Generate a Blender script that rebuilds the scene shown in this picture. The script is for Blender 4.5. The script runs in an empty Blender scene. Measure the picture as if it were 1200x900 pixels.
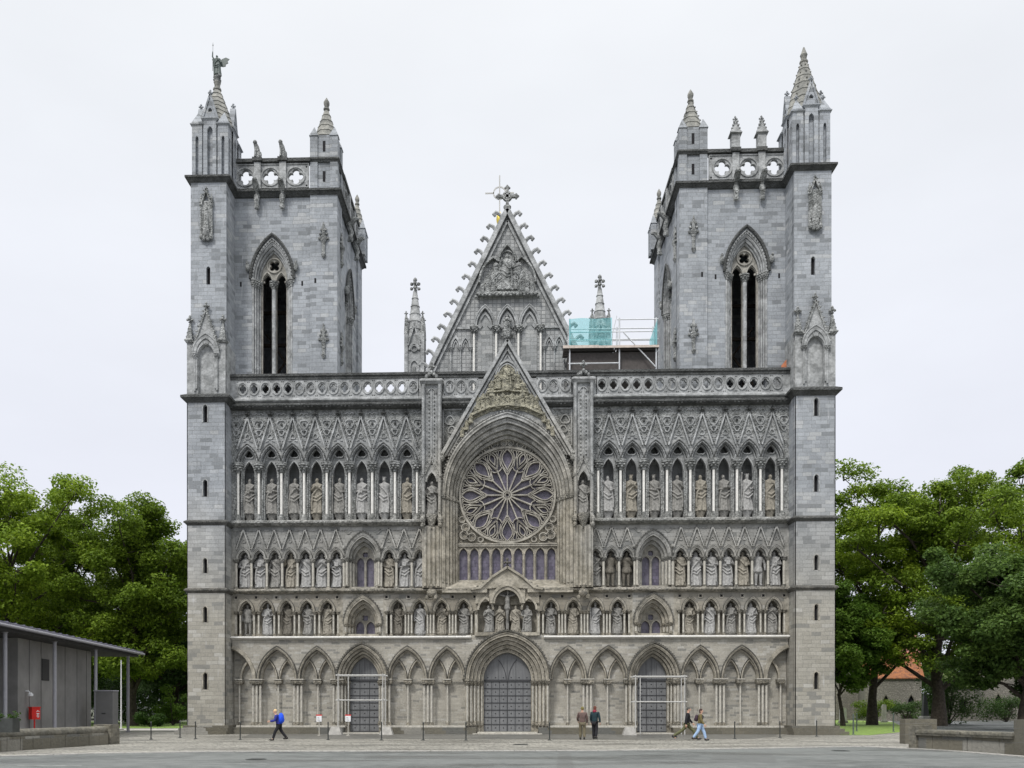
import bpy, bmesh, math, random
import numpy as np
from mathutils import Matrix, Vector
from mathutils.geometry import tessellate_polygon
C = bpy.context
scene = C.scene
COL = scene.collection
R = math.radians
PI = math.pi
rnd = random.Random(7)

# ------------------------------------------------------------------ camera
F, CX, CY, EYE, PP = 1050.0, -0.028, -56.76, 1.65, 559.17
TH = R(1.9)
cam = bpy.data.cameras.new('camera')
camo = bpy.data.objects.new('camera', cam)
COL.objects.link(camo)
camo.location = (CX, CY, EYE)
camo.rotation_euler = (R(90), 0, TH)
cam.sensor_width = 36
cam.lens = F * 36 / 1200
cam.shift_x = (600 - PP) / 1200
cam.shift_y = 380 / 1200
cam.clip_end = 4000
scene.camera = camo

def at(px, d):
    """ground position seen in pixel column px at distance d along the view axis"""
    u = (px - PP) / F * d
    return (CX - math.sin(TH) * d + math.cos(TH) * u, CY + math.cos(TH) * d + math.sin(TH) * u)

# ------------------------------------------------------------------ world and sun
SUN_EL, SUN_AZ = 48, 205      # azimuth: compass-like angle, sun stands behind the camera, a bit to the left
w = bpy.data.worlds.new('World')
scene.world = w
w.use_nodes = True
nt = w.node_tree
nt.nodes.clear()
N = nt.nodes.new
out = N('ShaderNodeOutputWorld')
bg = N('ShaderNodeBackground')
bg.inputs['Strength'].default_value = 0.1
sky = N('ShaderNodeTexSky')
sky.sky_type = 'NISHITA'
sky.sun_disc = False
sky.sun_elevation = R(SUN_EL)
sky.sun_rotation = R(SUN_AZ)
sky.dust_density = 3
tc = N('ShaderNodeTexCoord')
sep = N('ShaderNodeSeparateXYZ')
nt.links.new(tc.outputs['Generated'], sep.inputs[0])
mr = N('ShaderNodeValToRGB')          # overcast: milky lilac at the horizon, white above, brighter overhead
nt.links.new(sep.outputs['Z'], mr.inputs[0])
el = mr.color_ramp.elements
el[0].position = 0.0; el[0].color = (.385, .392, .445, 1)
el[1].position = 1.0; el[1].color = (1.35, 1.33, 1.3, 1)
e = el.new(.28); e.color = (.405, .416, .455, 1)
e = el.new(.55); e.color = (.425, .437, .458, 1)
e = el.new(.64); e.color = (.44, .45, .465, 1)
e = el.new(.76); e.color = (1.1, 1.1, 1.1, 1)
nz = N('ShaderNodeTexNoise')
mp = N('ShaderNodeMapping')
mp.inputs['Scale'].default_value = (1, 1, 2.6)
nt.links.new(tc.outputs['Generated'], mp.inputs[0])
nt.links.new(mp.outputs[0], nz.inputs['Vector'])
nz.inputs['Scale'].default_value = 2.3
nz.inputs['Detail'].default_value = 5
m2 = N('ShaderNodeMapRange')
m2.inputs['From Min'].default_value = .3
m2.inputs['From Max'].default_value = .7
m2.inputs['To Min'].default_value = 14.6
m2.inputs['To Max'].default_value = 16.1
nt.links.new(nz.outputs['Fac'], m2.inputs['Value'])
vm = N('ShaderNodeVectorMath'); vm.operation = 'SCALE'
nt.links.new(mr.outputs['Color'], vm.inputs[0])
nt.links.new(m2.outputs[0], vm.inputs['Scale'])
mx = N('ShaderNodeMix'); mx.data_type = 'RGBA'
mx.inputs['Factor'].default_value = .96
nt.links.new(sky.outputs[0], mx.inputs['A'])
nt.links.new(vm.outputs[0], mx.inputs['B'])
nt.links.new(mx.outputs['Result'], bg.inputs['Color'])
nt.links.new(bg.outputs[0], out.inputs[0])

sun = bpy.data.lights.new('sun', 'SUN')
sun.energy = 1.5
sun.angle = R(10)
sun.color = (1, .965, .92)
suno = bpy.data.objects.new('sun', sun)
COL.objects.link(suno)
# light comes from behind the camera, upper left
sd = Vector((-.42 * math.cos(R(SUN_EL)), -.9 * math.cos(R(SUN_EL)), math.sin(R(SUN_EL))))
suno.rotation_euler = sd.to_track_quat('Z', 'Y').to_euler()

vs = scene.view_settings
vs.view_transform = 'Standard'
vs.look = 'None'
vs.exposure = 0.47
vs.gamma = 1
vs.use_curve_mapping = False
scene.render.engine = 'CYCLES'
scene.cycles.max_bounces = 6
scene.cycles.transparent_max_bounces = 8

# ------------------------------------------------------------------ materials
def newmat(name):
    m = bpy.data.materials.new(name)
    m.use_nodes = True
    n = m.node_tree
    b = n.nodes['Principled BSDF']
    return m, n, b

class G:
    """tiny helper for node graphs"""
    def __init__(s, n): s.n = n
    def __call__(s, typ, ins=None, **props):
        x = s.n.nodes.new(typ)
        for k, v in props.items(): setattr(x, k, v)
        for k, v in (ins or {}).items():
            if isinstance(v, bpy.types.NodeSocket): s.n.links.new(v, x.inputs[k])
            else: x.inputs[k].default_value = v
        return x
    def mix(s, f, a, b, mode='MIX'):
        x = s.n.nodes.new('ShaderNodeMix'); x.data_type = 'RGBA'; x.blend_type = mode
        for k, v in (('Factor', f), ('A', a), ('B', b)):
            i = [q for q in x.inputs if q.name == k and (q.type == ('VALUE' if k == 'Factor' else 'RGBA'))][0]
            if isinstance(v, bpy.types.NodeSocket): s.n.links.new(v, i)
            else: i.default_value = v if not isinstance(v, tuple) or len(v) == 4 else (*v, 1)
        return [o for o in x.outputs if o.type == 'RGBA'][0]
    def ramp(s, f, p0, p1, c0=(0, 0, 0, 1), c1=(1, 1, 1, 1)):
        if p0 > p1: p0, p1, c0, c1 = p1, p0, c1, c0
        x = s.n.nodes.new('ShaderNodeValToRGB')
        x.color_ramp.elements[0].position = p0; x.color_ramp.elements[0].color = c0
        x.color_ramp.elements[1].position = p1; x.color_ramp.elements[1].color = c1
        s.n.links.new(f, x.inputs[0])
        return x.outputs[0]

def c3(*a): return (*a, 1)

def stone(name, up1, up2, lo1, lo2, brick=(.66, .28), mortar=None, streak=.3, grime=.35, bump=.35, carved=0, rough=.85, grid=0):
    """coursed soapstone; (up1, up2) colours of the upper storeys, (lo1, lo2) the warmer stone lower down"""
    m, n, b = newmat(name)
    g = G(n)
    pos = g('ShaderNodeNewGeometry').outputs['Position']
    sp = g('ShaderNodeSeparateXYZ', {0: pos})
    u = g('ShaderNodeMath', {0: sp.outputs['X'], 1: sp.outputs['Y']}, operation='ADD').outputs[0]
    wob = g('ShaderNodeTexNoise', {'Vector': pos, 'Scale': .9, 'Detail': 2})
    zz = g('ShaderNodeMath', {0: wob.outputs['Fac'], 1: .12, 2: sp.outputs['Z']}, operation='MULTIPLY_ADD').outputs[0]
    uv = g('ShaderNodeCombineXYZ', {0: u, 1: zz})
    nbig = g('ShaderNodeTexNoise', {'Vector': pos, 'Scale': .22, 'Detail': 6, 'Roughness': .62})
    nmid = g('ShaderNodeTexNoise', {'Vector': pos, 'Scale': 1.6, 'Detail': 6, 'Roughness': .6})
    nfin = g('ShaderNodeTexNoise', {'Vector': pos, 'Scale': 9, 'Detail': 5, 'Roughness': .65})
    zf = g('ShaderNodeMath', {0: nbig.outputs['Fac'], 1: 7.0, 2: sp.outputs['Z']}, operation='MULTIPLY_ADD').outputs[0]
    axx = g('ShaderNodeMath', {0: sp.outputs['X']}, operation='ABSOLUTE').outputs[0]      # the middle bay is built of warmer stone
    warm = g('ShaderNodeMapRange', {'Value': axx, 'From Min': 4.0, 'From Max': 6.2, 'To Min': -6.5, 'To Max': 0}).outputs[0]
    warm = g('ShaderNodeMath', {0: warm, 1: g('ShaderNodeMapRange', {'Value': sp.outputs['Z'], 'From Min': 20, 'From Max': 23, 'To Min': 1, 'To Max': 0}).outputs[0]}, operation='MULTIPLY').outputs[0]
    zf = g('ShaderNodeMath', {0: zf, 1: warm}, operation='ADD').outputs[0]
    zf = g('ShaderNodeMapRange', {'Value': zf, 'From Min': 10.5, 'From Max': 19.5}).outputs[0]
    cA = g.mix(zf, c3(*lo1), c3(*up1))
    cB = g.mix(zf, c3(*lo2), c3(*up2))
    if carved:
        col = g.mix(g.ramp(nmid.outputs['Fac'], .35, .65), cA, cB)
        h = None
        vc_ = g('ShaderNodeTexVoronoi', {'Vector': pos, 'Scale': carved * .75}, feature='SMOOTH_F1')
        col = g.mix(g('ShaderNodeMath', {0: g.ramp(vc_.outputs['Distance'], .38, .62), 1: .55 if carved > 8 else .28}, operation='MULTIPLY').outputs[0], col, c3(.07, .072, .07))
    else:
        br = g('ShaderNodeTexBrick', {'Vector': uv.outputs[0], 'Color1': (0, 0, 0, 1), 'Color2': (1, 1, 1, 1), 'Mortar': (.5, .5, .5, 1),
                                      'Scale': 1, 'Mortar Size': .012 if not grid else .03, 'Mortar Smooth': .3, 'Bias': 0,
                                      'Brick Width': brick[0], 'Row Height': brick[1]}, offset=.5 if not grid else 0, offset_frequency=2, squash=1.35 if not grid else 1, squash_frequency=3)
        br2 = g('ShaderNodeTexBrick', {'Vector': uv.outputs[0], 'Color1': (0, 0, 0, 1), 'Color2': (1, 1, 1, 1), 'Mortar': (.5, .5, .5, 1),
                                       'Scale': 1, 'Mortar Size': .0, 'Brick Width': brick[0] * 2.7, 'Row Height': brick[1] * 3}, offset=.37)
        f = g.mix(.2, br.outputs['Color'], br2.outputs['Color'])
        f = g.mix(.3, f, g.ramp(nmid.outputs['Fac'], .3, .7))
        f = g.mix(.2, f, (.5, .5, .5))
        col = g.mix(f, cA, cB)
        mo = mortar or (.2, .2, .19)
        col = g.mix(g('ShaderNodeMath', {0: br.outputs['Fac'], 1: .55}, operation='MULTIPLY').outputs[0], col, c3(*mo))
        h = br.outputs['Fac']
        # now and then a freshly replaced pale block or a dark one
        col = g.mix(g('ShaderNodeMath', {0: g.ramp(br.outputs['Color'], .88, .93), 1: .35}, operation='MULTIPLY').outputs[0], col, c3(.52, .52, .5))
        col = g.mix(g('ShaderNodeMath', {0: g.ramp(br.outputs['Color'], .13, .09), 1: .45}, operation='MULTIPLY').outputs[0], col, c3(.15, .16, .165))
    # soot and lichen blotches, fine grain
    gr = g.ramp(nbig.outputs['Fac'], .42, .68)
    col = g.mix(g('ShaderNodeMath', {0: gr, 1: grime}, operation='MULTIPLY').outputs[0], col, g.mix(.5, col, c3(.09, .095, .09)), 'MIX')
    col = g.mix(g('ShaderNodeMath', {0: g.ramp(nfin.outputs['Fac'], .4, .75), 1: .3}, operation='MULTIPLY').outputs[0], col, c3(.08, .085, .08))
    # rain streaks: pale lime runs and dark runs, stretched down the wall
    sv = g('ShaderNodeCombineXYZ', {0: g('ShaderNodeMath', {0: u, 1: 3.2}, operation='MULTIPLY').outputs[0], 1: g('ShaderNodeMath', {0: sp.outputs['Z'], 1: .42}, operation='MULTIPLY').outputs[0]})
    ns = g('ShaderNodeTexNoise', {'Vector': sv.outputs[0], 'Scale': 1.0, 'Detail': 5, 'Roughness': .6})
    pale = g('ShaderNodeMath', {0: g.ramp(ns.outputs['Fac'], .62, .76), 1: streak}, operation='MULTIPLY').outputs[0]
    col = g.mix(pale, col, c3(.62, .64, .66))
    dark = g('ShaderNodeMath', {0: g.ramp(ns.outputs['Fac'], .40, .26), 1: .4}, operation='MULTIPLY').outputs[0]
    col = g.mix(dark, col, c3(.12, .125, .125))
    n.links.new(col, b.inputs['Base Color'])
    b.inputs['Roughness'].default_value = rough
    b.inputs['Specular IOR Level'].default_value = .3
    hh = nfin.outputs['Fac']
    if carved:
        vo = g('ShaderNodeTexVoronoi', {'Vector': pos, 'Scale': carved})
        hh = g('ShaderNodeMath', {0: vo.outputs['Distance'], 1: 1.3, 2: hh}, operation='MULTIPLY_ADD').outputs[0]
    bp = g('ShaderNodeBump', {'Height': hh, 'Strength': bump, 'Distance': .05})
    if h is not None:
        bp2 = g('ShaderNodeBump', {'Height': h, 'Strength': .5, 'Distance': .03, 'Normal': bp.outputs[0]}, invert=True)
        bp = bp2
    n.links.new(bp.outputs[0], b.inputs['Normal'])
    return m

def plain(name, col, rough=.7, var=.25, scale=6, metal=0, bump=.15, spec=.4, col2=None):
    m, n, b = newmat(name)
    g = G(n)
    tcn = g('ShaderNodeTexCoord').outputs['Object']
    nn = g('ShaderNodeTexNoise', {'Vector': tcn, 'Scale': scale, 'Detail': 6, 'Roughness': .62})
    c2 = col2 or tuple(x * (1 - var * 1.6) for x in col)
    cc = g.mix(g.ramp(nn.outputs['Fac'], .35, .68), c3(*col), c3(*c2))
    n.links.new(cc, b.inputs['Base Color'])
    b.inputs['Roughness'].default_value = rough
    b.inputs['Metallic'].default_value = metal
    b.inputs['Specular IOR Level'].default_value = spec
    if bump:
        bp = g('ShaderNodeBump', {'Height': nn.outputs['Fac'], 'Strength': bump, 'Distance': .03})
        n.links.new(bp.outputs[0], b.inputs['Normal'])
    return m

M = {}
M['ashlar'] = stone('soapstone_ashlar', (.235, .255, .28), (.49, .52, .555), (.25, .238, .20), (.47, .45, .395), brick=(.56, .25), streak=.4, grime=.6)
M['ashlar_dark'] = stone('soapstone_ashlar_facade', (.22, .23, .23), (.48, .495, .50), (.215, .195, .155), (.42, .385, .315), brick=(.55, .26), streak=.2, grime=.6)
M['rubble'] = stone('coursed_rubble', (.30, .30, .28), (.5, .5, .47), (.27, .252, .21), (.54, .515, .45), brick=(.42, .15), streak=.2, grime=.6, bump=.7, mortar=(.42, .41, .38))
M['trim'] = stone('dressed_mouldings', (.25, .26, .262), (.52, .535, .54), (.235, .215, .17), (.48, .445, .37), carved=7, bump=.3, streak=.1)
M['carved'] = stone('carved_stone', (.19, .20, .198), (.50, .515, .51), (.17, .155, .12), (.42, .385, .315), carved=11, bump=.9, streak=.15, grime=.5)
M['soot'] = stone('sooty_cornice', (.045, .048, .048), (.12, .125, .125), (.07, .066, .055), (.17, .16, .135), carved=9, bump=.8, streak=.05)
M['diaper'] = stone('diapered_gable', (.27, .28, .28), (.48, .49, .49), (.2, .2, .2), (.3, .3, .3), brick=(.30, .27), grid=1, mortar=(.09, .095, .1))
M['ochre'] = stone('ochre_relief', (.27, .26, .20), (.47, .45, .35), (.3, .28, .2), (.5, .46, .36), carved=10, bump=.8, streak=.1)
M['spire_stone'] = stone('lichened_spire_stone', (.17, .175, .165), (.36, .355, .32), (.2, .2, .18), (.4, .4, .35), carved=7, bump=.4, streak=.25)
M['tracery'] = stone('pale_tracery_stone', (.30, .29, .26), (.50, .485, .44), (.30, .28, .24), (.50, .475, .41), carved=7, bump=.2, streak=.0, grime=.2)
M['greystone'] = stone('mossy_bench_stone', (.14, .135, .11), (.22, .21, .175), (.10, .092, .068), (.20, .185, .145), brick=(1.0, .5), streak=.05, grime=.7, bump=.9, rough=.9)
M['benchstone'] = stone('weathered_bench_slab', (.14, .135, .11), (.22, .21, .175), (.10, .094, .072), (.21, .195, .155), carved=6, streak=.05, grime=.7, bump=.6)
M['marble'] = plain('pale_marble', (.78, .77, .73), .45, .14, 5, spec=.5)
M['shaft'] = plain('weathered_marble', (.52, .50, .44), .55, .25, 6)
M['statue_pale'] = plain('pale_statue_stone', (.43, .43, .42), .8, .3, 9, bump=.5)
M['statue_grey'] = plain('grey_statue_stone', (.31, .305, .285), .85, .35, 9, bump=.5)
M['statue_tan'] = plain('tan_statue_stone', (.36, .335, .28), .85, .35, 9, bump=.5)
M['statue_dark'] = plain('dark_statue_stone', (.20, .185, .155), .85, .35, 9, bump=.5)
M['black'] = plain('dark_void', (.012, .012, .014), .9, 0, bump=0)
M['lead'] = plain('lead_roof', (.19, .20, .21), .6, .25, 2)
M['copper'] = plain('green_copper', (.22, .33, .29), .6, .25, 2)
M['gold'] = plain('gilded_metal', (.75, .58, .12), .3, .1, metal=1)
M['bronze'] = plain('bronze', (.12, .15, .14), .5, .3)
M['steel'] = plain('galvanised_tube', (.62, .64, .66), .4, .1, metal=.3)
M['whitepaint'] = plain('white_painted_tube', (.52, .52, .50), .5, .12)
M['board'] = plain('scaffold_board', (.60, .52, .46), .7, .2)
M['darkboard'] = plain('dark_scaffold_board', (.10, .09, .085), .8, .2)
M['iron'] = plain('black_iron', (.05, .055, .052), .5, .2)
M['orange'] = plain('orange_board', (.6, .22, .11), .7, .2)
M['red'] = plain('red_enamel', (.62, .02, .015), .4, .1)
M['white'] = plain('white_sheet', (.78, .79, .8), .5, .05)
M['concrete'] = plain('concrete', (.45, .44, .41), .9, .25, 4)
M['bark'] = plain('bark', (.075, .062, .048), .95, .4, 5, bump=.8)

def glass_mat():
    m, n, b = newmat('leaded_glass')
    g = G(n)
    pos = g('ShaderNodeNewGeometry').outputs['Position']
    sp = g('ShaderNodeSeparateXYZ', {0: pos})
    uv = g('ShaderNodeCombineXYZ', {0: sp.outputs['X'], 1: sp.outputs['Z']})
    br = g('ShaderNodeTexBrick', {'Vector': uv.outputs[0], 'Color1': c3(.06, .05, .085), 'Color2': c3(.16, .14, .205), 'Mortar': c3(.04, .04, .05),
                                  'Scale': 1, 'Mortar Size': .012, 'Brick Width': .2, 'Row Height': .22})
    nn = g('ShaderNodeTexNoise', {'Vector': pos, 'Scale': 3.5, 'Detail': 4})
    cc = g.mix(g.ramp(nn.outputs['Fac'], .35, .7), br.outputs['Color'], c3(.15, .14, .18))
    n.links.new(cc, b.inputs['Base Color'])
    b.inputs['Roughness'].default_value = .3
    bp = g('ShaderNodeBump', {'Height': nn.outputs['Fac'], 'Strength': .25, 'Distance': .03})
    n.links.new(bp.outputs[0], b.inputs['Normal'])
    return m
M['glass'] = glass_mat()

def door_mat():
    m, n, b = newmat('grey_oak_door')
    g = G(n)
    pos = g('ShaderNodeTexCoord').outputs['Object']
    mpp = g('ShaderNodeMapping', {'Vector': pos, 'Scale': (9, 1, .6)})
    nn = g('ShaderNodeTexNoise', {'Vector': mpp.outputs[0], 'Scale': 2.2, 'Detail': 6})
    cc = g.mix(g.ramp(nn.outputs['Fac'], .3, .7), c3(.12, .125, .13), c3(.19, .195, .20))
    n.links.new(cc, b.inputs['Base Color'])
    b.inputs['Roughness'].default_value = .6
    return m
M['door'] = door_mat()

# ------------------------------------------------------------------ mesh builder
class MB:
    def __init__(s, Mx=None):
        s.v = []; s.f = []; s.mi = []; s.m = 0; s.M = Mx
    def add(s, vs_, fs_):
        o = len(s.v)
        if s.M is not None:
            vs_ = [tuple(s.M @ Vector(p)) for p in vs_]
        s.v += vs_
        s.f += [tuple(i + o for i in f) for f in fs_]
        s.mi += [s.m] * len(fs_)
        return s
    def box(s, x0, x1, y0, y1, z0, z1):
        return s.add([(x0, y0, z0), (x1, y0, z0), (x1, y1, z0), (x0, y1, z0), (x0, y0, z1), (x1, y0, z1), (x1, y1, z1), (x0, y1, z1)],
                     [(0, 1, 5, 4), (1, 2, 6, 5), (2, 3, 7, 6), (3, 0, 4, 7), (4, 5, 6, 7), (3, 2, 1, 0)])
    def frustum(s, x0, x1, y0, y1, z0, z1, k=0.0, kx=None):
        """box whose top shrinks to the share k"""
        mx_, my = (x0 + x1) / 2, (y0 + y1) / 2
        kx = k if kx is None else kx
        a, b = (x1 - x0) / 2 * kx, (y1 - y0) / 2 * k
        return s.add([(x0, y0, z0), (x1, y0, z0), (x1, y1, z0), (x0, y1, z0), (mx_ - a, my - b, z1), (mx_ + a, my - b, z1), (mx_ + a, my + b, z1), (mx_ - a, my + b, z1)],
                     [(0, 1, 5, 4), (1, 2, 6, 5), (2, 3, 7, 6), (3, 0, 4, 7), (4, 5, 6, 7), (3, 2, 1, 0)])
    def cornice(s, x0, x1, y0, y1, z0, z1, o):
        """moulded ledge round a block: undercut below, sloping top"""
        zm = z0 + (z1 - z0) * .45
        zt = z0 + (z1 - z0) * .7
        pr = [(0, z0), (o * .75, zm), (o, zm), (o, zt), (0, z1)]
        vs_, fs_ = [], []
        for k, (q, z) in enumerate(pr):
            vs_ += [(x0 - q, y0 - q, z), (x1 + q, y0 - q, z), (x1 + q, y1 + q, z), (x0 - q, y1 + q, z)]
            if k:
                for j in range(4):
                    a = (k - 1) * 4
                    fs_.append((a + j, a + (j + 1) % 4, a + 4 + (j + 1) % 4, a + 4 + j))
        fs_.append((0, 1, 2, 3)); t = (len(pr) - 1) * 4
        fs_.append((t, t + 1, t + 2, t + 3))
        return s.add(vs_, fs_)
    def plate(s, outer, holes, y0, y1, rim=True, back=False):
        loops = [outer] + list(holes)
        pts = [p for l in loops for p in l]
        tri = tessellate_polygon([[Vector((p[0], p[1], 0)) for p in l] for l in loops])
        n = len(pts)
        vs_ = [(p[0], y0, p[1]) for p in pts]
        fs_ = [tuple(t) for t in tri]
        if back:
            vs_ += [(p[0], y1, p[1]) for p in pts]
            fs_ += [tuple(i + n for i in reversed(t)) for t in tri]
        s.add(vs_, fs_)
        st = 0
        for k, l in enumerate(loops):
            if k > 0 or rim: s.wall(l, y0, y1, True)
        return s
    def wall(s, l, y0, y1, closed=False):
        n = len(l)
        vs_ = [(p[0], y0, p[1]) for p in l] + [(p[0], y1, p[1]) for p in l]
        k = n if closed else n - 1
        return s.add(vs_, [(i, (i + 1) % n, n + (i + 1) % n, n + i) for i in range(k)])
    def ring(s, inn, out_, y0, y1, closed=False, back=False):
        n = len(inn)
        k = n if closed else n - 1
        vs_ = [(p[0], y0, p[1]) for p in inn] + [(p[0], y0, p[1]) for p in out_]
        s.add(vs_, [(i, (i + 1) % n, n + (i + 1) % n, n + i) for i in range(k)])
        s.wall(inn, y0, y1, closed)
        s.wall(out_, y0, y1, closed)
        return s
    def bar(s, pts, w_, y0, y1, closed=False):
        n = len(pts)
        L, Rr = [], []
        for i in range(n):
            if closed: a, b = pts[i - 1], pts[(i + 1) % n]
            else: a, b = pts[max(i - 1, 0)], pts[min(i + 1, n - 1)]
            dx, dz = b[0] - a[0], b[1] - a[1]
            q = math.hypot(dx, dz) or 1
            nx, nz_ = -dz / q * w_ / 2, dx / q * w_ / 2
            L.append((pts[i][0] + nx, pts[i][1] + nz_)); Rr.append((pts[i][0] - nx, pts[i][1] - nz_))
        s.ring(L, Rr, y0, y1, closed)
        if not closed:
            for i in (0, n - 1):
                s.add([(L[i][0], y0, L[i][1]), (Rr[i][0], y0, Rr[i][1]), (Rr[i][0], y1, Rr[i][1]), (L[i][0], y1, L[i][1])], [(0, 1, 2, 3)])
        return s
    def tube(s, pts, r, n=6, cap=True):
        P = [Vector(p) for p in pts]
        rs = r if isinstance(r, (list, tuple)) else [r] * len(P)
        vs_, fs_ = [], []
        up = Vector((0, 0, 1))
        ref = None
        for i, p in enumerate(P):
            d = (P[min(i + 1, len(P) - 1)] - P[max(i - 1, 0)])
            d = d.normalized() if d.length > 1e-9 else up
            if ref is None:
                ref = d.cross(up)
                if ref.length < .2: ref = d.cross(Vector((1, 0, 0)))
            ref = (ref - d * ref.dot(d))
            ref = ref.normalized() if ref.length > 1e-6 else d.orthogonal().normalized()
            b = d.cross(ref)
            for k in range(n):
                a = 2 * PI * k / n
                vs_.append(tuple(p + (ref * math.cos(a) + b * math.sin(a)) * rs[i]))
        for i in range(len(P) - 1):
            for k in range(n):
                fs_.append((i * n + k, i * n + (k + 1) % n, (i + 1) * n + (k + 1) % n, (i + 1) * n + k))
        if cap:
            fs_.append(tuple(range(n - 1, -1, -1))); fs_.append(tuple((len(P) - 1) * n + k for k in range(n)))
        return s.add(vs_, fs_)
    def lathe(s, cx, cy, prof, n=10, rot=0, flat=1.0):
        vs_, fs_ = [], []
        for r, z in prof:
            for k in range(n):
                a = 2 * PI * k / n + rot
                vs_.append((cx + r * math.cos(a), cy + r * math.sin(a) * flat, z))
        for i in range(len(prof) - 1):
            for k in range(n):
                fs_.append((i * n + k, i * n + (k + 1) % n, (i + 1) * n + (k + 1) % n, (i + 1) * n + k))
        fs_.append(tuple(range(n - 1, -1, -1))); fs_.append(tuple((len(prof) - 1) * n + k for k in range(n)))
        return s.add(vs_, fs_)
    def blob(s, x, y, z, rx, ry=None, rz=None, n=6, m=4):
        ry = rx if ry is None else ry; rz = rx if rz is None else rz
        vs_, fs_ = [(x, y, z - rz)], []
        for i in range(1, m):
            t = -PI / 2 + PI * i / m
            for k in range(n):
                a = 2 * PI * k / n
                vs_.append((x + rx * math.cos(t) * math.cos(a), y + ry * math.cos(t) * math.sin(a), z + rz * math.sin(t)))
        vs_.append((x, y, z + rz))
        for k in range(n): fs_.append((0, 1 + (k + 1) % n, 1 + k))
        for i in range(m - 2):
            for k in range(n):
                a = 1 + i * n
                fs_.append((a + k, a + (k + 1) % n, a + n + (k + 1) % n, a + n + k))
        t = len(vs_) - 1; a = 1 + (m - 2) * n
        for k in range(n): fs_.append((a + k, a + (k + 1) % n, t))
        return s.add(vs_, fs_)
    def mesh(s, name, mats, smooth=True, ang=42):
        me = bpy.data.meshes.new(name)
        me.from_pydata(s.v, [], s.f)
        if not isinstance(mats, (list, tuple)): mats = [mats]
        for m in mats: me.materials.append(M[m] if isinstance(m, str) else m)
        if len(mats) > 1: me.polygons.foreach_set('material_index', s.mi)
        bm = bmesh.new(); bm.from_mesh(me)
        bmesh.ops.recalc_face_normals(bm, faces=bm.faces)
        bm.to_mesh(me); bm.free()
        if smooth:
            me.polygons.foreach_set('use_smooth', [True] * len(me.polygons))
            me.set_sharp_from_angle(angle=R(ang))
        return me
    def build(s, name, mats, parent=None, loc=None, **k):
        return link(name, s.mesh(name, mats, **k), parent, loc)

def sides(mb, name, mats, parent, cuts=(0,), **k):
    """one object per stretch of the front (cut at the given x), so that left and right are parts of their own"""
    out_ = []
    edges_ = [-1e9] + list(cuts) + [1e9]
    cxs = [sum(mb.v[i][0] for i in f) / len(f) for f in mb.f]
    for q in range(len(edges_) - 1):
        idx = [j for j, x in enumerate(cxs) if edges_[q] <= x < edges_[q + 1]]
        if not idx: out_.append(None); continue
        used = sorted({i for j in idx for i in mb.f[j]}); mp_ = {a: b for b, a in enumerate(used)}
        n_ = MB(); n_.v = [mb.v[i] for i in used]; n_.f = [tuple(mp_[i] for i in mb.f[j]) for j in idx]; n_.mi = [mb.mi[j] for j in idx]
        pa_ = parent[q] if isinstance(parent, list) else parent
        out_.append(n_.build(name, mats, pa_, **k))
    return out_
def link(name, data, parent=None, loc=None):
    o = bpy.data.objects.new(name, data)
    COL.objects.link(o)
    if parent: o.parent = parent
    if loc: o.location = loc
    return o
def tag(o, label=None, cat=None, group=None, kind=None):
    if label: o['label'] = label
    if cat: o['category'] = cat
    if group: o['group'] = group
    if kind: o['kind'] = kind
    return o
def empty(name, loc=(0, 0, 0), parent=None, rz=0):
    o = link(name, None, parent, loc)
    o.rotation_euler.z = rz
    return o
def copy_tree(o, parent=None):
    c = o.copy(); COL.objects.link(c); c.parent = parent
    for ch in list(o.children): copy_tree(ch, c)
    return c

# ------------------------------------------------------------------ gothic helpers
def arc(cx, zs, a, r, n=10):
    """pointed arch, left springing to apex to right springing; r >= a"""
    Rr = (a * a + r * r) / (2 * a)
    k = Rr - a
    t1 = math.atan2(r, -k)
    L = [(cx + k + Rr * math.cos(PI + (t1 - PI) * i / n), zs + Rr * math.sin(PI + (t1 - PI) * i / n)) for i in range(n + 1)]
    L[-1] = (cx, zs + r)
    return L + [(2 * cx - p[0], p[1]) for p in reversed(L[:-1])]
def opening(cx, z0, zs, a, r, n=10):
    return [(cx - a, z0)] + arc(cx, zs, a, r, n) + [(cx + a, z0)]
def circle(cx, cz, r, n=16, ph=0):
    return [(cx + r * math.cos(2 * PI * k / n + ph), cz + r * math.sin(2 * PI * k / n + ph)) for k in range(n)]
def foil(cx, cz, r, lobes=4, n=28, ph=0, depth=.3):
    """quatrefoil / trefoil outline"""
    o = []
    for k in range(n):
        a = 2 * PI * k / n
        q = abs(math.cos(lobes * (a - ph) / 2))
        o.append((cx + r * (1 - depth + depth * q ** .6) * math.cos(a), cz + r * (1 - depth + depth * q ** .6) * math.sin(a)))
    return o
def arch_tile(mb, x0, x1, z0, z1, cx, zs, a, r, y0, y1, holes=(), n=10):
    o = opening(cx, z0, zs, a, r, n)
    outer = [(x0, z0)] + o + [(x1, z0), (x1, z1), (x0, z1)]
    mb.plate(outer, [], y0, y1, rim=False) if not holes else mb.plate(outer, list(holes), y0, y1, rim=False)
    mb.wall(o, y0, y1)
def ring_arch(mb, cx, z0, zs, ai, ri, ao, ro, y0, y1, n=10):
    mb.ring(opening(cx, z0, zs, ai, ri, n), opening(cx, z0, zs, ao, ro, n), y0, y1)
def arch_band(mb, cx, zs, ai, ri, ao, ro, y0, y1, n=10):
    mb.ring(arc(cx, zs, ai, ri, n), arc(cx, zs, ao, ro, n), y0, y1)
def roll(mb, cx, zs, a, r, y, rad, n=10, m=6):
    mb.tube([(p[0], y, p[1]) for p in arc(cx, zs, a, r, n)], rad, m, cap=False)
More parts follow.
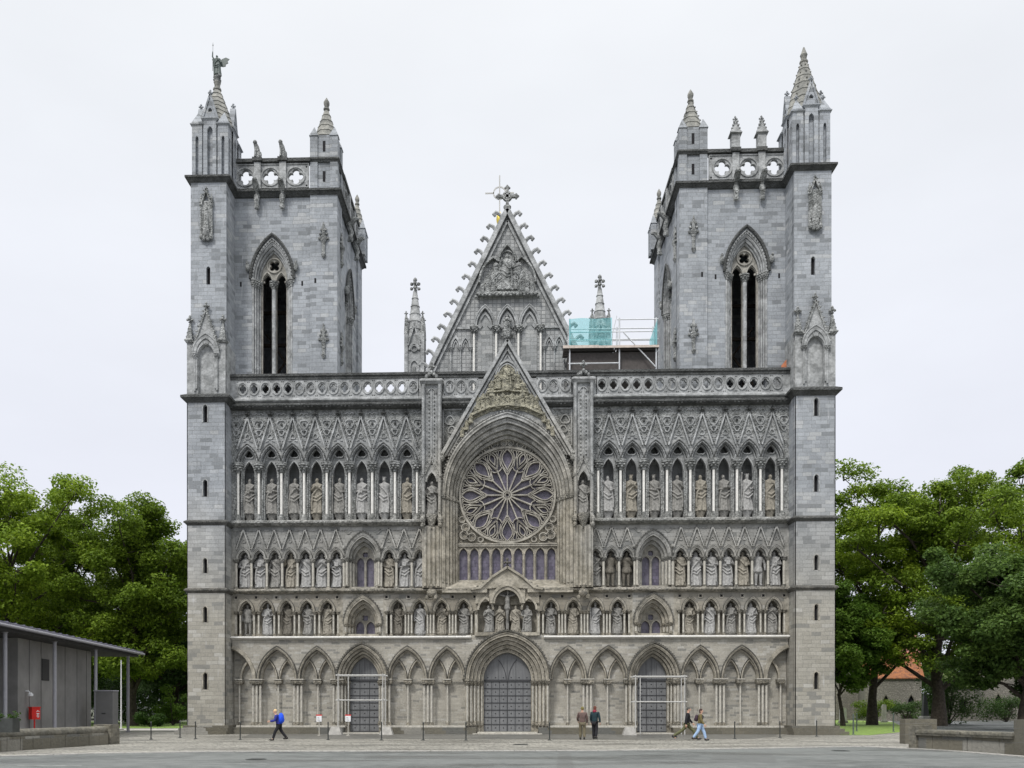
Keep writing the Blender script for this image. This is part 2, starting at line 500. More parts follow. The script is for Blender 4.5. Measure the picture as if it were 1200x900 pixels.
def crocket(mb, x, y, z, r, sx=0):
    mb.blob(x, y, z, r, r, r * .8, 5, 3)
    if sx: mb.blob(x + sx * r * .9, y, z + r * .5, r * .6, r * .6, r * .5, 5, 3)
def finial(mb, x, y, z, h):
    mb.lathe(x, y, [(h * .10, z), (h * .07, z + h * .25), (h * .17, z + h * .32), (h * .06, z + h * .4), (h * .08, z + h * .5)], 6)
    for dx, dy in ((1, 0), (-1, 0), (0, 1), (0, -1)):
        mb.blob(x + dx * h * .22, y + dy * h * .22, z + h * .55, h * .14, h * .14, h * .12, 5, 3)
    mb.lathe(x, y, [(h * .09, z + h * .45), (h * .06, z + h * .7), (h * .14, z + h * .8), (h * .1, z + h * .92), (.004, z + h)], 6)
def gablet(mb, cx, z0, hw, h, y0, y1, w_=.1, nc=5, cr=.055, fin=.3):
    ap = (cx, z0 + h)
    for s_ in (-1, 1):
        mb.bar([(cx + s_ * hw, z0), ap], w_, y0, y1)
        for k in range(nc):
            t = (k + .5) / nc
            crocket(mb, cx + s_ * (hw * (1 - t) + cr * 1.3), y0 - .01, z0 + h * t + cr * .6, cr)
    if fin: finial(mb, cx, (y0 + y1) / 2, z0 + h - .05, fin)
def capital(mb, x, y, z0, z1, r0, r1, n=10):
    h = z1 - z0
    mb.lathe(x, y, [(r0, z0), (r0 * 1.25, z0 + h * .08), (r0 * 1.05, z0 + h * .16), (r0 * 1.25, z0 + h * .45), (r1 * .95, z0 + h * .72), (r1 * .8, z0 + h * .78), (r1 * 1.1, z0 + h * .82), (r1 * 1.1, z1)], n)
    for k in range(6):
        a = 2 * PI * k / 6 + .3
        mb.blob(x + r1 * .85 * math.cos(a), y + r1 * .85 * math.sin(a), z0 + h * .62, r1 * .33, r1 * .33, h * .14, 5, 3)
        mb.blob(x + r1 * .7 * math.cos(a + .5), y + r1 * .7 * math.sin(a + .5), z0 + h * .38, r1 * .26, r1 * .26, h * .12, 5, 3)
def col_mesh(name, r, h, ch, bh, xs=(0,), cr=None, mats=('marble', 'trim'), y=0):
    """column with base, shaft and leafy capital; origin at the foot; total height h"""
    mb = MB()
    cr = cr or r * 1.9
    for x in xs:
        mb.m = 0
        mb.lathe(x, y, [(r, bh * .6), (r, h - ch)], 10)
        mb.m = 1
        mb.lathe(x, y, [(r * 1.9, 0), (r * 1.9, bh * .45), (r * 1.6, bh * .5), (r * 1.75, bh * .68), (r * 1.25, bh * .78), (r * 1.4, bh * .92), (r, bh)], 10)
        capital(mb, x, y, h - ch, h - ch * .2, r, cr)
    xa, xb = min(xs) - cr * 1.1, max(xs) + cr * 1.1
    mb.m = 1
    mb.box(xa, xb, y - cr * 1.1, y + cr * 1.1, h - ch * .18, h)
    return mb.mesh(name, mats)

# ------------------------------------------------------------------ CATHEDRAL
cath = empty('cathedral')
tag(cath, 'grey soapstone gothic cathedral west front with two square towers, rose window and rows of statues', 'cathedral')

# ---- core wall behind the arcades, pierced by doors, windows and the great arch
XO = 18.02
DX, WX = 9.4, 9.38
mb = MB()
outer = [(-XO, 0)]
for cx_, a, zs, r in ((-DX, .97, 3.5, 1.5), (0, 1.55, 3.5, 1.8), (DX, .97, 3.5, 1.5)):
    outer += opening(cx_, 0, zs, a, r)
outer += [(XO, 0), (XO, 21.6), (-XO, 21.6)]
holes = [opening(0, 9.9, 15.4, 3.3, 3.95, 14)]
for sx in (-1, 1):
    holes.append(opening(sx * WX, 9.65, 11.4, .72, .95))
    holes.append(opening(sx * WX, 6.5, 7.2, .78, 1.15))
mb.plate(outer, holes, 2.55, 3.4)
mb.box(-XO, XO, 3.41, 11.5, 21.3, 21.6)
mb.box(-20.2, -XO, 3.9, 12, 0, 22); mb.box(XO, 20.2, 3.9, 12, 0, 22)
core = mb.build('wall', 'ashlar_dark', cath)

# ---- nave behind
mb = MB()
mb.box(-6.6, 6.6, 4.9, 70, 0, 21.5)
nave = mb.build('nave_wall', 'ashlar', cath)
mb = MB()
mb.add([(-6.9, 4.85, 21.5), (6.9, 4.85, 21.5), (0, 4.85, 34.2), (-6.9, 70, 21.5), (6.9, 70, 21.5), (0, 70, 34.2)], [(0, 1, 2), (3, 4, 5), (0, 2, 5, 3), (1, 2, 5, 4), (0, 1, 4, 3)])
mb.build('nave_roof', 'lead', cath)
# crossing spire with its gilded ball and weather vane
mb = MB()
vx, vy = at(585.5, 118)
mb.lathe(vx, vy, [(3.4, 20), (3.2, 34), (.12, 64.5)], 8)
sp_ = mb.build('crossing_spire', 'copper', cath)
mb = MB(); mb.lathe(vx, vy, [(.1, 65.0), (.36, 65.5), (.45, 66), (.4, 66.5), (.1, 67.0)], 14); mb.build('gilded_ball', 'gold', sp_)
mb = MB()
mb.tube([(vx, vy, 61), (vx, vy, 71.8)], .09)
for s_ in (-1, 1): mb.bar([(vx + s_ * .75, 69.5), (vx + s_ * 1.9, 69.5)], .16, vy - .05, vy + .05)
mb.bar(circle(vx, 69.5, .8, 18), .16, vy - .05, vy + .05, True)
mb.build('weather_vane', 'whitepaint', sp_)

CUT4_ = (-9.4, 0, 9.4)
# ---- plinth with steps and pale bench line
mb = MB()
for x0, x1 in ((-18.0, -10.6), (-8.2, -2.0), (2.0, 8.2), (10.6, 18.0)):
    mb.box(x0, x1, .55, 2.5, 0, .22)
    mb.box(x0, x1, .8, 2.5, .22, .42)
sides(mb, 'plinth', 'greystone', cath, CUT4_)
mb = MB()
for x0, x1 in ((-17.6, -10.5), (-8.3, -2.62), (2.62, 8.3), (10.5, 17.6)):
    mb.box(x0, x1, .86, 2.5, .42, .54)
sides(mb, 'plinth_ledge', 'shaft', cath, CUT4_)

# ---- ground storey: blind arcade
pier = [(16.35, 'p'), (13.65, 'p'), (11.1, 'd'), (7.82, 'd'), (5.15, 'p'), (2.66, 'c')]
bays = [(12.5, 13.65, 11.1), (15.1, 16.35, 13.65), (6.48, 7.82, 5.15), (3.9, 5.15, 2.66)]
ZC = 3.55
ga = MB(); gt = MB(); gw = MB(); gh = MB()
for sx in (-1, 1):
    for c_, a_, b_ in bays:
        x0, x1 = sorted((sx * a_, sx * b_)); cx_ = (x0 + x1) / 2; hw = (x1 - x0) / 2
        r = 2.15
        arch_tile(ga, x0, x1, ZC, 6.12, cx_, ZC, hw - .14, r - .2, 1.25, 1.5)
        arch_band(gt, cx_, ZC, hw - .16, r - .22, hw - .03, r - .02, 1.12, 1.26)
        roll(gt, cx_, ZC, hw - .1, r - .1, 1.1, .05)
        arch_band(gh, cx_, ZC, hw - .05, r - .05, hw + .0, r + .04, 1.04, 1.2); arch_band(gh, cx_, ZC, hw - .2, r - .27, hw - .16, r - .22, 1.2, 1.34)
        arch_band(gt, cx_, ZC, hw - .27, r - .38, hw - .17, r - .22, 1.32, 1.5)
        # sub arches
        q = hw / 2 - .02
        for k in (-1, 1):
            xx = cx_ + k * (hw - .16) / 2
            aa = (hw - .16) / 2
            arch_band(gt, xx, ZC, aa - .13, 1.15, aa, 1.36, 1.5, 1.78)
            roll(gt, xx, ZC, aa - .09, 1.22, 1.5, .05)
    for c_, a_, b_ in bays:
        x0, x1 = sorted((sx * a_, sx * b_)); cx_ = (x0 + x1) / 2; hw = (x1 - x0) / 2
        aa = (hw - .16) / 2
        ga.plate(opening(cx_, ZC, ZC, hw - .2, 1.9), [opening(cx_ + k * (hw - .16) / 2, ZC + .01, ZC + .02, aa - .06, 1.24) for k in (-1, 1)], 1.5, 1.62, rim=False)
    # half arch at the buttress
    x0, x1 = sorted((sx * 16.35, sx * 18.0))
    pts = arc(sx * 17.95, ZC, 1.45, 2.1, 12)
    half = pts[:13] if sx > 0 else pts[12:]
    gt.bar(half, .22, 1.1, 1.5)
    gt.bar([(p[0], p[1] - .17) for p in half[:]], .07, 1.25, 1.5)
    o = ([(x0, ZC)] + half + [(x1, 6.12), (x0, 6.12)]) if sx > 0 else (half + [(x1, ZC), (x1, 6.12), (x0, 6.12)])
    ga.plate(o, [], 1.25, 1.5, rim=False)
    gt.bar(arc(sx * 17.0, ZC, .5, 1.2, 8), .12, 1.5, 1.78)
    for x0, x1 in ((2.66, 7.82), (11.1, 18.0)):
        a, b = sorted((sx * x0, sx * x1))
        gw.box(a, b, 1.78, 2.54, .5, 6.12)
CUT4 = (-9.4, 0, 9.4)
sides(ga, 'arcade_wall', 'rubble', cath, CUT4)
sides(gw, 'infill_wall', 'rubble', cath, CUT4)
blind = sides(gt, 'blind_arcade', 'trim', cath, CUT4)
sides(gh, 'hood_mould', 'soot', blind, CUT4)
def sec(x): return sum(x >= c for c in CUT4)
def block_cap(me_mb, hw, y0): pass
mesh3 = col_mesh('shaft_cluster', .075, 3.02, .42, .22, (-.24, 0, .24), .15, ('shaft', 'carved'))
mesh1 = col_mesh('slender_shaft', .06, 3.02, .36, .2, (0,), .2, ('shaft', 'carved'))
for sx in (-1, 1):
    for x in (16.35, 13.65, 11.05, 7.9, 5.15):
        link('shaft_cluster', mesh3, blind[sec(sx * x)], (sx * x, 1.22, .54))
    for x in (17.57, 15.0, 12.38, 6.48, 3.9):
        link('slender_shaft', mesh1, blind[sec(sx * x)], (sx * x, 1.5, .54))

for sx in (-1, 1):
    for x, hw, yc in [(q_, .44, 1.22) for q_ in (16.35, 13.65, 11.05, 7.9, 5.15)] + [(q_, .25, 1.5) for q_ in (17.57, 15.0, 12.38, 6.48, 3.9)]:
        mb = MB(); xx = sx * x
        mb.m = 0
        mb.cornice(xx - hw * .9, xx + hw * .9, yc - .2, yc + .3, 3.24, 3.5, .03)
        for k in range(int(hw * 14)):
            mb.blob(xx - hw * .85 + k * (1.7 * hw) / max(1, int(hw * 14) - 1), yc - .2, 3.33 + .06 * (k % 2), .06, .06, .06, 5, 3)
        mb.m = 1
        mb.box(xx - hw, xx + hw, yc - .27, yc + .3, 3.5, 3.56)
        mb.build('capital', ('carved', 'shaft'), blind[sec(xx)])

# ---- string courses
def string(z0, z1, y, segs, mat, name='string_course'):
    mb = MB()
    h = z1 - z0
    for x0, x1 in segs:
        pr = [(2.5, z0), (y + .22, z0), (y + .05, z0 + h * .4), (y, z0 + h * .45), (y, z0 + h * .75), (y + .15, z1), (2.5, z1)]
        vs_ = [(x0, p[0], p[1]) for p in pr] + [(x1, p[0], p[1]) for p in pr]
        n = len(pr)
        mb.add(vs_, [(i, (i + 1) % n, n + (i + 1) % n, n + i) for i in range(n)] + [tuple(range(n)), tuple(range(2 * n - 1, n - 1, -1))])
    return sides(mb, name, mat, cath)
S2 = [(-18.0, -2.35), (2.35, 18.0)]
string(6.13, 6.34, .95, S2, 'marble')
string(9.12, 9.42, .85, [(-18.0, -2.3), (2.3, 18.0)], 'carved')
string(13.5, 13.86, .8, [(-18.0, -5.5), (5.5, 18.0)], 'carved')
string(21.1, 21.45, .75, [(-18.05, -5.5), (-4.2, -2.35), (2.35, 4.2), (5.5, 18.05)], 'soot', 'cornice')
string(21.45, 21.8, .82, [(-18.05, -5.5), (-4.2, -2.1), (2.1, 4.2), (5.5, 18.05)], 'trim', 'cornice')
mb = MB()
x = -17.9
while x < 18:
    if not (4.1 < abs(x) < 5.6) and abs(x) > 2.4:
        mb.blob(x, .86, 21.22 + .03 * math.sin(x * 5), .1, .1, .085, 5, 3)
        mb.blob(x + .11, .84, 21.36, .06, .07, .06, 5, 3)
    x += .24
sides(mb, 'foliage_frieze', 'soot', cath)

# ---- statue rows
def row(name, bays_, z0, zc, a, r, zt, yf, yb, mat, gable=0, coltype=None, cusp=True):
    """one arcade of niches: front plate with arches, back wall; bays_ = list of (x0, x1)"""
    mb = MB(); tr = MB(); hm = MB()
    for x0, x1 in bays_:
        cx_ = (x0 + x1) / 2
        arch_tile(mb, x0, x1, zc, zt, cx_, zc, a, r, yf, yf + .32)
        arch_band(tr, cx_, zc, a - .02, r - .02, a + .07, r + .1, yf - .1, yf)
        roll(tr, cx_, zc, a + .06, r + .09, yf - .1, .04)
        arch_band(hm, cx_, zc, a + .075, r + .105, a + .11, r + .16, yf - .13, yf)
        tr.box(x0 + .02, x1 - .02, 2.09, 2.12, z0, zc + r)
        arch_band(tr, cx_, zc, a - .09, r - .12, a - .01, r - .02, yf + .1, yf + .32)
        if cusp:      # trefoil cusps
            for k in (-1, 1):
                tr.plate([(cx_ + k * (a - .02), zc + .02), (cx_ + k * (a - .2), zc + r * .28), (cx_ + k * (a - .06), zc + r * .5)], [], yf + .14, yf + .26)
    o = sides(mb, name, mat, cath, CUT4)
    sides(tr, 'arch_moulding', 'trim', o, CUT4)
    sides(hm, 'hood_mould', 'soot', o, CUT4)
    return o

# lowest statue row (z 6.34 - 9.12)
outer_b = [(-17.72 + i * 1.33, -17.72 + (i + 1) * 1.33) for i in range(5)]
inner_b = [(-7.85 + i * 1.435, -7.85 + (i + 1) * 1.435) for i in range(4)]
def mir(bs): return [(-b, -a) for a, b in reversed(bs)]
low_b = outer_b + inner_b
low_all = low_b + mir(low_b)
LOW_SET = []
o = row('lower_statue_arcade', low_all, 6.34, 7.98, .46, .72, 9.12, 1.25, 2.5, 'ashlar_dark')
lowarc = o
mb = MB()
for a_, b_ in ((-18.02, -17.72), (-11.07, -10.70), (-8.06, -7.85), (-2.11, -1.9)):
    for x0, x1 in ((a_, b_), (-b_, -a_)):
        mb.box(x0, x1, 1.25, 1.6, 6.34, 9.12)
for x in sorted({round(v, 3) for b in low_all for v in b}):
    # quatrefoil punched in the spandrel
    mb.bar(foil(x, 8.88, .15, 4, 16, PI / 4), .05, 1.2, 1.26, True)
sides(mb, 'spandrel', 'trim', o, CUT4)
mb = MB()
for x in sorted({round(v, 3) for b in low_all for v in b}):
    mb.plate(foil(x, 8.88, .09, 4, 16, PI / 4), [], 1.235, 1.245)
sides(mb, 'spandrel_piercing', 'black', o, CUT4)
mpair = col_mesh('paired_column', .065, 1.6, .26, .14, (-.15, .15), .13, ('shaft', 'carved'))
mtrip = col_mesh('paired_column', .06, 1.6, .26, .14, (-.2, 0, .2), .12, ('shaft', 'carved'))
for sx in (-1, 1):
    for i in range(6): link('paired_column', mpair, o[sec(sx * -14)], (sx * (-17.72 + i * 1.33 + (.12 if i == 0 else -.1 if i == 5 else 0)), 1.3, 6.38))
    for i in range(5): link('paired_column', mtrip if 0 < i < 4 else mpair, o[sec(sx * -5)], (sx * (-7.85 + i * 1.435 + (.15 if i == 0 else -.05 if i == 4 else 0)), 1.3, 6.38))

# middle statue row (z 9.42 - 13.5)
mo_b = [(-17.72 + i * 1.012, -17.72 + (i + 1) * 1.012) for i in range(7)]
mi_b = [(-8.2 + i * 1.0, -8.2 + (i + 1) * 1.0) for i in range(3)]
mid_b = mo_b + mi_b
mid_all = mid_b + mir(mid_b)
o = row('middle_statue_arcade', mid_all, 9.42, 11.4, .385, .58, 13.5, 1.25, 2.5, 'ashlar_dark')
mb = MB()
for a_, b_ in ((-18.02, -17.72), (-5.2, -4.9)):
    for x0, x1 in ((a_, b_), (-b_, -a_)): mb.box(x0, x1, 1.25, 1.6, 9.42, 13.5)
bd_ = MB()
for a_, b_ in mid_all:
    c_ = (a_ + b_) / 2
    gablet(mb, c_, 12.02, .46, 1.3, 1.1, 1.26, .075, 0, .035, .16)
    mb.bar(foil(c_, 12.55, .12, 3, 12, PI / 2), .03, 1.2, 1.26, True)
    for k in range(7):        # beaded inner line
        t = (k + .5) / 7
        for s_ in (-1, 1): bd_.blob(c_ + s_ * (.46 * (1 - t) + .085), 1.2, 12.08 + 1.25 * t, .033, .05, .033, 5, 3); bd_.blob(c_ + s_ * (.46 * (1 - t) - .085) if t < .7 else c_, 1.23, 12.08 + 1.25 * t, .02, .03, .02, 5, 3)
for x in sorted({round(v, 3) for b in mid_all for v in b}):
    mb.bar([(x - .16, 13.24), (x - .05, 13.27), (x, 13.2), (x + .05, 13.27), (x + .16, 13.24)], .06, 1.2, 1.26)
sides(mb, 'gablet_row', 'trim', o, CUT4)
sides(bd_, 'beading', 'soot', o, CUT4)
mcol = col_mesh('column', .085, 1.97, .3, .16, (0,), .17, ('shaft', 'carved'))
for sx in (-1, 1):
    for i in range(8): link('column', mcol, o[sec(sx * -14)], (sx * (-17.72 + i * 1.012), 1.28, 9.44))
    for i in range(4): link('column', mcol, o[sec(sx * -5)], (sx * (-8.2 + i), 1.28, 9.44))

# two light windows of the lower rows
def small_window(cx_, z0, zs, ai, ri, ao, ro, yo, lights, zl, name, order=3, jamb=True):
    """splayed pointed window: stepped orders from (ao, ro) to (ai, ri), tracery and glass"""
    root = MB()
    for k in range(order):
        t0, t1 = k / order, (k + 1) / order
        a1 = ao + (ai - ao) * t0; a0 = ao + (ai - ao) * t1
        r1 = ro + (ri - ro) * t0; r0 = ro + (ri - ro) * t1
        y = yo + (2.2 - yo) * t0
        arch_band(root, cx_, zs, a0, r0, a1 + .01, r1 + .01, y, 2.6)
        roll(root, cx_, zs, a1 - .05, r1 - .06, y, .06)
        for s_ in (-1, 1):
            xx0, xx1 = sorted((cx_ + s_ * a0, cx_ + s_ * (a1 + .01)))
            root.box(xx0, xx1, y, 2.6, z0, zs)
    hm = MB(); arch_band(hm, cx_, zs, ao + .06, ro + .08, ao + .12, ro + .17, yo - .12, yo + .1)
    for p_ in arc(cx_, zs, ao + .12, ro + .17, 12)[1:-1]: hm.blob(p_[0], yo - .06, p_[1], .06, .07, .05, 5, 3)
    roll(root, cx_, zs, ao + .02, ro + .03, yo - .03, .06)
    root.box(cx_ - ao, cx_ + ao, yo + .1, 2.6, z0 - .14, z0)
    root.m = 0
    win = root.build(name, 'trim', cath)
    hm.build('hood_mould', 'soot', win)
    if jamb:
        cb = MB()
        for k in range(order):
            t0 = k / order
            a1 = ao + (ai - ao) * t0; y = yo + (2.2 - yo) * t0
            for s_ in (-1, 1):
                cb.m = 0; cb.lathe(cx_ + s_ * (a1 - .06), y - .04, [(.065, z0 + .12), (.065, zs - .2)], 8)
                cb.m = 1; capital(cb, cx_ + s_ * (a1 - .06), y - .04, zs - .24, zs + .02, .065, .14)
                cb.lathe(cx_ + s_ * (a1 - .06), y - .04, [(.12, z0), (.12, z0 + .06), (.07, z0 + .13)], 8)
        sides(cb, 'jamb_shafts', ('shaft', 'carved'), win, (cx_,))
    # tracery plate
    tb = MB()
    lw = (ai - .06 * lights) / lights - .015
    holes_ = []
    outl = opening(cx_, z0, zs, ai + .02, ri + .02, 10)
    for k in range(lights):
        c_ = cx_ + (k - (lights - 1) / 2) * (2 * ai / lights)
        holes_.append(opening(c_, z0 + .02, zl, lw, lw * 1.35, 6))
    zr = zs + ri * .42
    holes_.append(foil(cx_, zr, ai * .3, 4, 24, PI / 4, .28))
    tb.plate(outl, holes_, 2.25, 2.42, rim=False)
    tb.bar(circle(cx_, zr, ai * .36, 20), .05, 2.2, 2.3, True)
    for k in range(lights):
        c_ = cx_ + (k - (lights - 1) / 2) * (2 * ai / lights)
        tb.bar(arc(c_, zl, lw + .03, lw * 1.35 + .04, 6), .05, 2.19, 2.3)
    tb.lathe(cx_, 2.22, [(.045, z0), (.045, zl)], 8)
    tb.build('tracery', 'tracery', win)
    gb = MB(); gb.plate(outl, [], 2.45, 2.5); gb.build('glass', 'glass', win)
    return win
for sx in (-1, 1):
    fl = MB()
    arch_tile(fl, *sorted((sx * 8.2, sx * 10.636)), 11.4, 13.5, sx * WX, 11.4, 1.1, 1.62, 1.25, 1.6)
    fl.box(*sorted((sx * 8.2, sx * 8.28)), 1.25, 1.6, 9.42, 11.4); fl.box(*sorted((sx * 10.48, sx * 10.636)), 1.25, 1.6, 9.42, 11.4)
    for k in (-1, 1):
        fl.bar(foil(sx * WX + k * .95, 13.2, .2, 4, 16), .05, 1.2, 1.26, True)
        fl.blob(sx * WX + k * 1.25, 1.15, 12.1, .12, .1, .14, 6, 4)
    fl.build('window_surround', 'ashlar_dark', cath)
    small_window(sx * WX, 9.56, 11.4, .64, .95, 1.1, 1.62, 1.2, 2, 11.25, 'clerestory_window')
    fl = MB()
    arch_tile(fl, sx * WX - 1.32, sx * WX + 1.32, 7.15, 9.12, sx * WX, 7.15, 1.18, 1.78, 1.25, 1.6)
    fl.box(sx * WX - 1.32, sx * WX - 1.18, 1.25, 1.6, 6.34, 7.15); fl.box(sx * WX + 1.18, sx * WX + 1.32, 1.25, 1.6, 6.34, 7.15)
    fl.build('window_surround', 'rubble', cath)
    small_window(sx * WX, 6.48, 7.15, .7, 1.1, 1.18, 1.78, 1.15, 2, 7.0, 'lower_window')

# kings' gallery (z 13.86 - 21.1)
P = 1.486
top_b = [(-17.69 + i * P, -17.69 + (i + 1) * P) for i in range(8)]
top_all = top_b + mir(top_b)
mb = MB(); tr = MB(); cv = MB(); hm = MB()
for x0, x1 in top_all:
    c_ = (x0 + x1) / 2
    # inner plate: tall niche mouth and pierced trefoil over it
    arch_tile(mb, x0, x1, 13.86, 18.95, c_, 17.0, .36, .82, 1.62, 1.8, holes=[foil(c_, 18.32, .27, 3, 21, PI / 2, .35)])
    mb.plate(foil(c_, 18.32, .33, 3, 21, PI / 2), [], 2.3, 2.31)
    tr.bar(arc(c_, 17.0, .4, .87, 8), .07, 1.54, 1.63)
    tr.bar(foil(c_, 18.32, .31, 3, 21, PI / 2, .35), .06, 1.54, 1.63, True)
    # outer arch
    arch_tile(mb, x0, x1, 17.62, 19.25, c_, 17.62, .6, 1.12, 1.25, 1.55)
    arch_band(hm, c_, 17.62, .69, 1.22, .735, 1.29, 1.06, 1.25); arch_band(hm, c_, 17.62, .52, 1.0, .545, 1.04, 1.24, 1.34)
    for q, (y0, dd) in enumerate(((1.12, .09), (1.3, .0), (1.42, -.08))):
        arch_band(tr, c_, 17.62, .53 + dd, 1.02 + dd, .60 + dd, 1.12 + dd, y0, y0 + .14)
        roll(tr, c_, 17.62, .57 + dd, 1.07 + dd, y0, .035)
    for s_ in (-1, 1):
        for k in range(6):
            t = (k + .6) / 6.4
            pt = arc(c_, 17.62, .68, 1.24, 12)[int(12 * t)]
            cv.blob(c_ + s_ * abs(pt[0] - c_), 1.1, pt[1], .06, .06, .055, 5, 3)
    # crocketed gable and diapered spandrel
    gablet(tr, c_, 18.55, .66, 2.05, 1.08, 1.27, .085, 0, .05, 0)
    for s_ in (-1, 1):
        for k in range(8):
            t = (k + .5) / 8
            cv.blob(c_ + s_ * (.66 * (1 - t) + .13), 1.13, 18.62 + 2.05 * t, .055, .07, .05, 5, 3)
    finial(cv, c_, 1.12, 20.5, .55)
    tr.bar(foil(c_, 19.35, .17, 3, 15, PI / 2), .04, 1.18, 1.27, True)
    tr.bar([(c_, 19.75), (c_, 20.2)], .04, 1.18, 1.27)
    for s_ in (-1, 1):
        tr.bar([(c_ + s_ * .3, 19.05), (c_ + s_ * .1, 19.1)], .04, 1.18, 1.27)
mb2 = MB()
mb2.box(-18.02, -5.5, 1.25, 1.6, 19.25, 21.2); mb2.box(5.5, 18.02, 1.25, 1.6, 19.25, 21.2)
for a_, b_ in ((-18.02, -17.69), (-5.81, -5.5)):
    for x0, x1 in ((a_, b_), (-b_, -a_)): mb2.box(x0, x1, 1.25, 1.6, 13.86, 19.25)
for x in sorted({round(v, 3) for b in top_all for v in b}):     # spandrel scroll carving between gables
    if 1:
        for z, rr in ((20.15, .3), (19.62, .19)):
            tr.bar(foil(x, z, rr, 3, 18, -PI / 2, .35), .05, 1.17, 1.26, True)
        cv.blob(x, 1.2, 20.15, .09, .07, .09, 6, 4); cv.blob(x, 1.2, 19.62, .06, .05, .06, 6, 4)
        for k in range(2):
            tr.bar([(x - .28 + k * .28, 20.78), (x - .14 + k * .28, 20.88), (x + k * .28, 20.78)], .06, 1.16, 1.26)
kings = sides(mb, 'kings_gallery', 'ashlar_dark', cath)
sides(mb2, 'gallery_spandrel', 'carved', kings)
sides(tr, 'arch_moulding', 'trim', kings)
sides(cv, 'crockets', 'soot', kings)
sides(hm, 'hood_mould', 'soot', kings)
mb = MB()
for x0, x1 in top_all:
    for x in (x0 + .07, x1 - .2):
        pass
mk = MB()
mk.m = 0; mk.lathe(0, 0, [(.085, .42), (.085, 3.18)], 10)
mk.m = 1
mk.lathe(0, 0, [(.2, 0), (.2, .25), (.17, .28), (.18, .34), (.12, .38), (.13, .41), (.085, .44)], 8, PI / 8)
capital(mk, 0, 0, 3.12, 3.68, .13, .33)
mk.lathe(0, 0, [(.36, 3.66), (.39, 3.7), (.39, 3.78)], 8, PI / 8)
for s_ in (-1, 1):   # dark side shafts recessed behind
    mk.box(s_ * .3 - .05, s_ * .3 + .05, .22, .34, 0, 3.4)
    mk.lathe(s_ * .2, .16, [(.06, 0), (.06, 3.3)], 6)
kcol = mk.mesh('column', ('marble', 'carved'))
for sx in (-1, 1):
    for i in range(9):
        link('column', kcol, kings[sx > 0], (sx * (-17.69 + i * P + (.12 if i == 0 else -.05 if i == 8 else 0)), 1.2, 13.86))

# ---- piers flanking the great arch
for sx in (-1, 1):
    mb = MB(); cv = MB()
    c_ = sx * 4.86
    mb.box(c_ - .62, c_ + .62, .75, 2.5, 9.42, 13.4)
    for q in (-.42, -.14, .14, .42):
        mb.lathe(c_ + q, .72, [(.1, 9.5), (.1, 13.3)], 8)
    # buttressing shafts around the niche
    for q in (-.52, .52):
        mb.box(c_ + q - .1, c_ + q + .1, .55, 2.5, 13.4, 22.5)
        mb.lathe(c_ + q, .52, [(.07, 14.2), (.07, 22.4)], 8)
        cv.blob(c_ + q * 1.1, .55, 13.75, .2, .2, .26, 6, 4); cv.blob(c_ + q * 1.1, .42, 13.35, .13, .13, .2, 6, 4)
        cv.blob(c_ + q * 1.1, .5, 16.55, .13, .13, .13, 6, 4)
    mb.box(c_ - .42, c_ + .42, 1.55, 2.5, 13.4, 17.2)
    mb.box(c_ - .42, c_ + .42, .75, 2.5, 17.2, 22.5)
    arch_tile(mb, c_ - .42, c_ + .42, 16.2, 17.25, c_, 16.2, .3, .6, .62, 1.1)
    mb.cornice(c_ - .62, c_ + .62, .55, 2.5, 22.45, 22.8, .14)
    cv.lathe(c_, .75, [(.1, 13.2), (.3, 13.7), (.42, 14.0), (.42, 14.1)], 8)
    cv.blob(c_, .6, 13.75, .2, .2, .2, 6, 4)
    gablet(cv, c_, 16.65, .42, 1.0, .5, .64, .08, 4, .05, .25)
    for k in range(17):
        z = 17.9 + k * .25
        for q in (-.17, .17): cv.blob(c_ + q, .72, z, .06, .07, .06, 5, 3)
    for q in (-.3, 0, .3): mb.bar([(c_ + q, 17.5), (c_ + q, 22.2)], .05, .68, .76)
    mb.bar(arc(c_, 21.8, .3, .42, 6), .05, .68, .76)
    cv.blob(c_, .62, 9.05, .35, .3, .3, 7, 5); cv.blob(c_ - .3, .6, 8.75, .16, .16, .16); cv.blob(c_ + .26, .6, 8.8, .18, .16, .18); cv.blob(c_, .55, 9.45, .17, .2, .2)
    for q in (-.4, .4):
        for k in range(14): cv.blob(c_ + sx * -.7, .95, 9.7 + k * .27, .035, .05, .05, 5, 3)
    for k in range(5):
        cv.blob(c_ + (k - 2) * .16, .6, 22.95 + .12 * (2 - abs(k - 2)), .12, .14, .14, 6, 4)
    finial(cv, c_, .65, 23.2, .7)
    o = mb.build('pier', 'trim', cath)
    cv.build('pier_carving', 'carved', o)

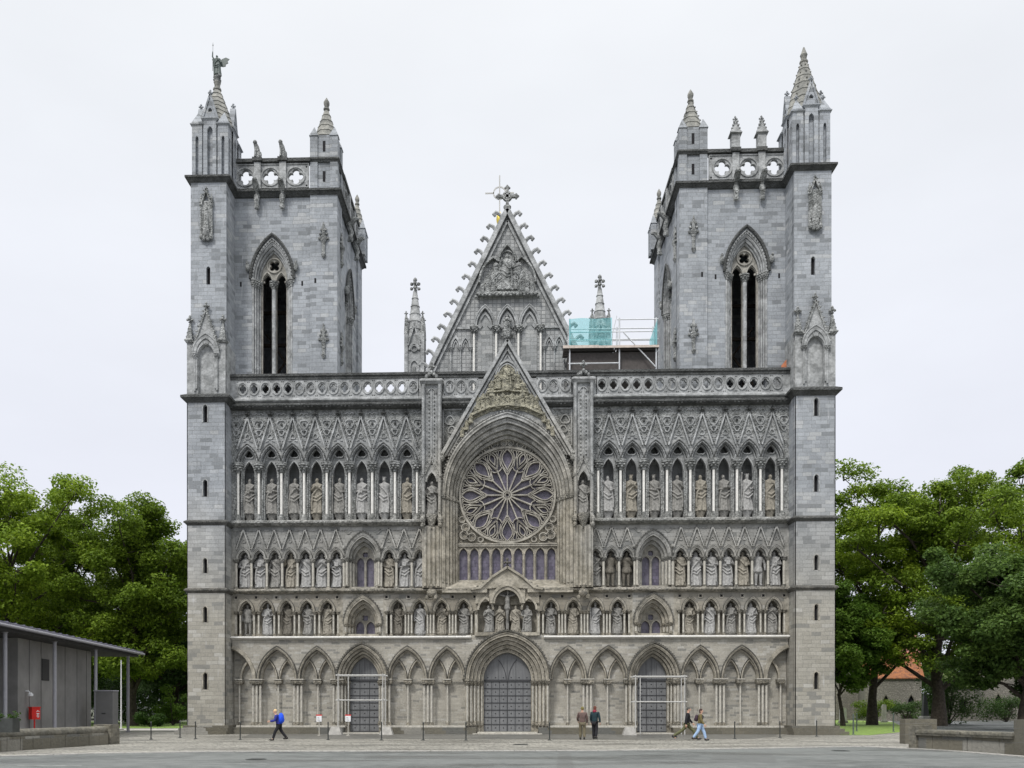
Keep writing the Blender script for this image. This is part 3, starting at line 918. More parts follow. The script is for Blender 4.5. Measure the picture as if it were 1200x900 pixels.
# ---- great arch, rose window and gable
mb = MB(); cv = MB()
ZS = 15.4
orders = [(4.22, 5.3, .8), (3.99, 4.98, 1.02), (3.78, 4.68, 1.3), (3.58, 4.36, 1.6), (3.42, 4.12, 1.9)]
for k, (a, r, y) in enumerate(orders):
    a0, r0 = (orders[k + 1][0], orders[k + 1][1]) if k + 1 < len(orders) else (3.26, 3.9)
    arch_band(mb, 0, ZS, a0, r0, a + .01, r + .01, y, 2.56, 24)
    roll(mb, 0, ZS, a - .07, r - .08, y, .07, 24)
    roll(mb, 0, ZS, (a + a0) / 2 - .02, (r + r0) / 2 - .02, y + .03, .04, 24)
    for s_ in (-1, 1):
        x0, x1 = sorted((s_ * a0, s_ * (a + .01)))
        mb.box(x0, x1, y, 2.56, 9.42, ZS)
        mb.lathe(s_ * (a - .07), y, [(.08, 9.75), (.08, ZS)], 8)
        mb.lathe(s_ * ((a + a0) / 2 - .02), y + .02, [(.045, 9.75), (.045, ZS)], 6)
        cv.box(*sorted((s_ * a0, s_ * (a + .03))), y - .12, y + .1, ZS - .13, ZS + .06)
        for q in range(2): cv.blob(s_ * (a - .07 - q * .1), y - .06, ZS - .2, .08, .08, .12, 5, 3)
for p in arc(0, ZS, 4.28, 5.38, 34)[1:-1]:
    cv.blob(p[0], .82, p[1], .075, .09, .075, 5, 3)
for a_, b_ in zip(arc(0, ZS, 3.34, 4.0, 44)[:-1], arc(0, ZS, 3.34, 4.0, 44)[1:]):
    cv.blob((a_[0] + b_[0]) / 2, 2.2, (a_[1] + b_[1]) / 2, .05, .06, .05, 5, 3)
for s_ in (-1, 1):
    for k in range(26): cv.blob(s_ * 3.34, 2.2, 9.9 + k * .21, .05, .06, .05, 5, 3)
    cv.blob(s_ * 4.22, .62, 17.7, .2, .2, .28, 6, 5); cv.blob(s_ * 4.22, .5, 17.95, .12, .12, .12, 6, 5)
# sloping sill
for x0, x1, xi0, xi1, ya, za in ((-4.22, -1.3, -3.3, -1.3, .86, 9.42), (1.3, 4.22, 1.3, 3.3, .86, 9.42), (-1.3, 1.3, -1.3, 1.3, 1.72, 9.83)):
    zb = 9.1 if ya < 1 else za - .2
    mb.add([(x0, ya, za), (x1, ya, za), (xi1, 2.2, 10.05), (xi0, 2.2, 10.05), (x0, ya, zb), (x1, ya, zb), (x1, 2.5, zb), (x0, 2.5, zb), (xi1, 2.5, 10.05), (xi0, 2.5, 10.05)],
       [(0, 1, 2, 3), (0, 1, 5, 4), (2, 3, 9, 8), (1, 2, 8, 6, 5), (0, 3, 9, 7, 4)])
garch = mb.build('great_arch', 'trim', cath)
hm = MB()
for a_, r_, y_ in orders: arch_band(hm, 0, ZS, a_ - .0, r_ - .0, a_ + .035, r_ + .045, y_ - .04, y_ + .02, 24)
hm.build('hollow_moulding', 'soot', garch)
cv.build('arch_carving', 'carved', garch)
# spandrel wall round the arch between the piers
mb = MB()
pts = opening(0, 9.42, ZS, 4.2, 5.28, 24)
mb.plate([(-4.3, 9.42)] + pts + [(4.3, 9.42), (4.3, 21.3), (-4.3, 21.3)], [], 1.3, 1.7, rim=False)
mb.build('spandrel_wall', 'carved', cath)
mb = MB()
for s_ in (-1, 1):
    for t in range(3):
        mb.bar(foil(s_ * (3.72 - .12 * t), 20.3 - .62 * t, .3 - .05 * t, 3, 18, PI / 2), .06, 1.2, 1.31, True)
    mb.bar([(s_ * 4.2, 21.0), (s_ * 2.95, 21.0)], .1, 1.18, 1.31); mb.bar([(s_ * 4.15, 21.0), (s_ * 4.15, 18.6)], .08, 1.18, 1.31)
mb.build('spandrel_scrolls', 'trim', garch)
# gable over the arch
mb = MB(); cv = MB()
ap, bx, bz = 25.25, 4.32, 17.75
sl = (ap - bz) / bx
gz = lambda x: ap - abs(x) * sl
inner = [p for p in arc(0, ZS, 4.24, 5.32, 24) if p[1] > bz + .25]
mb.plate([(-bx + .1, bz + .1)] + inner + [(bx - .1, bz + .1), (0, ap - .15)], [], .98, 1.24)
for s_ in (-1, 1):
    mb.bar([(s_ * bx, bz), (0, ap)], .2, .62, 1.3)
    mb.bar([(s_ * (bx - .3), bz + .12), (0, ap - .5)], .12, .78, 1.2)
    mb.bar([(s_ * (bx - .5), bz + .14), (0, ap - .85)], .06, .88, 1.2)
gab = mb.build('arch_gable', 'trim', cath)
mb = MB()
mb.bar(arc(0, 23.1, .72, .9, 10), .12, .82, 1.0); mb.bar(arc(0, 23.1, .58, .72, 10), .07, .88, 1.0)
mb.build('gable_niche', 'trim', gab)

# rose window
rose = MB()
cz, RR = 15.67, 3.12
Y0, Y1 = 2.16, 2.42
def pol(a, r): return (math.cos(a) * r, cz + math.sin(a) * r)
def leaf(a, r0, r1, w_, peak=.5, n=14):
    L = []
    for k in range(n + 1):
        t = k / n
        wd = w_ * (math.sin(PI * t ** (math.log(.5) / math.log(peak)))) ** .9
        L.append((t, wd))
    pts_ = []
    for t, wd in L: pts_.append((r0 + (r1 - r0) * t, wd))
    for t, wd in reversed(L[1:-1]): pts_.append((r0 + (r1 - r0) * t, -wd))
    return [(math.cos(a) * p - math.sin(a) * q, cz + math.sin(a) * p + math.cos(a) * q) for p, q in pts_]
rose.bar(circle(0, cz, RR, 64), .14, Y0 - .06, Y1, True)
rose.bar(circle(0, cz, RR - .14, 64), .05, Y0, Y1, True)
rose.bar(circle(0, cz, .27, 20), .09, Y0 - .02, Y1, True)
rose.bar(foil(0, cz, .17, 6, 24), .05, Y0, Y1, True)
for k in range(16):
    a = k * PI / 8 + PI / 2
    big = k % 2 == 0
    rose.bar([pol(a, .3), pol(a, (.50 if big else .56) * RR)], .075 if big else .085, Y0 - (.0 if big else .03), Y1)
    if big:
        rose.bar(leaf(a, .52 * RR, .965 * RR, .34, .6), .06, Y0 - .02, Y1, True)
        rose.bar(leaf(a, .47 * RR, 1.0 * RR, .50, .58), .045, Y0, Y1, True)
    else:
        rose.bar(leaf(a, .68 * RR, .93 * RR, .17, .62), .06, Y0, Y1, True)
        rose.bar(leaf(a, .56 * RR, .985 * RR, .31, .62), .06, Y0, Y1, True)
        for s_ in (-1, 1):
            rose.bar([pol(a, .56 * RR), pol(a + s_ * .1, .70 * RR), pol(a + s_ * .16, .86 * RR), pol(a + s_ * .2, .97 * RR)], .05, Y0, Y1)
    # pointed heads of the sixteen inner lights
    am = a + PI / 16
    h0, h1 = .43 * RR, .60 * RR
    rose.bar([pol(a + .03, h0 if big else .53 * RR), pol(am - .06, .55 * RR), pol(am, h1), pol(am + .06, .55 * RR), pol(a + PI / 8 - .03, h0 if not big else .53 * RR)], .055, Y0, Y1)
    for s_ in (-1, 1):
        rose.bar([pol(am + s_ * .03, .62 * RR), pol(am + s_ * .02, .78 * RR), pol(am + s_ * .07, .97 * RR)], .045, Y0 + .03, Y1)
# spandrels round the rose
for s_ in (-1, 1):
    for dx, dz, rr in ((2.85, -2.62, .27), (2.35, -2.75, .26), (2.75, -2.12, .26), (1.75, -2.92, .17), (2.98, -1.6, .2)):
        rose.bar(circle(s_ * dx, cz + dz, rr, 16), .06, Y0, Y1, True)
        rose.bar(foil(s_ * dx, cz + dz, rr * .75, 3, 15), .03, Y0 + .05, Y1, True)
    for dx, dz, rr in ((.23, 3.42, .19), (.85, 3.3, .22), (1.35, 3.03, .18), (1.75, 2.78, .13)):
        rose.bar(circle(s_ * dx, cz + dz, rr, 14), .055, Y0, Y1, True)
rose.bar(circle(0, cz + 3.74, .17, 14), .055, Y0, Y1, True)
rose.box(-3.32, 3.32, 2.05, 2.45, 12.28, 12.48)
rose.box(-3.32, 3.32, 2.12, 2.45, 9.95, 10.08)
rose.box(-3.32, 3.32, 2.0, 2.45, 12.4, 12.44)
pr = rose.build('rose_window', 'tracery', cath)
# stone web closing the spandrels outside the circle
mb = MB()
o_ = opening(0, 12.45, ZS, 3.3, 3.95, 20)
hs = [circle(0, cz, RR - .03, 64)]
mb.plate(o_, hs[:], 2.3, 2.44, rim=False)
mb.build('spandrel_web', 'carved', pr)
# nine lancets
mb = MB()
pw = 6.5 / 9
hs = [opening(-3.25 + (i + .5) * pw, 10.1, 11.75, pw / 2 - .09, .42, 6) for i in range(9)]
mb.plate([(-3.3, 9.95), (3.3, 9.95), (3.3, 12.3), (-3.3, 12.3)], hs, 2.2, 2.42, rim=False)
for i in range(9):
    c_ = -3.25 + (i + .5) * pw
    mb.bar(arc(c_, 11.75, pw / 2 - .05, .48, 8), .06, 2.13, 2.3)
    mb.lathe(c_ + pw / 2, 2.15, [(.05, 10.08), (.05, 11.75)], 8)
lan = mb.build('lancet_row', 'trim', pr)
mb = MB()
mb.plate(opening(0, 9.95, ZS, 3.32, 3.97, 20), [], 2.47, 2.5)
mb.build('glass', 'glass', pr)

# ---- crucifixion niche over the central door
mb = MB(); cv = MB()
mb.plate([(-2.1, 6.34), (2.1, 6.34), (2.1, 9.12), (-2.1, 9.12)], [], 1.9, 2.5)
arch_tile(mb, -1.15, 1.15, 8.4, 10.0, 0, 8.4, .95, 1.05, .95, 1.5)
for s_ in (-1, 1):
    arch_band(mb, s_ * 1.4, 8.0, .42, .7, .55, .86, .95, 1.4)
    mb.plate([(s_ * 1.15, 8.6), (s_ * 2.05, 8.4), (s_ * 2.05, 9.1), (s_ * 1.15, 9.6)], [], 1.1, 1.6)
    mb.bar([(s_ * 2.3, 9.32), (s_ * 1.75, 9.4), (s_ * 1.0, 10.08), (0, 10.72)], .14, .7, .98)
    for k in range(7):
        t = k / 6
        cv.blob(s_ * (2.3 * (1 - t)), .8, 9.3 + 1.5 * t ** 1.2, .09, .1, .08, 5, 3)
arch_band(mb, 0, 8.4, .8, .88, .97, 1.07, .85, 1.2); arch_band(mb, 0, 8.4, .95, 1.1, 1.12, 1.28, .78, 1.2)
mb.plate([(-1.9, 9.3)] + [p for p in arc(0, 8.4, 1.13, 1.3, 10) if p[1] > 9.3] + [(1.9, 9.3), (1.7, 9.4), (1.0, 10.05), (0, 10.68), (-1.0, 10.05), (-1.7, 9.4)], [], .84, 1.3, rim=False)
finial(cv, 0, .85, 10.6, .75)
mb.box(-2.1, 2.1, 1.0, 1.9, 6.34, 6.55)
mb.plate([(-1.6, 9.12), (1.6, 9.12), (0, 10.6)], [], 1.52, 1.7)
mb.plate([(-1.15, 8.4), (1.15, 8.4), (1.15, 9.12), (-1.15, 9.12)], [], 1.7, 1.8)
o = mb.build('crucifixion_niche', 'trim', cath)
cv.build('crockets', 'soot', o)

# ---- portals
def portal(cx_, ai, ri, ao, ro, zs, y0, y1, nord, door_y, name):
    mb = MB(); cb = MB()
    for k in range(nord):
        t0, t1 = k / nord, (k + 1) / nord
        a1 = ao + (ai - ao) * t0; a0 = ao + (ai - ao) * t1
        r1 = ro + (ri - ro) * t0; r0 = ro + (ri - ro) * t1
        y = y0 + (y1 - y0) * t0
        arch_band(mb, cx_, zs, a0, r0, a1 + .01, r1 + .01, y, 2.6, 16)
        roll(mb, cx_, zs, a1 - .06, r1 - .07, y, .065, 16)
        roll(mb, cx_, zs, (a1 + a0) / 2 - .02, (r1 + r0) / 2 - .02, y + .02, .035, 16)
        for s_ in (-1, 1):
            x0, x1 = sorted((cx_ + s_ * a0, cx_ + s_ * (a1 + .01)))
            mb.box(x0, x1, y + .12, 2.6, 0, zs)
            xx = cx_ + s_ * (a1 - .1)
            cb.m = 0; cb.lathe(xx, y + .05, [(.062, .8), (.062, zs - .38)], 8)
            cb.m = 1; cb.lathe(xx, y + .05, [(.13, .54), (.13, .68), (.09, .72), (.1, .77), (.062, .82)], 8)
            capital(cb, xx, y + .05, zs - .4, zs - .08, .07, .15)
            cb.box(*sorted((cx_ + s_ * (a0 + .0), cx_ + s_ * (a1 + .05))), y - .12, y + .3, zs - .09, zs + .01)
    hm = MB(); arch_band(hm, cx_, zs, ao + .02, ro + .03, ao + .1, ro + .13, y0 - .12, y0 + .2, 16)
    for k in range(1, nord): arch_band(hm, cx_, zs, ao + (ai - ao) * k / nord - .0, ro + (ri - ro) * k / nord, ao + (ai - ao) * k / nord + .03, ro + (ri - ro) * k / nord + .04, y0 + (y1 - y0) * (k - .55) / nord, y0 + (y1 - y0) * k / nord, 16)
    for p_ in arc(cx_, zs, ao + .11, ro + .14, 20)[1:-1]: hm.blob(p_[0], y0 - .05, p_[1], .06, .08, .05, 5, 3)
    for k, p in enumerate(arc(cx_, zs, ao + .02, ro + .02, 18)[1:-1]):
        pass
    o = mb.build(name, 'trim', cath)
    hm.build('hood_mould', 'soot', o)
    sides(cb, 'jamb_shafts', ('shaft', 'carved'), o, (cx_,))
    fb = MB()
    for k in range(3):
        for p in arc(cx_, zs, ai + (ao - ai) * (k + .45) / 3.2, ri + (ro - ri) * (k + .45) / 3.2, 14)[1:-1]:
            fb.blob(p[0], y1 + (y0 - y1) * (k + .75) / 3.2, p[1], .05, .06, .05, 5, 3)
    fb.build('portal_foliage', 'carved', o)
    return o
def door(cx_, a, r, zs, y, leaf2, name, parent):
    mb = MB()
    mb.plate(opening(cx_, .05, zs, a, r, 12), [], y, y + .12)
    d = mb.build(name, 'door', parent)
    bd = MB()
    n_ = 6 if leaf2 else 3
    rows_ = 7
    for i in range(1, n_):
        x = cx_ - a + 2 * a * i / n_
        bd.bar([(x, .06), (x, zs - .05)], .035 if i * 2 != n_ else .06, y - .03, y)
        top = arc(cx_, zs, a, r, 12)
    for j in range(rows_ + 1):
        z = .12 + (zs - .2) * j / rows_
        bd.bar([(cx_ - a + .02, z), (cx_ + a - .02, z)], .05, y - .035, y)
        for i in range(n_):
            bd.blob(cx_ - a + 2 * a * (i + .5) / n_, y, z + .24, .05, .03, .05, 6, 3)
    bd.box(cx_ - a, cx_ + a, y - .07, y, zs - .1, zs + .03)
    if leaf2:
        for s_ in (-1, 1):
            bd.bar([p for p in arc(cx_ + s_ * a * .98, zs, a * .93, r * 1.05, 12) if abs(p[0] - cx_) < a * .98 and (p[0] - cx_) * s_ >= 0 and math.hypot(p[0] - cx_, p[1] - zs) < a * 1.02], .045, y - .03, y)
    for s_ in (-1, 0, 1):
        x = cx_ + s_ * a * .36
        bd.bar([(x, zs), (x, zs + r * (.72 if s_ else .9))], .02, y - .015, y)
    bd.build('iron_strapwork', M['ironwork'], d)
    return d
M['ironwork'] = plain('dull_iron_strap', (.05, .052, .056), .6, .2)
op = portal(0, 1.55, 1.8, 2.68, 3.06, 3.5, .75, 1.95, 5, 2.1, 'central_portal')
door(0, 1.54, 1.78, 3.5, 2.08, True, 'door', op)
for sx in (-1, 1):
    op = portal(sx * DX, .97, 1.5, 1.62, 2.28, 3.52, .95, 1.95, 4, 2.1, 'side_portal')
    door(sx * DX, .96, 1.48, 3.52, 2.08, False, 'door', op)
    mb = MB()
    arch_tile(mb, *sorted((sx * 7.82, sx * 11.1)), 3.55, 6.12, sx * DX, 3.55, 1.55, 2.2, 1.25, 1.9)
    x0 = -2.66 if sx < 0 else 0
    mb.build('arcade_wall', 'rubble', cath)
mb = MB()
p_ = arc(0, 3.5, 2.62, 2.98, 14)
mb.plate([(-2.68, 3.55)] + [q for q in p_ if q[1] > 3.55] + [(2.68, 3.55), (2.68, 6.4), (-2.68, 6.4)], [], 1.2, 1.6, rim=False)
mb.build('arcade_wall', 'rubble', cath)
mb = MB(); mb.box(-1.9, 1.9, .3, 2.6, 0, .12); mb.box(-2.2, 2.2, -.1, .3, 0, .06)
for sx in (-1, 1): mb.box(sx * DX - 1.2, sx * DX + 1.2, .5, 2.6, 0, .08)
mb.build('threshold', 'shaft', cath)

# ---- balustrade of the gallery walk
mb = MB()
def bal_tile(mb, c_, hw, z0, z1):
    hz = (z0 + z1) / 2 + .02
    o_ = [(c_ - hw, z0), (c_ + hw, z0), (c_ + hw, z1), (c_ - hw, z1)]
    hs_ = [foil(c_, hz, hw * .62, 4, 24, 0, .26)]
    hs_ = [[(p[0], hz + (p[1] - hz) * 1.25) for p in hs_[0]]]
    hs_ += [circle(c_ + s_ * hw * .86, zz, .04, 6) for s_ in (-1, 1) for zz in (z0 + .14, z1 - .14)]
    mb.plate(o_, hs_, 1.05, 1.28, rim=False, back=True)
    mb.bar([(p[0], hz + (p[1] - hz) * 1.32) for p in circle(c_, hz, hw * .82, 20)], .05, .98, 1.06, True)
hp = P / 4
segs = []
for sx in (-1, 1):
    for i in range(16): bal_tile(mb, sx * (-17.69 + .1 + hp * (2 * i + 1)), hp, 21.8, 23.02)
    for i in range(3): bal_tile(mb, sx * (-4.1 + hp * (2 * i + 1)), hp, 21.8, 23.02)
for x0, x1 in ((-18.02, -17.59), (17.59, 18.02), (-5.75, -5.4), (5.4, 5.75)): mb.box(x0, x1, 1.05, 1.28, 21.8, 23.02)
bal = sides(mb, 'balustrade', 'trim', cath, (-4.86, 0, 4.86))
mb = MB()
for x0, x1 in ((-18.05, -1.15), (1.15, 18.05)):
    pass
for x0, x1 in ((-18.05, -4.87), (-4.85, -1.15), (1.15, 4.85), (4.87, 18.05)):
    mb.box(x0, x1, .9, 1.4, 23.2, 23.36); mb.box(x0, x1, .98, 1.34, 23.02, 23.2)
sides(mb, 'coping', 'soot', bal, (-4.86, 0, 4.86))

# ---- buttresses at the outer corners
def face_panel(mb, x0, x1, z0, z1, y0, slits, depth=.35):
    """front face of a block pierced by narrow pointed slits"""
    hs_ = [opening(c_, a_, b_, w_, w_ * 1.3, 4) for c_, a_, b_, w_ in slits]
    mb.plate([(x0, z0), (x1, z0), (x1, z1), (x0, z1)], hs_, y0, y0 + depth, rim=False)
for sx in (-1, 1):
    T = Matrix.Diagonal((sx, 1, 1, 1))
    mb = MB(T)
    X0, X1 = 18.02, 20.52
    sc = 19.33
    sl_ = [(sc, 2.85, 3.75, .13), (sc, 7.15, 8.0, .12), (sc, 10.3, 11.1, .12), (sc, 15.2, 16.1, .13), (sc, 19.95, 20.9, .13)]
    face_panel(mb, X0, X1, .5, 21.4, 0, sl_)
    mb.box(X0, X1, .3, .34, .5, 21.4)
    mb.box(X0, X0 + .05, .0, 4.5, .5, 21.4); mb.box(X1 - .05, X1, .0, 4.5, .5, 21.4)
    but = mb.build('buttress', 'ashlar', cath)
    mb = MB(T)
    for c_, a_, b_, w_ in sl_:
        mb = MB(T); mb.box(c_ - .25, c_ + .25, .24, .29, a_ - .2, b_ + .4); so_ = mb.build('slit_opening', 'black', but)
        mb = MB(T); mb.bar(opening(c_, a_, b_, w_ + .04, (w_ + .04) * 1.3, 4), .06, -.03, .02); mb.build('slit_frame', 'trim', but)
    mb = MB(T)
    for k, (o_, z0, z1) in enumerate(((.62, 0, .2), (.42, .2, .38), (.2, .38, .55))):
        mb.box(X0 - .25, X1 + o_, -o_, 4, z0, z1)
    mb.build('stepped_base', 'greystone', but)
    mb = MB(T)
    for a_ in ((9.02, 9.36, .15), (13.36, 13.72, .17), (21.22, 21.8, .32)):
        mb = MB(T); mb.cornice(X0 - .03, X1, 0, 4.5, *a_); mb.build('ledge', 'soot', but)

    # upper stage with blind gabled panel and corner pinnacles
    mb = MB(T)
    arch_tile(mb, X0, X1, 21.78, 25.1, 19.27, 24.2, .52, .75, .0, .22)
    mb.box(X0, X1, .22, 3.6, 21.78, 25.1)
    ring_arch(mb, 19.27, 22.1, 24.2, .56, .8, .68, .98, -.08, .0)
    for s_ in (-1, 1):
        mb.lathe(19.27 + s_ * .72, -.06, [(.07, 21.95), (.07, 24.1)], 8)
        capital(mb, 19.27 + s_ * .72, -.06, 24.0, 24.35, .08, .18)
    arch_band(mb, 19.27, 24.3, .62, 1.0, .86, 1.3, -.14, .0)
    roll(mb, 19.27, 24.3, .84, 1.28, -.14, .05)
    mb.plate([(18.5, 24.9), (20.04, 24.9), (19.27, 27.0)], [], -.06, .3)
    st = mb.build('pedestal_stage', 'trim', but)
    mb = MB(T)
    gablet(mb, 19.27, 24.55, .86, 2.6, -.16, .25, .1, 8, .075, .6)
    mb.bar(foil(19.27, 25.1, .2, 3, 15, PI / 2), .06, -.1, .0, True)
    for s_, xx in ((-1, 18.22), (1, 20.36)):
        for yy in (.12, 3.3):
            mb.cornice(xx - .2, xx + .2, yy - .22, yy + .2, 25.05, 25.3, .08)
            mb.frustum(xx - .2, xx + .2, yy - .2, yy + .2, 25.3, 26.3, .25)
            for k in range(3):
                for q in (-1, 1): mb.blob(xx + q * .17 * (1 - k * .25), yy - .15 * (1 - k * .25), 25.45 + k * .26, .06, .06, .05, 5, 3)
            finial(mb, xx, yy, 26.2, .7)
    mb.build('pinnacles', 'carved', but)

    # shaft
    SX0, SX1 = 18.05, 20.36
    mb = MB(T)
    sl2 = [(19.22, 28.9, 29.9, .13)]
    face_panel(mb, SX0, SX1, 25.1, 35.5, .25, sl2)
    mb.box(SX0, SX1, .55, 3.6, 25.1, 35.5)
    mb.box(SX0, SX0 + .05, .26, .6, 25.1, 35.5); mb.box(SX1 - .05, SX1, .26, .6, 25.1, 35.5)
    sh = mb.build('turret_shaft', 'ashlar', cath)
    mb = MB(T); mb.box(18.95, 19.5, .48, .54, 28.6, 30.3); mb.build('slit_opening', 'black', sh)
    # carved tabernacle high on the shaft
    mb = MB(T)
    c_ = 19.3
    mb.box(c_ - .3, c_ + .3, .1, .3, 32.4, 34.2)
    gablet(mb, c_, 33.9, .33, 1.0, .0, .28, .09, 4, .06, .3)
    for s_ in (-1, 1):
        mb.lathe(c_ + s_ * .34, .12, [(.08, 31.9), (.07, 34.0), (.13, 34.1), (.01, 34.7)], 6)
        mb.blob(c_ + s_ * .3, .08, 31.9, .17, .15, .2, 6, 4); mb.blob(c_ + s_ * .12, .05, 31.75, .14, .14, .16, 6, 4)
        mb.blob(c_ + s_ * .34, .1, 33.95, .14, .12, .12, 6, 4)
    mb.lathe(c_, .1, [(.1, 31.7), (.28, 32.1), (.22, 32.3), (.17, 33.0), (.14, 33.5), (.07, 33.55), (.1, 33.75), (.03, 33.9)], 8)
    mb.build('carved_tabernacle', 'carved', sh)
    mb = MB(T); mb.cornice(SX0 - .02, SX1, .25, 3.6, 35.45, 35.95, .3); mb.build('cornice', 'soot', sh)

    # turret: four corner piers, gabled faces, banded spire
    mb = MB(T); ds = MB(T)
    TX0, TX1, TY0, TY1, TZ0, TZ1 = 17.95, 20.3, .3, 3.2, 35.93, 39.3
    tcx, tcy = (TX0 + TX1) / 2, (TY0 + TY1) / 2
    mb.box(TX0 + .22, TX1 - .22, TY0 + .22, TY1 - .22, TZ0, TZ1 + .4)
    fr = []
    for (ax, ay) in ((0, -1), (0, 1), (-1, 0), (1, 0)):
        ang = math.atan2(ay, ax) + PI / 2
        hw = (TX1 - TX0) / 2 if ax == 0 else (TY1 - TY0) / 2
        dd = (TY1 - TY0) / 2 if ax == 0 else (TX1 - TX0) / 2
        Mt = T @ Matrix.Translation((tcx, tcy, 0)) @ Matrix.Rotation(ang, 4, 'Z') @ Matrix.Translation((0, -dd, 0))
        fm = MB(Mt)
        arch_tile(fm, -.42, .42, TZ0, TZ1 + .2, 0, TZ1 - .5, .17, .3, -.02, .22)
        for s_ in (-1, 1):
            fm.box(*sorted((s_ * .42, s_ * (hw - .62))), .08, .22, TZ0, TZ1)
            c2 = s_ * (hw - .33)
            arch_tile(fm, c2 - .33, c2 + .33, TZ0, TZ1 - .15, c2, TZ1 - 1.0, .1, .2, .0, .22)
        fm.cornice(-.44, .44, -.02, .3, TZ1 + .18, TZ1 + .4, .1)
        fm.plate([(-.42, TZ1 + .4), (.42, TZ1 + .4), (0, TZ1 + 1.75)], [foil(0, TZ1 + .85, .15, 3, 12, PI / 2)], .0, .3)
        for s_ in (-1, 1): fm.bar([(s_ * .46, TZ1 + .38), (0, TZ1 + 1.85)], .1, -.06, .3)
        finial(fm, 0, .1, TZ1 + 1.75, .5)
        mb.v, o0 = mb.v + fm.v, len(mb.v)
        mb.f += [tuple(i + o0 for i in f) for f in fm.f]; mb.mi += fm.mi
        ds2 = MB(Mt)
        for c2, w_, zt in ((0, .19, TZ1 - .15), (hw - .33, .12, TZ1 - .7), (-hw + .33, .12, TZ1 - .7)):
            ds2.box(c2 - w_, c2 + w_, .205, .215, TZ0, zt)
        o0 = len(ds.v); ds.v += ds2.v; ds.f += [tuple(i + o0 for i in f) for f in ds2.f]; ds.mi += ds2.mi
    for xx in (TX0 + .33, TX1 - .33):
        for yy in (TY0 + .33, TY1 - .33):
            mb.cornice(xx - .33, xx + .33, yy - .33, yy + .33, TZ1 - .17, TZ1 + .05, .1)
            mb.frustum(xx - .36, xx + .36, yy - .36, yy + .36, TZ1 + .05, TZ1 + .85, .08)
            if sx > 0: finial(mb, xx, yy, TZ1 + .75, .45)
    tur = mb.build('turret', 'ashlar', cath)
    # tall banded spire
    mb = MB(T)
    top = 43.9 if sx > 0 else 43.0
    n_ = 7 if sx > 0 else 8
    pr_ = []
    for k in range(n_):
        t0, t1 = k / n_, (k + 1) / n_
        r0 = 1.32 * (1 - t0) + .2 * t0; r1 = 1.32 * (1 - t1) + .2 * t1
        z0 = TZ1 + .3 + (top - TZ1 - .9) * t0; z1 = TZ1 + .3 + (top - TZ1 - .9) * t1
        pr_ += [(r0 + .05, z0), (r0, z0 + .08), (r1 + .02, z1 - .03)]
    pr_ += [(.27, top - .6), (.27, top - .5), (.16, top - .42), (.2, top - .2), (.24, top - .1), (.15, top + .1), (.05, top + .4 if sx > 0 else top + .15)]
    mb.lathe(tcx, tcy, pr_, 8, PI / 8)
    if sx > 0:
        for k in range(n_):
            t = (k + .5) / n_
            rr = 1.34 * (1 - t) + .22 * t
            for q in range(8): mb.blob(tcx + rr * math.cos(q * PI / 4), tcy + rr * math.sin(q * PI / 4), TZ1 + .3 + (top - TZ1 - .9) * t, .06, .06, .06, 5, 3)
    mb.build('spire', 'spire_stone', tur)

# ---- towers
def belfry(Mt, parent):
    """deep two light belfry opening in local coordinates, wall face at y = 0, centred on x = 0"""
    mb = MB(Mt); cv = MB(Mt)
    z0, zs = 23.4, 30.05
    hd_ = MB(Mt); roll(hd_, 0, zs, 1.45, 2.95, -.12, .1, 12)
    for p_ in arc(0, zs, 1.3, 2.62, 14)[1:-1]: hd_.blob(p_[0], -.1, p_[1], .05, .06, .05, 5, 3)
    od = [(1.34, 2.72, -.06), (1.22, 2.5, .06), (1.11, 2.3, .22), (1.01, 2.1, .4)]
    for k, (a, r, y) in enumerate(od):
        a0, r0 = (od[k + 1][0], od[k + 1][1]) if k < 3 else (.93, 1.95)
        arch_band(mb, 0, zs, a0, r0, a + .01, r + .01, y, .9, 12)
        roll(mb, 0, zs, a - .05, r - .06, y, .06, 12)
        for s_ in (-1, 1):
            mb.box(*sorted((s_ * a0, s_ * (a + .01))), max(y, .02) + .08, .9, z0, zs)
            mb.lathe(s_ * (a - .06), y + .06, [(.065, z0), (.065, zs - .4)], 8)
            capital(cv, s_ * (a - .06), y + .06, zs - .5, zs + .02, .08, .17)
    pass
    for s_ in (-1, 1):
        cv.blob(s_ * 1.6, -.15, zs + .75, .17, .2, .3, 6, 5); cv.blob(s_ * 1.62, -.25, zs + 1.0, .1, .12, .12, 6, 4)
    hs_ = [opening(s_ * .47, z0 + .02, zs + .0, .33, .58, 6) for s_ in (-1, 1)]
    hs_.append(foil(0, zs + 1.16, .38, 4, 28, PI / 4, .45))
    tp_ = MB(Mt); tp_.plate(opening(0, z0, zs, .94, 1.97, 10), hs_, .55, .78, rim=False, back=True)
    tp_.bar(circle(0, zs + 1.16, .47, 20), .08, .46, .6, True)
    for s_ in (-1, 1):
        tp_.bar(arc(s_ * .47, zs, .38, .72, 8), .08, .46, .6)
        tp_.blob(s_ * .47 - .26, .66, zs + .12, .1, .08, .1, 5, 3); tp_.blob(s_ * .47 + .26, .66, zs + .12, .1, .08, .1, 5, 3)
    mb.lathe(0, .42, [(.14, z0), (.14, zs - .4)], 10)
    capital(cv, 0, .42, zs - .5, zs + .02, .15, .28)
    o = mb.build('belfry_window', 'trim', parent)
    cv.build('window_carving', 'carved', o)
    tp_.build('tracery', 'tracery', o)
    hd_.build('hood_mould', 'soot', o)
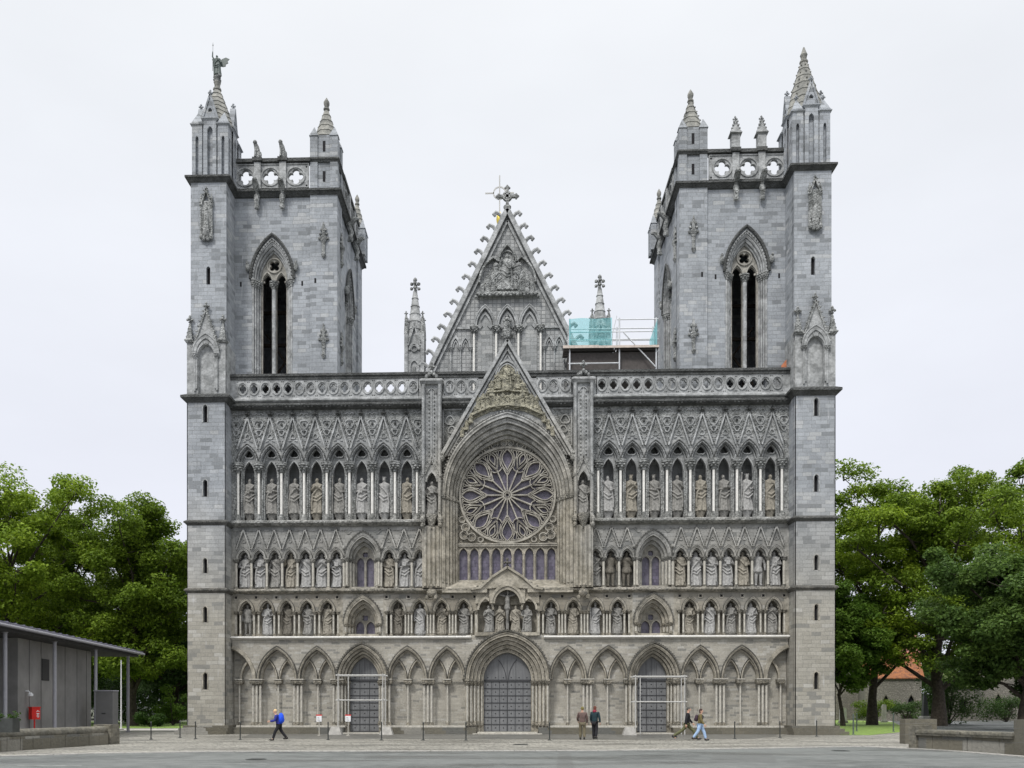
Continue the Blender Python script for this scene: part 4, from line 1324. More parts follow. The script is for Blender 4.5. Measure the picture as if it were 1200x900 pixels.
for sx in (-1, 1):
    T = Matrix.Diagonal((sx, 1, 1, 1))
    IX, OX, FY, BY = 11.2, 18.1, 2.1, 12.0
    wc = 15.55
    mb = MB(T)
    arch_tile(mb, 13.0, OX, 21.6, 35.5, wc, 30.05, 1.34, 2.72, FY, FY + .9, n=12)
    mb.box(IX, 13.0, FY - .14, FY + .9, 21.6, 35.5)
    # inner side, facing the nave
    Ms = T @ Matrix(((0, 1, 0, IX), (1, 0, 0, 0), (0, 0, 1, 0), (0, 0, 0, 1)))
    sm = MB(Ms)
    arch_tile(sm, 3.6, 10.3, 21.6, 35.5, 7.0, 30.05, 1.34, 2.72, .14, 1.04, n=12)
    sm.box(2.9, 3.6, 0, .9, 21.6, 35.5); sm.box(10.3, 11.1, 0, .9, 21.6, 35.5)
    o0 = len(mb.v); mb.v += sm.v; mb.f += [tuple(i + o0 for i in f) for f in sm.f]; mb.mi += sm.mi
    mb.box(IX, 20.3, 11.1, BY, 0, 35.5)
    mb.box(19.4, 20.3, 3.5, 11.2, 0, 35.5)
    mb.box(IX + .3, 19.5, 3, 11.2, 35.2, 35.5)
    tw = mb.build('tower', 'ashlar', cath)
    belfry(T @ Matrix.Translation((wc, FY, 0)), tw)
    belfry(Ms @ Matrix.Translation((7.0, .14, 0)), tw)
    mb = MB(T)                    # timber bell frame in the dark belfry
    for z in (24.5, 27.2, 29.5): mb.box(12.4, 19.2, 6.0, 6.2, z, z + .2)
    for x in (13.6, 15.0, 16.4, 17.8): mb.box(x, x + .2, 6.25, 6.45, 22, 31)
    mb.tube([(14.2, 5.9, 24), (17, 5.9, 28)], .08); mb.tube([(17, 5.8, 24), (14.2, 5.8, 28)], .08)
    mb.build('bell_frame', 'bark', tw)
    # carved ornaments on the corner strip
    cv = MB(T)
    def ornament(mb_, x, y, z0, h):
        mb_.lathe(x, y, [(.05, z0), (.16, z0 + h * .1), (.1, z0 + h * .16), (.14, z0 + h * .45), (.24, z0 + h * .52), (.2, z0 + h * .6), (.1, z0 + h * .62), (.13, z0 + h * .8), (.03, z0 + h)], 7)
        for s_ in (-1, 1):
            for k in range(3): mb_.blob(x + s_ * (.28 - .07 * k), y, z0 + h * (.55 + .12 * k), .1, .09, .11, 5, 3)
        mb_.blob(x, y - .1, z0 + h * .58, .12, .1, .12, 5, 3)
    ornament(cv, 12.1, FY - .2, 31.3, 2.4)
    ornament(cv, 12.1, FY - .2, 24.7, 2.3)
    cs = MB(Ms)
    ornament(cs, 3.25, -.05, 31.3, 2.4); ornament(cs, 3.25, -.05, 24.7, 2.3)
    o0 = len(cv.v); cv.v += cs.v; cv.f += [tuple(i + o0 for i in f) for f in cs.f]; cv.mi += cs.mi
    cv.build('carved_ornament', 'carved', tw)
    mb = MB(T)
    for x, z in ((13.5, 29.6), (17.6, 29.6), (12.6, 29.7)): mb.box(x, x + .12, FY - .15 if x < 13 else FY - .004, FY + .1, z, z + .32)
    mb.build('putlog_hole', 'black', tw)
    # cornice, parapet
    mb = MB(T)
    mb.cornice(IX, OX + .2, FY - .1, BY, 35.45, 36.0, .3)
    mb.build('cornice', 'soot', tw)
    par = MB(T); pdk = MB(T)
    def par_run(Mp, x0, x1, n_):
        q = MB(Mp)
        L = (x1 - x0) / n_
        for i in range(n_):
            c_ = x0 + L * (i + .5)
            q.plate([(c_ - L / 2, 36.0), (c_ + L / 2, 36.0), (c_ + L / 2, 37.75), (c_ - L / 2, 37.75)],
                    [foil(c_, 36.85, .5, 4, 32, 0, .42)] + [circle(c_ + a_ * .72, 36.85 + b_ * .62, .07, 8) for a_ in (-1, 1) for b_ in (-1, 1)], 0, .25, rim=False, back=True)
            q.bar(circle(c_, 36.85, .6, 24), .09, -.07, .03, True)
            q.bar([(c_ - .86, 36.1), (c_ + .86, 36.1), (c_ + .86, 37.65), (c_ - .86, 37.65)], .06, -.06, .02, True)
            if i: q.box(c_ - L / 2 - .22, c_ - L / 2 + .22, -.16, .35, 36.0, 37.75)
        return q
    def merge(dst, src):
        o0_ = len(dst.v); dst.v += src.v; dst.f += [tuple(i + o0_ for i in f) for f in src.f]; dst.mi += src.mi
    pas = [par_run(T @ Matrix.Translation((0, FY, 0)), 13.15, 18.2, 3).build('parapet', 'trim', tw), par_run(Ms, 3.9, 10.2, 3).build('parapet', 'trim', tw),
           par_run(T @ Matrix.Translation((0, BY - .3, 0)), 12, 19.5, 4).build('parapet', 'trim', tw),
           par_run(T @ Matrix(((0, 1, 0, 20.0), (1, 0, 0, 0), (0, 0, 1, 0), (0, 0, 0, 1))), 3.3, 11, 4).build('parapet', 'trim', tw)]
    for k, b4 in enumerate(((13.0, 18.3, FY - .16, FY + .42), (11.05, 11.6, 3.9, 10.2), (12, 19.79, BY - .45, BY + .1), (19.8, 20.3, 3.3, 11.6))):
        mb = MB(T); mb.box(*b4, 37.78, 38.0)
        if k == 0:
            for x in (14.83, 16.52): mb.box(x - .32, x + .32, FY - .28, FY + .5, 37.8, 38.04)
        mb.build('parapet_coping', 'soot', tw)
    # pinnacles of the inner corners
    for (px_, py_) in ((12.12, 3.0), (11.45, 11.3), (19.6, 11.3)):
        mb = MB(T)
        hw = .92 if py_ < 5 else .7
        mb.box(px_ - hw + .1, px_ + hw - .1, py_ - hw + .1, py_ + hw - .1, 35.95, 39.6)
        for ax in (-1, 1):
            for ay in (-1, 1): mb.box(*sorted((px_ + ax * hw, px_ + ax * (hw - .5))), *sorted((py_ + ay * hw, py_ + ay * (hw - .5))), 35.97, 39.5)
        for ax in (-1, 1):
            for ay in (-1, 1): mb.frustum(*sorted((px_ + ax * (hw + .05), px_ + ax * (hw - .55))), *sorted((py_ + ay * (hw + .05), py_ + ay * (hw - .55))), 39.5, 40.2, .05)
        pr_ = []
        for k in range(5):
            t0, t1 = k / 5, (k + 1) / 5
            r0 = .84 * (1 - t0) + .13 * t0; r1 = .84 * (1 - t1) + .13 * t1
            pr_ += [(r0 + .05, 39.65 + 2.1 * t0), (r0, 39.7 + 2.1 * t0), (r1 + .02, 39.63 + 2.1 * t1)]
        pr_ += [(.22, 41.8), (.2, 41.9), (.12, 41.95), (.2, 42.15), (.2, 42.3), (.03, 42.6)]
        if py_ > 5:
            pr_ = [(r_ * .85, 38.0 + (z - 39.6) * .95) for r_, z in pr_]
            mb = MB(T); mb.box(px_ - hw + .1, px_ + hw - .1, py_ - hw + .1, py_ + hw - .1, 35.95, 38.1)
            for ax in (-1, 1):
                for ay in (-1, 1):
                    mb.box(*sorted((px_ + ax * hw, px_ + ax * (hw - .4))), *sorted((py_ + ay * hw, py_ + ay * (hw - .4))), 35.97, 37.9)
                    mb.frustum(*sorted((px_ + ax * (hw + .05), px_ + ax * (hw - .45))), *sorted((py_ + ay * (hw + .05), py_ + ay * (hw - .45))), 37.9, 38.7, .05)
        sq = MB(T); sq.lathe(px_, py_, pr_, 8, PI / 8)
        if sx > 0 and py_ < 5:
            for k in range(6):
                t = (k + .5) / 6
                rr = (.96 * (1 - t) + .15 * t) * (1 if py_ < 5 else .8)
                for q in range(4): sq.blob(px_ + rr * math.cos(q * PI / 2 + PI / 4), py_ + rr * math.sin(q * PI / 2 + PI / 4), 39.7 + (2.1 if py_ < 5 else 1.6) * t, .055, .055, .05, 5, 3)
        pn = mb.build('pinnacle', 'ashlar', tw)
        sq.build('spire', 'spire_stone', pn)
        if py_ < 5:
            dm = MB(T); dm.cornice(px_ - hw, px_ + hw, py_ - hw, py_ + hw, 37.75, 38.1, .12); dm.build('ledge', 'soot', pn)
        dm = MB(T)
        for z in ((36.5, 38.5) if py_ < 5 else (36.6,)):
            dm.box(px_ - .09, px_ + .09, py_ - hw + .09, py_ - hw + .12, z, z + .7)
            dm.box(px_ - hw + .09, px_ - hw + .12, py_ - .09, py_ + .09, z, z + .7)
        dm.build('slit_opening', 'black', pn)
    # gargoyles under the parapet
    for x in (14.83, 16.52):
        g_ = MB(T)
        g_.tube([(x, FY + .05, 35.6), (x, FY - .45, 36.0), (x, FY - .8, 36.25), (x, FY - 1.05, 36.1)], [.2, .22, .17, .08], 7)
        g_.tube([(x, FY - .1, 35.6), (x, FY - .35, 35.1), (x, FY - .2, 34.6)], [.2, .17, .1], 7)
        g_.blob(x, FY - .25, 34.75, .2, .2, .2); g_.blob(x - .12, FY - .7, 36.1, .08, .2, .06); g_.blob(x + .12, FY - .7, 36.1, .08, .2, .06)
        g_.build('gargoyle', 'carved', tw)
    for y_ in (5.6, 8.2):
        g_ = MB(Ms)
        g_.tube([(y_, .05, 35.5), (y_, -.3, 35.6), (y_, -.6, 35.9), (y_, -.85, 35.85)], [.2, .22, .17, .08], 7)
        g_.tube([(y_, -.1, 35.5), (y_, -.3, 34.9), (y_, -.1, 34.3)], [.2, .17, .1], 7)
        g_.blob(y_, -.25, 34.5, .2, .2, .25)
        g_.build('gargoyle', 'carved', tw)
    # posts of the parapet carry beasts on the left tower and spirelets on the right
    for x in (14.83, 16.52):
        g_ = MB(T)
        if sx < 0:
            g_.tube([(x, FY, 38.04), (x, FY, 38.4), (x + .05, FY - .1, 38.75), (x + .12, FY - .2, 38.95)], [.2, .2, .17, .12], 7)
            g_.blob(x + .12, FY - .25, 39.0, .15, .17, .13); g_.blob(x - .14, FY + .1, 38.35, .1, .1, .25); g_.tube([(x + .12, FY - .3, 38.05), (x + .1, FY - .22, 38.6)], .06)
            g_.build('roof_beast', 'carved', tw)
        else:
            g_.box(x - .27, x + .27, FY - .2, FY + .3, 38.04, 38.95)
            g_.cornice(x - .27, x + .27, FY - .2, FY + .3, 38.9, 39.05, .12)
            g_.frustum(x - .32, x + .32, FY - .24, FY + .34, 39.05, 40.0, .15)
            for k in range(4):
                for q in (-1, 1): g_.blob(x + q * .3 * (1 - k * .22), FY - .15, 39.1 + k * .22, .09, .09, .07, 5, 3)
            finial(g_, x, FY + .04, 39.75, .5)
            g_.build('spirelet', 'trim', tw)

# ---- nave gable
GY = 4.0
gs = (35.3 - 24.2) / 5.48
ghw = lambda z: (35.3 - z) / gs
mb = MB()
mb.plate([(-ghw(21.5), 21.5), (ghw(21.5), 21.5), (0, 35.2)], [], GY, GY + .85)
gable = mb.build('nave_gable', 'diaper', cath)
mb = MB()
for s_ in (-1, 1):
    mb.bar([(s_ * ghw(21.5), 21.5), (0, 35.35)], .3, GY - .35, GY + 1.0)
    mb.bar([(s_ * (ghw(21.5) - .35), 21.5), (0, 34.6)], .14, GY - .18, GY)
    z = 23.0
    k = 0
    while z < 34.9:
        x = ghw(z)
        mb.tube([(s_ * (x + .05), GY, z), (s_ * (x + .33), GY, z + .34), (s_ * (x + .55), GY, z + .44), (s_ * (x + .68), GY, z + .3), (s_ * (x + .58), GY, z + .18)], [.13, .12, .13, .13, .09], 6)
        z += .845
mb.box(-4.05, -2.2, GY - .12, GY, 27.35, 27.5); mb.box(2.2, 4.05, GY - .12, GY, 27.35, 27.5)
# tall blind arcade
for c_ in (-1.5, 0, 1.5):
    arch_band(mb, c_, 27.4, .56, 1.25, .74, 1.5, GY - .3, GY)
    roll(mb, c_, 27.4, .72, 1.48, GY - .3, .05); roll(mb, c_, 27.4, .6, 1.3, GY - .3, .04)
    arch_band(mb, c_, 27.4, .38, .9, .5, 1.1, GY - .16, GY)
    for s_ in (-1, 1): mb.plate([(c_ + s_ * .38, 27.3), (c_ + s_ * .15, 27.55), (c_ + s_ * .36, 27.9)], [], GY - .14, GY)
for c_ in (-3.5, -2.83, 2.83, 3.5):
    arch_band(mb, c_, 26.1, .24, .62, .36, .82, GY - .16, GY)
    arch_band(mb, c_, 26.1, .13, .42, .2, .52, GY - .1, GY)
for c_ in (-3.83, -3.17, -2.5, 2.5, 3.17, 3.83):
    mb.lathe(c_, GY - .08, [(.05, 21.9), (.05, 25.9)], 8); capital(mb, c_, GY - .08, 25.8, 26.12, .055, .14)
mb.build('gable_moulding', 'trim', gable)
gcol = col_mesh('column', .075, 5.7, .5, .2, (0,), .26, ('marble', 'carved'))
for c_ in (-2.25, -.75, .75, 2.25): link('column', gcol, gable, (c_, GY - .22, 21.75))
mb = MB()
for c_ in (-1.5, 1.5):
    mb.plate(opening(c_, 21.6, 27.4, .5, 1.05), [], GY - .05, GY - .02)
    for q in (-.25, .05, .3): mb.bar([(c_ + q, 21.6), (c_ + q, 27.4)], .02, GY - .06, GY - .04)
mb.build('gable_infill', 'ashlar_dark', gable)
# cross at the apex
mb = MB()
mb.lathe(0, GY + .2, [(.2, 35.2), (.16, 35.5), (.26, 35.65), (.26, 35.78), (.12, 35.85), (.1, 36.0)], 8)
for a, b in (((-.62, 36.45), (.62, 36.45)), ((0, 35.9), (0, 37.05))): mb.bar([a, b], .19, GY + .1, GY + .3)
for x, z in ((-.6, 36.45), (.6, 36.45), (0, 37.02)):
    mb.blob(x, GY + .2, z, .17, .12, .17)
    for q in (0, 1, 2, 3): mb.blob(x + .14 * math.cos(q * PI / 2), GY + .2, z + .14 * math.sin(q * PI / 2), .085, .1, .085, 5, 3)
mb.bar(circle(0, 36.45, .28, 16), .09, GY + .08, GY + .32, True)
mb.build('gable_cross', 'carved', gable)
# sculpted niche frame
mb = MB()
mb.bar(arc(0, 31.8, .58, 1.15, 10), .13, GY - .35, GY)
for s_ in (-1, 1): mb.bar([p for p in arc(s_ * .95, 30.4, .95, 1.7, 10) if p[0] * s_ > .5], .12, GY - .35, GY)
mb.bar([(-2.1, 29.62), (2.1, 29.62)], .16, GY - .5, GY)
for k in range(19): mb.blob(-2.1 + k * 4.2 / 18, GY - .4, 29.5 + .05 * (k % 2) - (.12 if k in (0, 18) else 0), .14, .14, .12, 5, 3)
mb.build('relief_frame', 'carved', gable)

# pinnacles beside the gable
for sx in (-1, 1):
    mb = MB(); cv = MB()
    c_, y_ = sx * 6.3, 4.6
    if sx < 0: c_ = -6.32
    mb.box(c_ - .58, c_ + .58, y_ - .58, y_ + .58, 21.5, 27.0)
    for ax in (-1, 1):
        for ay in (-1, 1):
            mb.box(c_ + ax * .56 - .12, c_ + ax * .56 + .12, y_ + ay * .56 - .12, y_ + ay * .56 + .12, 21.5, 27.1)
            cv.lathe(c_ + ax * .56, y_ + ay * .56, [(.15, 27.1), (.1, 28.2), (.03, 28.5)], 6)
            finial(cv, c_ + ax * .56, y_ + ay * .56, 28.3, .4)
    gablet(mb, c_, 26.3, .42, 1.4, y_ - .72, y_ - .5, .08, 4, .05, .3)
    arch_band(mb, c_, 26.0, .25, .4, .38, .58, y_ - .68, y_ - .56); mb.bar(circle(c_, 26.1, .2, 14), .06, y_ - .68, y_ - .57, True)
    cv.lathe(c_, y_ - .62, [(.05, 23.2), (.22, 23.5), (.17, 24.0), (.13, 24.6), (.05, 24.65), (.1, 24.85), (.02, 25)], 7)
    mb.bar(opening(c_, 23.2, 24.9, .27, .4, 6), .06, y_ - .68, y_ - .57)
    pr_ = []
    for k in range(6):
        t0, t1 = k / 6, (k + 1) / 6
        r0 = .6 * (1 - t0) + .13 * t0; r1 = .6 * (1 - t1) + .13 * t1
        pr_ += [(r0 + .05, 27.0 + 3.3 * t0), (r0, 27.06 + 3.3 * t0), (r1 + .01, 26.97 + 3.3 * t1)]
    mb.lathe(c_, y_, pr_, 8, PI / 8)
    finial(cv, c_, y_, 30.2, 1.05)
    for k in range(4): cv.blob(c_ + math.cos(k * PI / 2) * .25, y_ + math.sin(k * PI / 2) * .25, 30.45, .13, .13, .12, 5, 3)
    o = mb.build('pinnacle', 'trim', cath)
    cv.build('crockets', 'carved', o)
#PART2
# ------------------------------------------------------------------ STATUES
def remesh(mb, name, vox, mats):
    """fuse overlapping pieces into one continuous skin"""
    me = mb.mesh(name, mats, smooth=False)
    ob = bpy.data.objects.new('tmp', me); COL.objects.link(ob)
    md = ob.modifiers.new('r', 'REMESH'); md.mode = 'VOXEL'; md.voxel_size = vox; md.use_smooth_shade = True
    dg = C.evaluated_depsgraph_get()
    r = bpy.data.meshes.new_from_object(ob.evaluated_get(dg))
    bpy.data.objects.remove(ob)
    r.name = name
    r.materials.clear()
    for m in (mats if isinstance(mats, (list, tuple)) else [mats]): r.materials.append(M[m] if isinstance(m, str) else m)
    r.polygons.foreach_set('use_smooth', [True] * len(r.polygons))
    return r
def figure(seed, arms='fold', head='bare', dress='robe', H=2.1):
    """carved standing figure facing -y, feet at the origin"""
    q = random.Random(seed)
    mb = MB()
    n = 36
    ph = q.random() * 6; nf = q.choice((7, 9, 11)); lean = q.uniform(-.03, .03)
    if dress == 'robe':
        prof = [(0, .18, .15), (.06, .185, .155), (.15, .172, .14), (.3, .158, .13), (.42, .152, .125), (.52, .15, .12), (.58, .14, .112), (.64, .138, .108), (.7, .152, .112), (.76, .165, .115), (.8, .165, .105), (.83, .13, .085), (.85, .07, .06), (.87, .045, .045)]
    else:
        prof = [(.38, .13, .105), (.42, .15, .12), (.48, .145, .115), (.56, .12, .1), (.62, .125, .1), (.7, .145, .108), (.76, .16, .11), (.8, .16, .1), (.83, .125, .08), (.85, .07, .06), (.87, .045, .045)]
    vs_, fs_ = [], []
    for z, rx, ry in prof:
        for k in range(n):
            a = 2 * PI * k / n
            fold = max(0, .80 - z) * .26
            tw = z * 2.2 * (1 if seed % 2 else -1)
            m_ = 1 + fold * .55 * math.sin(nf * a + ph + tw) + fold * .3 * math.sin(3 * a + ph * 2 + z * 9)
            vs_.append((rx * m_ * math.cos(a) * H + lean * math.sin(z * PI) * H, ry * m_ * math.sin(a) * H, z * H))
    for i in range(len(prof) - 1):
        for k in range(n): fs_.append((i * n + k, i * n + (k + 1) % n, (i + 1) * n + (k + 1) % n, (i + 1) * n + k))
    fs_.append(tuple(range(n - 1, -1, -1))); fs_.append(tuple((len(prof) - 1) * n + k for k in range(n)))
    mb.add(vs_, fs_)
    tilt = q.uniform(-.02, .02)
    hx, hz = tilt * H, .925 * H
    mb.blob(hx, -.01 * H, hz, .048 * H, .056 * H, .07 * H, 14, 10)
    mb.blob(hx, -.062 * H, hz - .005 * H, .012 * H, .018 * H, .016 * H, 6, 5)       # nose
    mb.tube([(0, 0, .84 * H), (hx, 0, .9 * H)], .036 * H, 10)
    if head in ('beard', 'crown_beard'):
        mb.blob(hx, -.045 * H, hz - .06 * H, .034 * H, .03 * H, .055 * H, 8, 6)
        mb.blob(hx, .02 * H, hz - .02 * H, .055 * H, .045 * H, .07 * H, 10, 6)
    if head in ('crown', 'crown_beard'):
        mb.lathe(hx, 0, [(.05 * H, hz + .03 * H), (.062 * H, hz + .075 * H)], 12)
        for k in range(6): mb.blob(hx + .056 * H * math.cos(k * PI / 3), .056 * H * math.sin(k * PI / 3), hz + .085 * H, .012 * H)
    if head == 'mitre': mb.lathe(hx, 0, [(.048 * H, hz + .03 * H), (.058 * H, hz + .08 * H), (.03 * H, hz + .13 * H), (.008 * H, hz + .16 * H)], 10)
    if head == 'veil':
        mb.lathe(hx, .012 * H, [(.12 * H, .78 * H), (.075 * H, .87 * H), (.066 * H, hz), (.055 * H, hz + .05 * H), (.02 * H, hz + .08 * H)], 12)
    if head == 'bare': mb.blob(hx, .015 * H, hz + .015 * H, .054 * H, .055 * H, .062 * H, 10, 6)
    if dress == 'legs':
        for s_ in (-1, 1):
            mb.tube([(s_ * .06 * H, 0, .42 * H), (s_ * .068 * H, -.015 * H, .25 * H), (s_ * .07 * H, .0, .04 * H)], [.07 * H, .05 * H, .034 * H], 10)
            mb.blob(s_ * .075 * H, -.04 * H, .025 * H, .035 * H, .075 * H, .025 * H, 8, 5)
    else:
        for s_ in (-1, 1): mb.blob(s_ * .06 * H, -.15 * H, .02 * H, .03 * H, .05 * H, .022 * H, 8, 5)
        # mantle edge falling across the body
        s_ = 1 if q.random() < .5 else -1
        mb.tube([(s_ * .14 * H, -.06 * H, .8 * H), (s_ * .02 * H, -.13 * H, .66 * H), (-s_ * .1 * H, -.13 * H, .52 * H), (-s_ * .13 * H, -.12 * H, .3 * H), (-s_ * .12 * H, -.12 * H, .1 * H)], .026 * H, 8)
        mb.tube([(s_ * .15 * H, -.08 * H, .55 * H), (0, -.15 * H, .42 * H), (-s_ * .13 * H, -.1 * H, .5 * H)], .022 * H, 8)
        mb.tube([(s_ * .15 * H, -.08 * H, .47 * H), (s_ * .02 * H, -.15 * H, .33 * H), (-s_ * .13 * H, -.1 * H, .4 * H)], .02 * H, 8)
    def arm(s_, el, ha, r=.042):
        mb.tube([(s_ * .14 * H, 0, .79 * H), tuple(c * H for c in el), tuple(c * H for c in ha)], [r * H, r * .95 * H, r * .6 * H], 10)
        x, y, z = (c * H for c in ha)
        mb.blob(x, y, z, .026 * H, .026 * H, .03 * H, 8, 6)
        for k in range(4): mb.tube([(x + (k - 1.5) * .011 * H, y - .01 * H, z), (x + (k - 1.5) * .012 * H - s_ * .012 * H, y - .022 * H, z + .034 * H)], .0075 * H, 5)
    if arms == 'fold':
        for s_ in (-1, 1): arm(s_, (s_ * .185, -.04, .62), (-s_ * .01, -.155, .6 + .03 * s_))
    elif arms == 'book':
        arm(1, (.185, -.04, .62), (.05, -.17, .66)); arm(-1, (-.185, -.03, .6), (-.05, -.165, .58))
        mb.box(-.055 * H, .06 * H, -.21 * H, -.165 * H, .6 * H, .72 * H)
    elif arms == 'staff':
        arm(-1, (-.19, -.03, .64), (-.17, -.15, .66)); arm(1, (.185, -.03, .62), (.07, -.16, .58))
        mb.tube([(-.175 * H, -.16 * H, .01 * H), (-.165 * H, -.16 * H, 1.0 * H)], .014 * H, 7)
        mb.blob(-.165 * H, -.16 * H, 1.0 * H, .03 * H)
    elif arms == 'pray':
        for s_ in (-1, 1): arm(s_, (s_ * .175, -.06, .62), (s_ * .02, -.17, .74))
    elif arms == 'chest':
        arm(1, (.19, -.03, .62), (.03, -.14, .75)); arm(-1, (-.19, 0, .6), (-.18, -.06, .44))
    elif arms == 'down':
        for s_ in (-1, 1): arm(s_, (s_ * .19, .0, .62), (s_ * .18, -.05, .46))
    elif arms == 'sword':
        arm(-1, (-.18, -.05, .63), (-.03, -.17, .52)); arm(1, (.18, -.05, .63), (.03, -.17, .5))
        mb.box(-.016 * H, .016 * H, -.19 * H, -.165 * H, .04 * H, .56 * H); mb.box(-.06 * H, .06 * H, -.195 * H, -.16 * H, .47 * H, .49 * H)
    elif arms == 'bless':
        arm(-1, (-.2, -.04, .66), (-.15, -.16, .8)); arm(1, (.185, -.03, .62), (.06, -.16, .6)); mb.box(.02 * H, .1 * H, -.2 * H, -.16 * H, .55 * H, .66 * H)
    elif arms == 'model':
        arm(-1, (-.18, -.05, .62), (-.06, -.18, .57)); arm(1, (.18, -.05, .62), (.07, -.18, .58))
        mb.box(-.06 * H, .07 * H, -.23 * H, -.16 * H, .58 * H, .68 * H); mb.frustum(-.06 * H, .07 * H, -.23 * H, -.16 * H, .68 * H, .76 * H, .1)
    elif arms == 'child':
        arm(-1, (-.18, -.05, .62), (-.02, -.17, .6)); arm(1, (.18, -.05, .62), (.1, -.16, .62))
        mb.blob(.06 * H, -.16 * H, .7 * H, .055 * H, .05 * H, .09 * H, 10, 7); mb.blob(.05 * H, -.17 * H, .81 * H, .034 * H, .035 * H, .04 * H, 10, 7)
    return mb
FIGS = {}
def fig_mesh(seed, arms, head, dress, mat, H):
    key = (seed, arms, head, dress, mat, H)
    if key not in FIGS: FIGS[key] = remesh(figure(seed, arms, head, dress, H), 'statue', H * .0105, mat)
    return FIGS[key]
ORD = ['first', 'second', 'third', 'fourth', 'fifth', 'sixth', 'seventh', 'eighth']
TONE = {'statue_pale': 'pale', 'statue_grey': 'grey', 'statue_tan': 'tan', 'statue_dark': 'dark brown'}
DESC = {'fold': 'with folded arms', 'book': 'holding a book', 'staff': 'with a staff', 'pray': 'with praying hands', 'chest': 'with hand on chest', 'down': 'with lowered arms',
        'sword': 'resting on a sword', 'bless': 'raising one hand', 'model': 'holding a small house', 'child': 'carrying a child'}
HD = {'bare': '', 'crown': 'crowned ', 'crown_beard': 'crowned ', 'beard': 'bearded ', 'mitre': 'mitred ', 'veil': 'veiled '}
def statue(x, y, z, H, spec, where, group, ped=.0, facing=0):
    seed, arms, head, dress, mat = spec
    root = empty('statue', (x, y, z))
    tag(root, f"{TONE[mat]} {HD[head]}statue {DESC[arms]}, {where}", 'statue', group)
    o = link('figure', fig_mesh(seed, arms, head, dress, mat, H), root, (0, 0, ped))
    o.rotation_euler.z = facing
    p = MB()
    if ped > .2: p.lathe(0, 0, [(.3, 0), (.3, .06), (.24, .1), (.26, ped * .5), (.36, ped - .12), (.38, ped - .04), (.38, ped + .01)], 12, 0, .8)
    else: p.lathe(0, 0, [(.2, 0), (.3, ped * .6), (.33, ped + .01)], 10, 0, .75)
    link('pedestal', p.mesh('pedestal', mat), root)
    return root
PA, GR, TA, DK = 'statue_pale', 'statue_grey', 'statue_tan', 'statue_dark'
R_ = 'robe'
topL = [(1, 'fold', 'beard', R_, GR), (2, 'fold', 'bare', R_, GR), (3, 'chest', 'beard', R_, GR), (4, 'pray', 'bare', R_, TA), (5, 'staff', 'beard', R_, GR), (6, 'fold', 'bare', R_, PA), (7, 'down', 'crown', R_, PA), (8, 'chest', 'bare', R_, TA)]
topR = [(9, 'bless', 'beard', R_, PA), (2, 'pray', 'crown', R_, TA), (7, 'fold', 'crown', R_, GR), (5, 'chest', 'bare', R_, GR), (4, 'fold', 'bare', R_, TA), (6, 'book', 'bare', R_, GR), (8, 'staff', 'crown_beard', R_, PA), (3, 'chest', 'bare', R_, TA)]
g1 = 'statues standing in the tall upper gallery'
for i, (x0, x1) in enumerate(top_b):
    statue((x0 + x1) / 2, 1.75, 13.87, 2.4, topL[i], f"{ORD[i]} from left in upper gallery left of rose", g1, .5)
for i, (x0, x1) in enumerate(mir(top_b)):
    statue((x0 + x1) / 2, 1.75, 13.87, 2.4, topR[i], f"{ORD[i]} from left in upper gallery right of rose", g1, .5)
g2 = 'statues standing in the middle row of niches'
midLo = [(11, 'fold', 'bare', R_, PA), (12, 'book', 'veil', R_, PA), (13, 'chest', 'beard', R_, GR), (14, 'bless', 'crown', R_, TA), (15, 'chest', 'bare', R_, PA), (16, 'pray', 'bare', R_, PA), (17, 'book', 'bare', R_, PA)]
midLi = [(18, 'fold', 'bare', R_, TA), (14, 'book', 'beard', R_, PA), (12, 'staff', 'mitre', R_, PA)]
midRi = [(16, 'chest', 'beard', R_, GR), (19, 'down', 'bare', 'legs', DK), (20, 'chest', 'bare', 'legs', DK)]
midRo = [(13, 'staff', 'bare', R_, TA), (11, 'chest', 'veil', R_, PA), (17, 'fold', 'beard', R_, PA), (15, 'book', 'mitre', R_, PA), (18, 'bless', 'beard', R_, TA), (19, 'down', 'beard', 'legs', PA), (12, 'fold', 'bare', R_, PA)]
def rowset(bs, specs, y, z, H, where, group):
    for i, ((x0, x1), sp) in enumerate(zip(bs, specs)):
        statue((x0 + x1) / 2, y, z, H, sp, f"{ORD[i]} from left in {where}", group, .1)
rowset(mo_b, midLo, 1.72, 9.44, 2.25, 'middle row by left buttress', g2)
rowset(mi_b, midLi, 1.72, 9.44, 2.25, 'middle row left of arch', g2)
rowset(mir(mi_b), midRi, 1.72, 9.44, 2.25, 'middle row right of arch', g2)
rowset(mir(mo_b), midRo, 1.72, 9.44, 2.25, 'middle row by right buttress', g2)
g3 = 'statues standing in the lowest row of niches'
lowLo = [(21, 'down', 'bare', 'legs', GR), (22, 'child', 'crown', R_, PA), (13, 'staff', 'beard', R_, DK), (23, 'fold', 'beard', R_, GR), (24, 'chest', 'beard', R_, TA)]
lowLi = [(25, 'staff', 'mitre', R_, DK), (26, 'chest', 'bare', R_, PA), (12, 'pray', 'veil', R_, TA), (17, 'fold', 'beard', R_, GR)]
lowRi = [(25, 'book', 'mitre', R_, GR), (18, 'bless', 'mitre', R_, TA), (22, 'staff', 'mitre', R_, PA), (26, 'fold', 'bare', R_, GR)]
lowRo = [(24, 'model', 'beard', R_, TA), (23, 'chest', 'bare', R_, PA), (11, 'book', 'beard', R_, GR), (16, 'fold', 'veil', R_, PA), (15, 'pray', 'bare', R_, GR)]
rowset(outer_b, lowLo, 1.7, 6.4, 1.98, 'lowest row by left buttress', g3)
rowset(inner_b, lowLi, 1.7, 6.4, 1.98, 'lowest row left of crucifixion', g3)
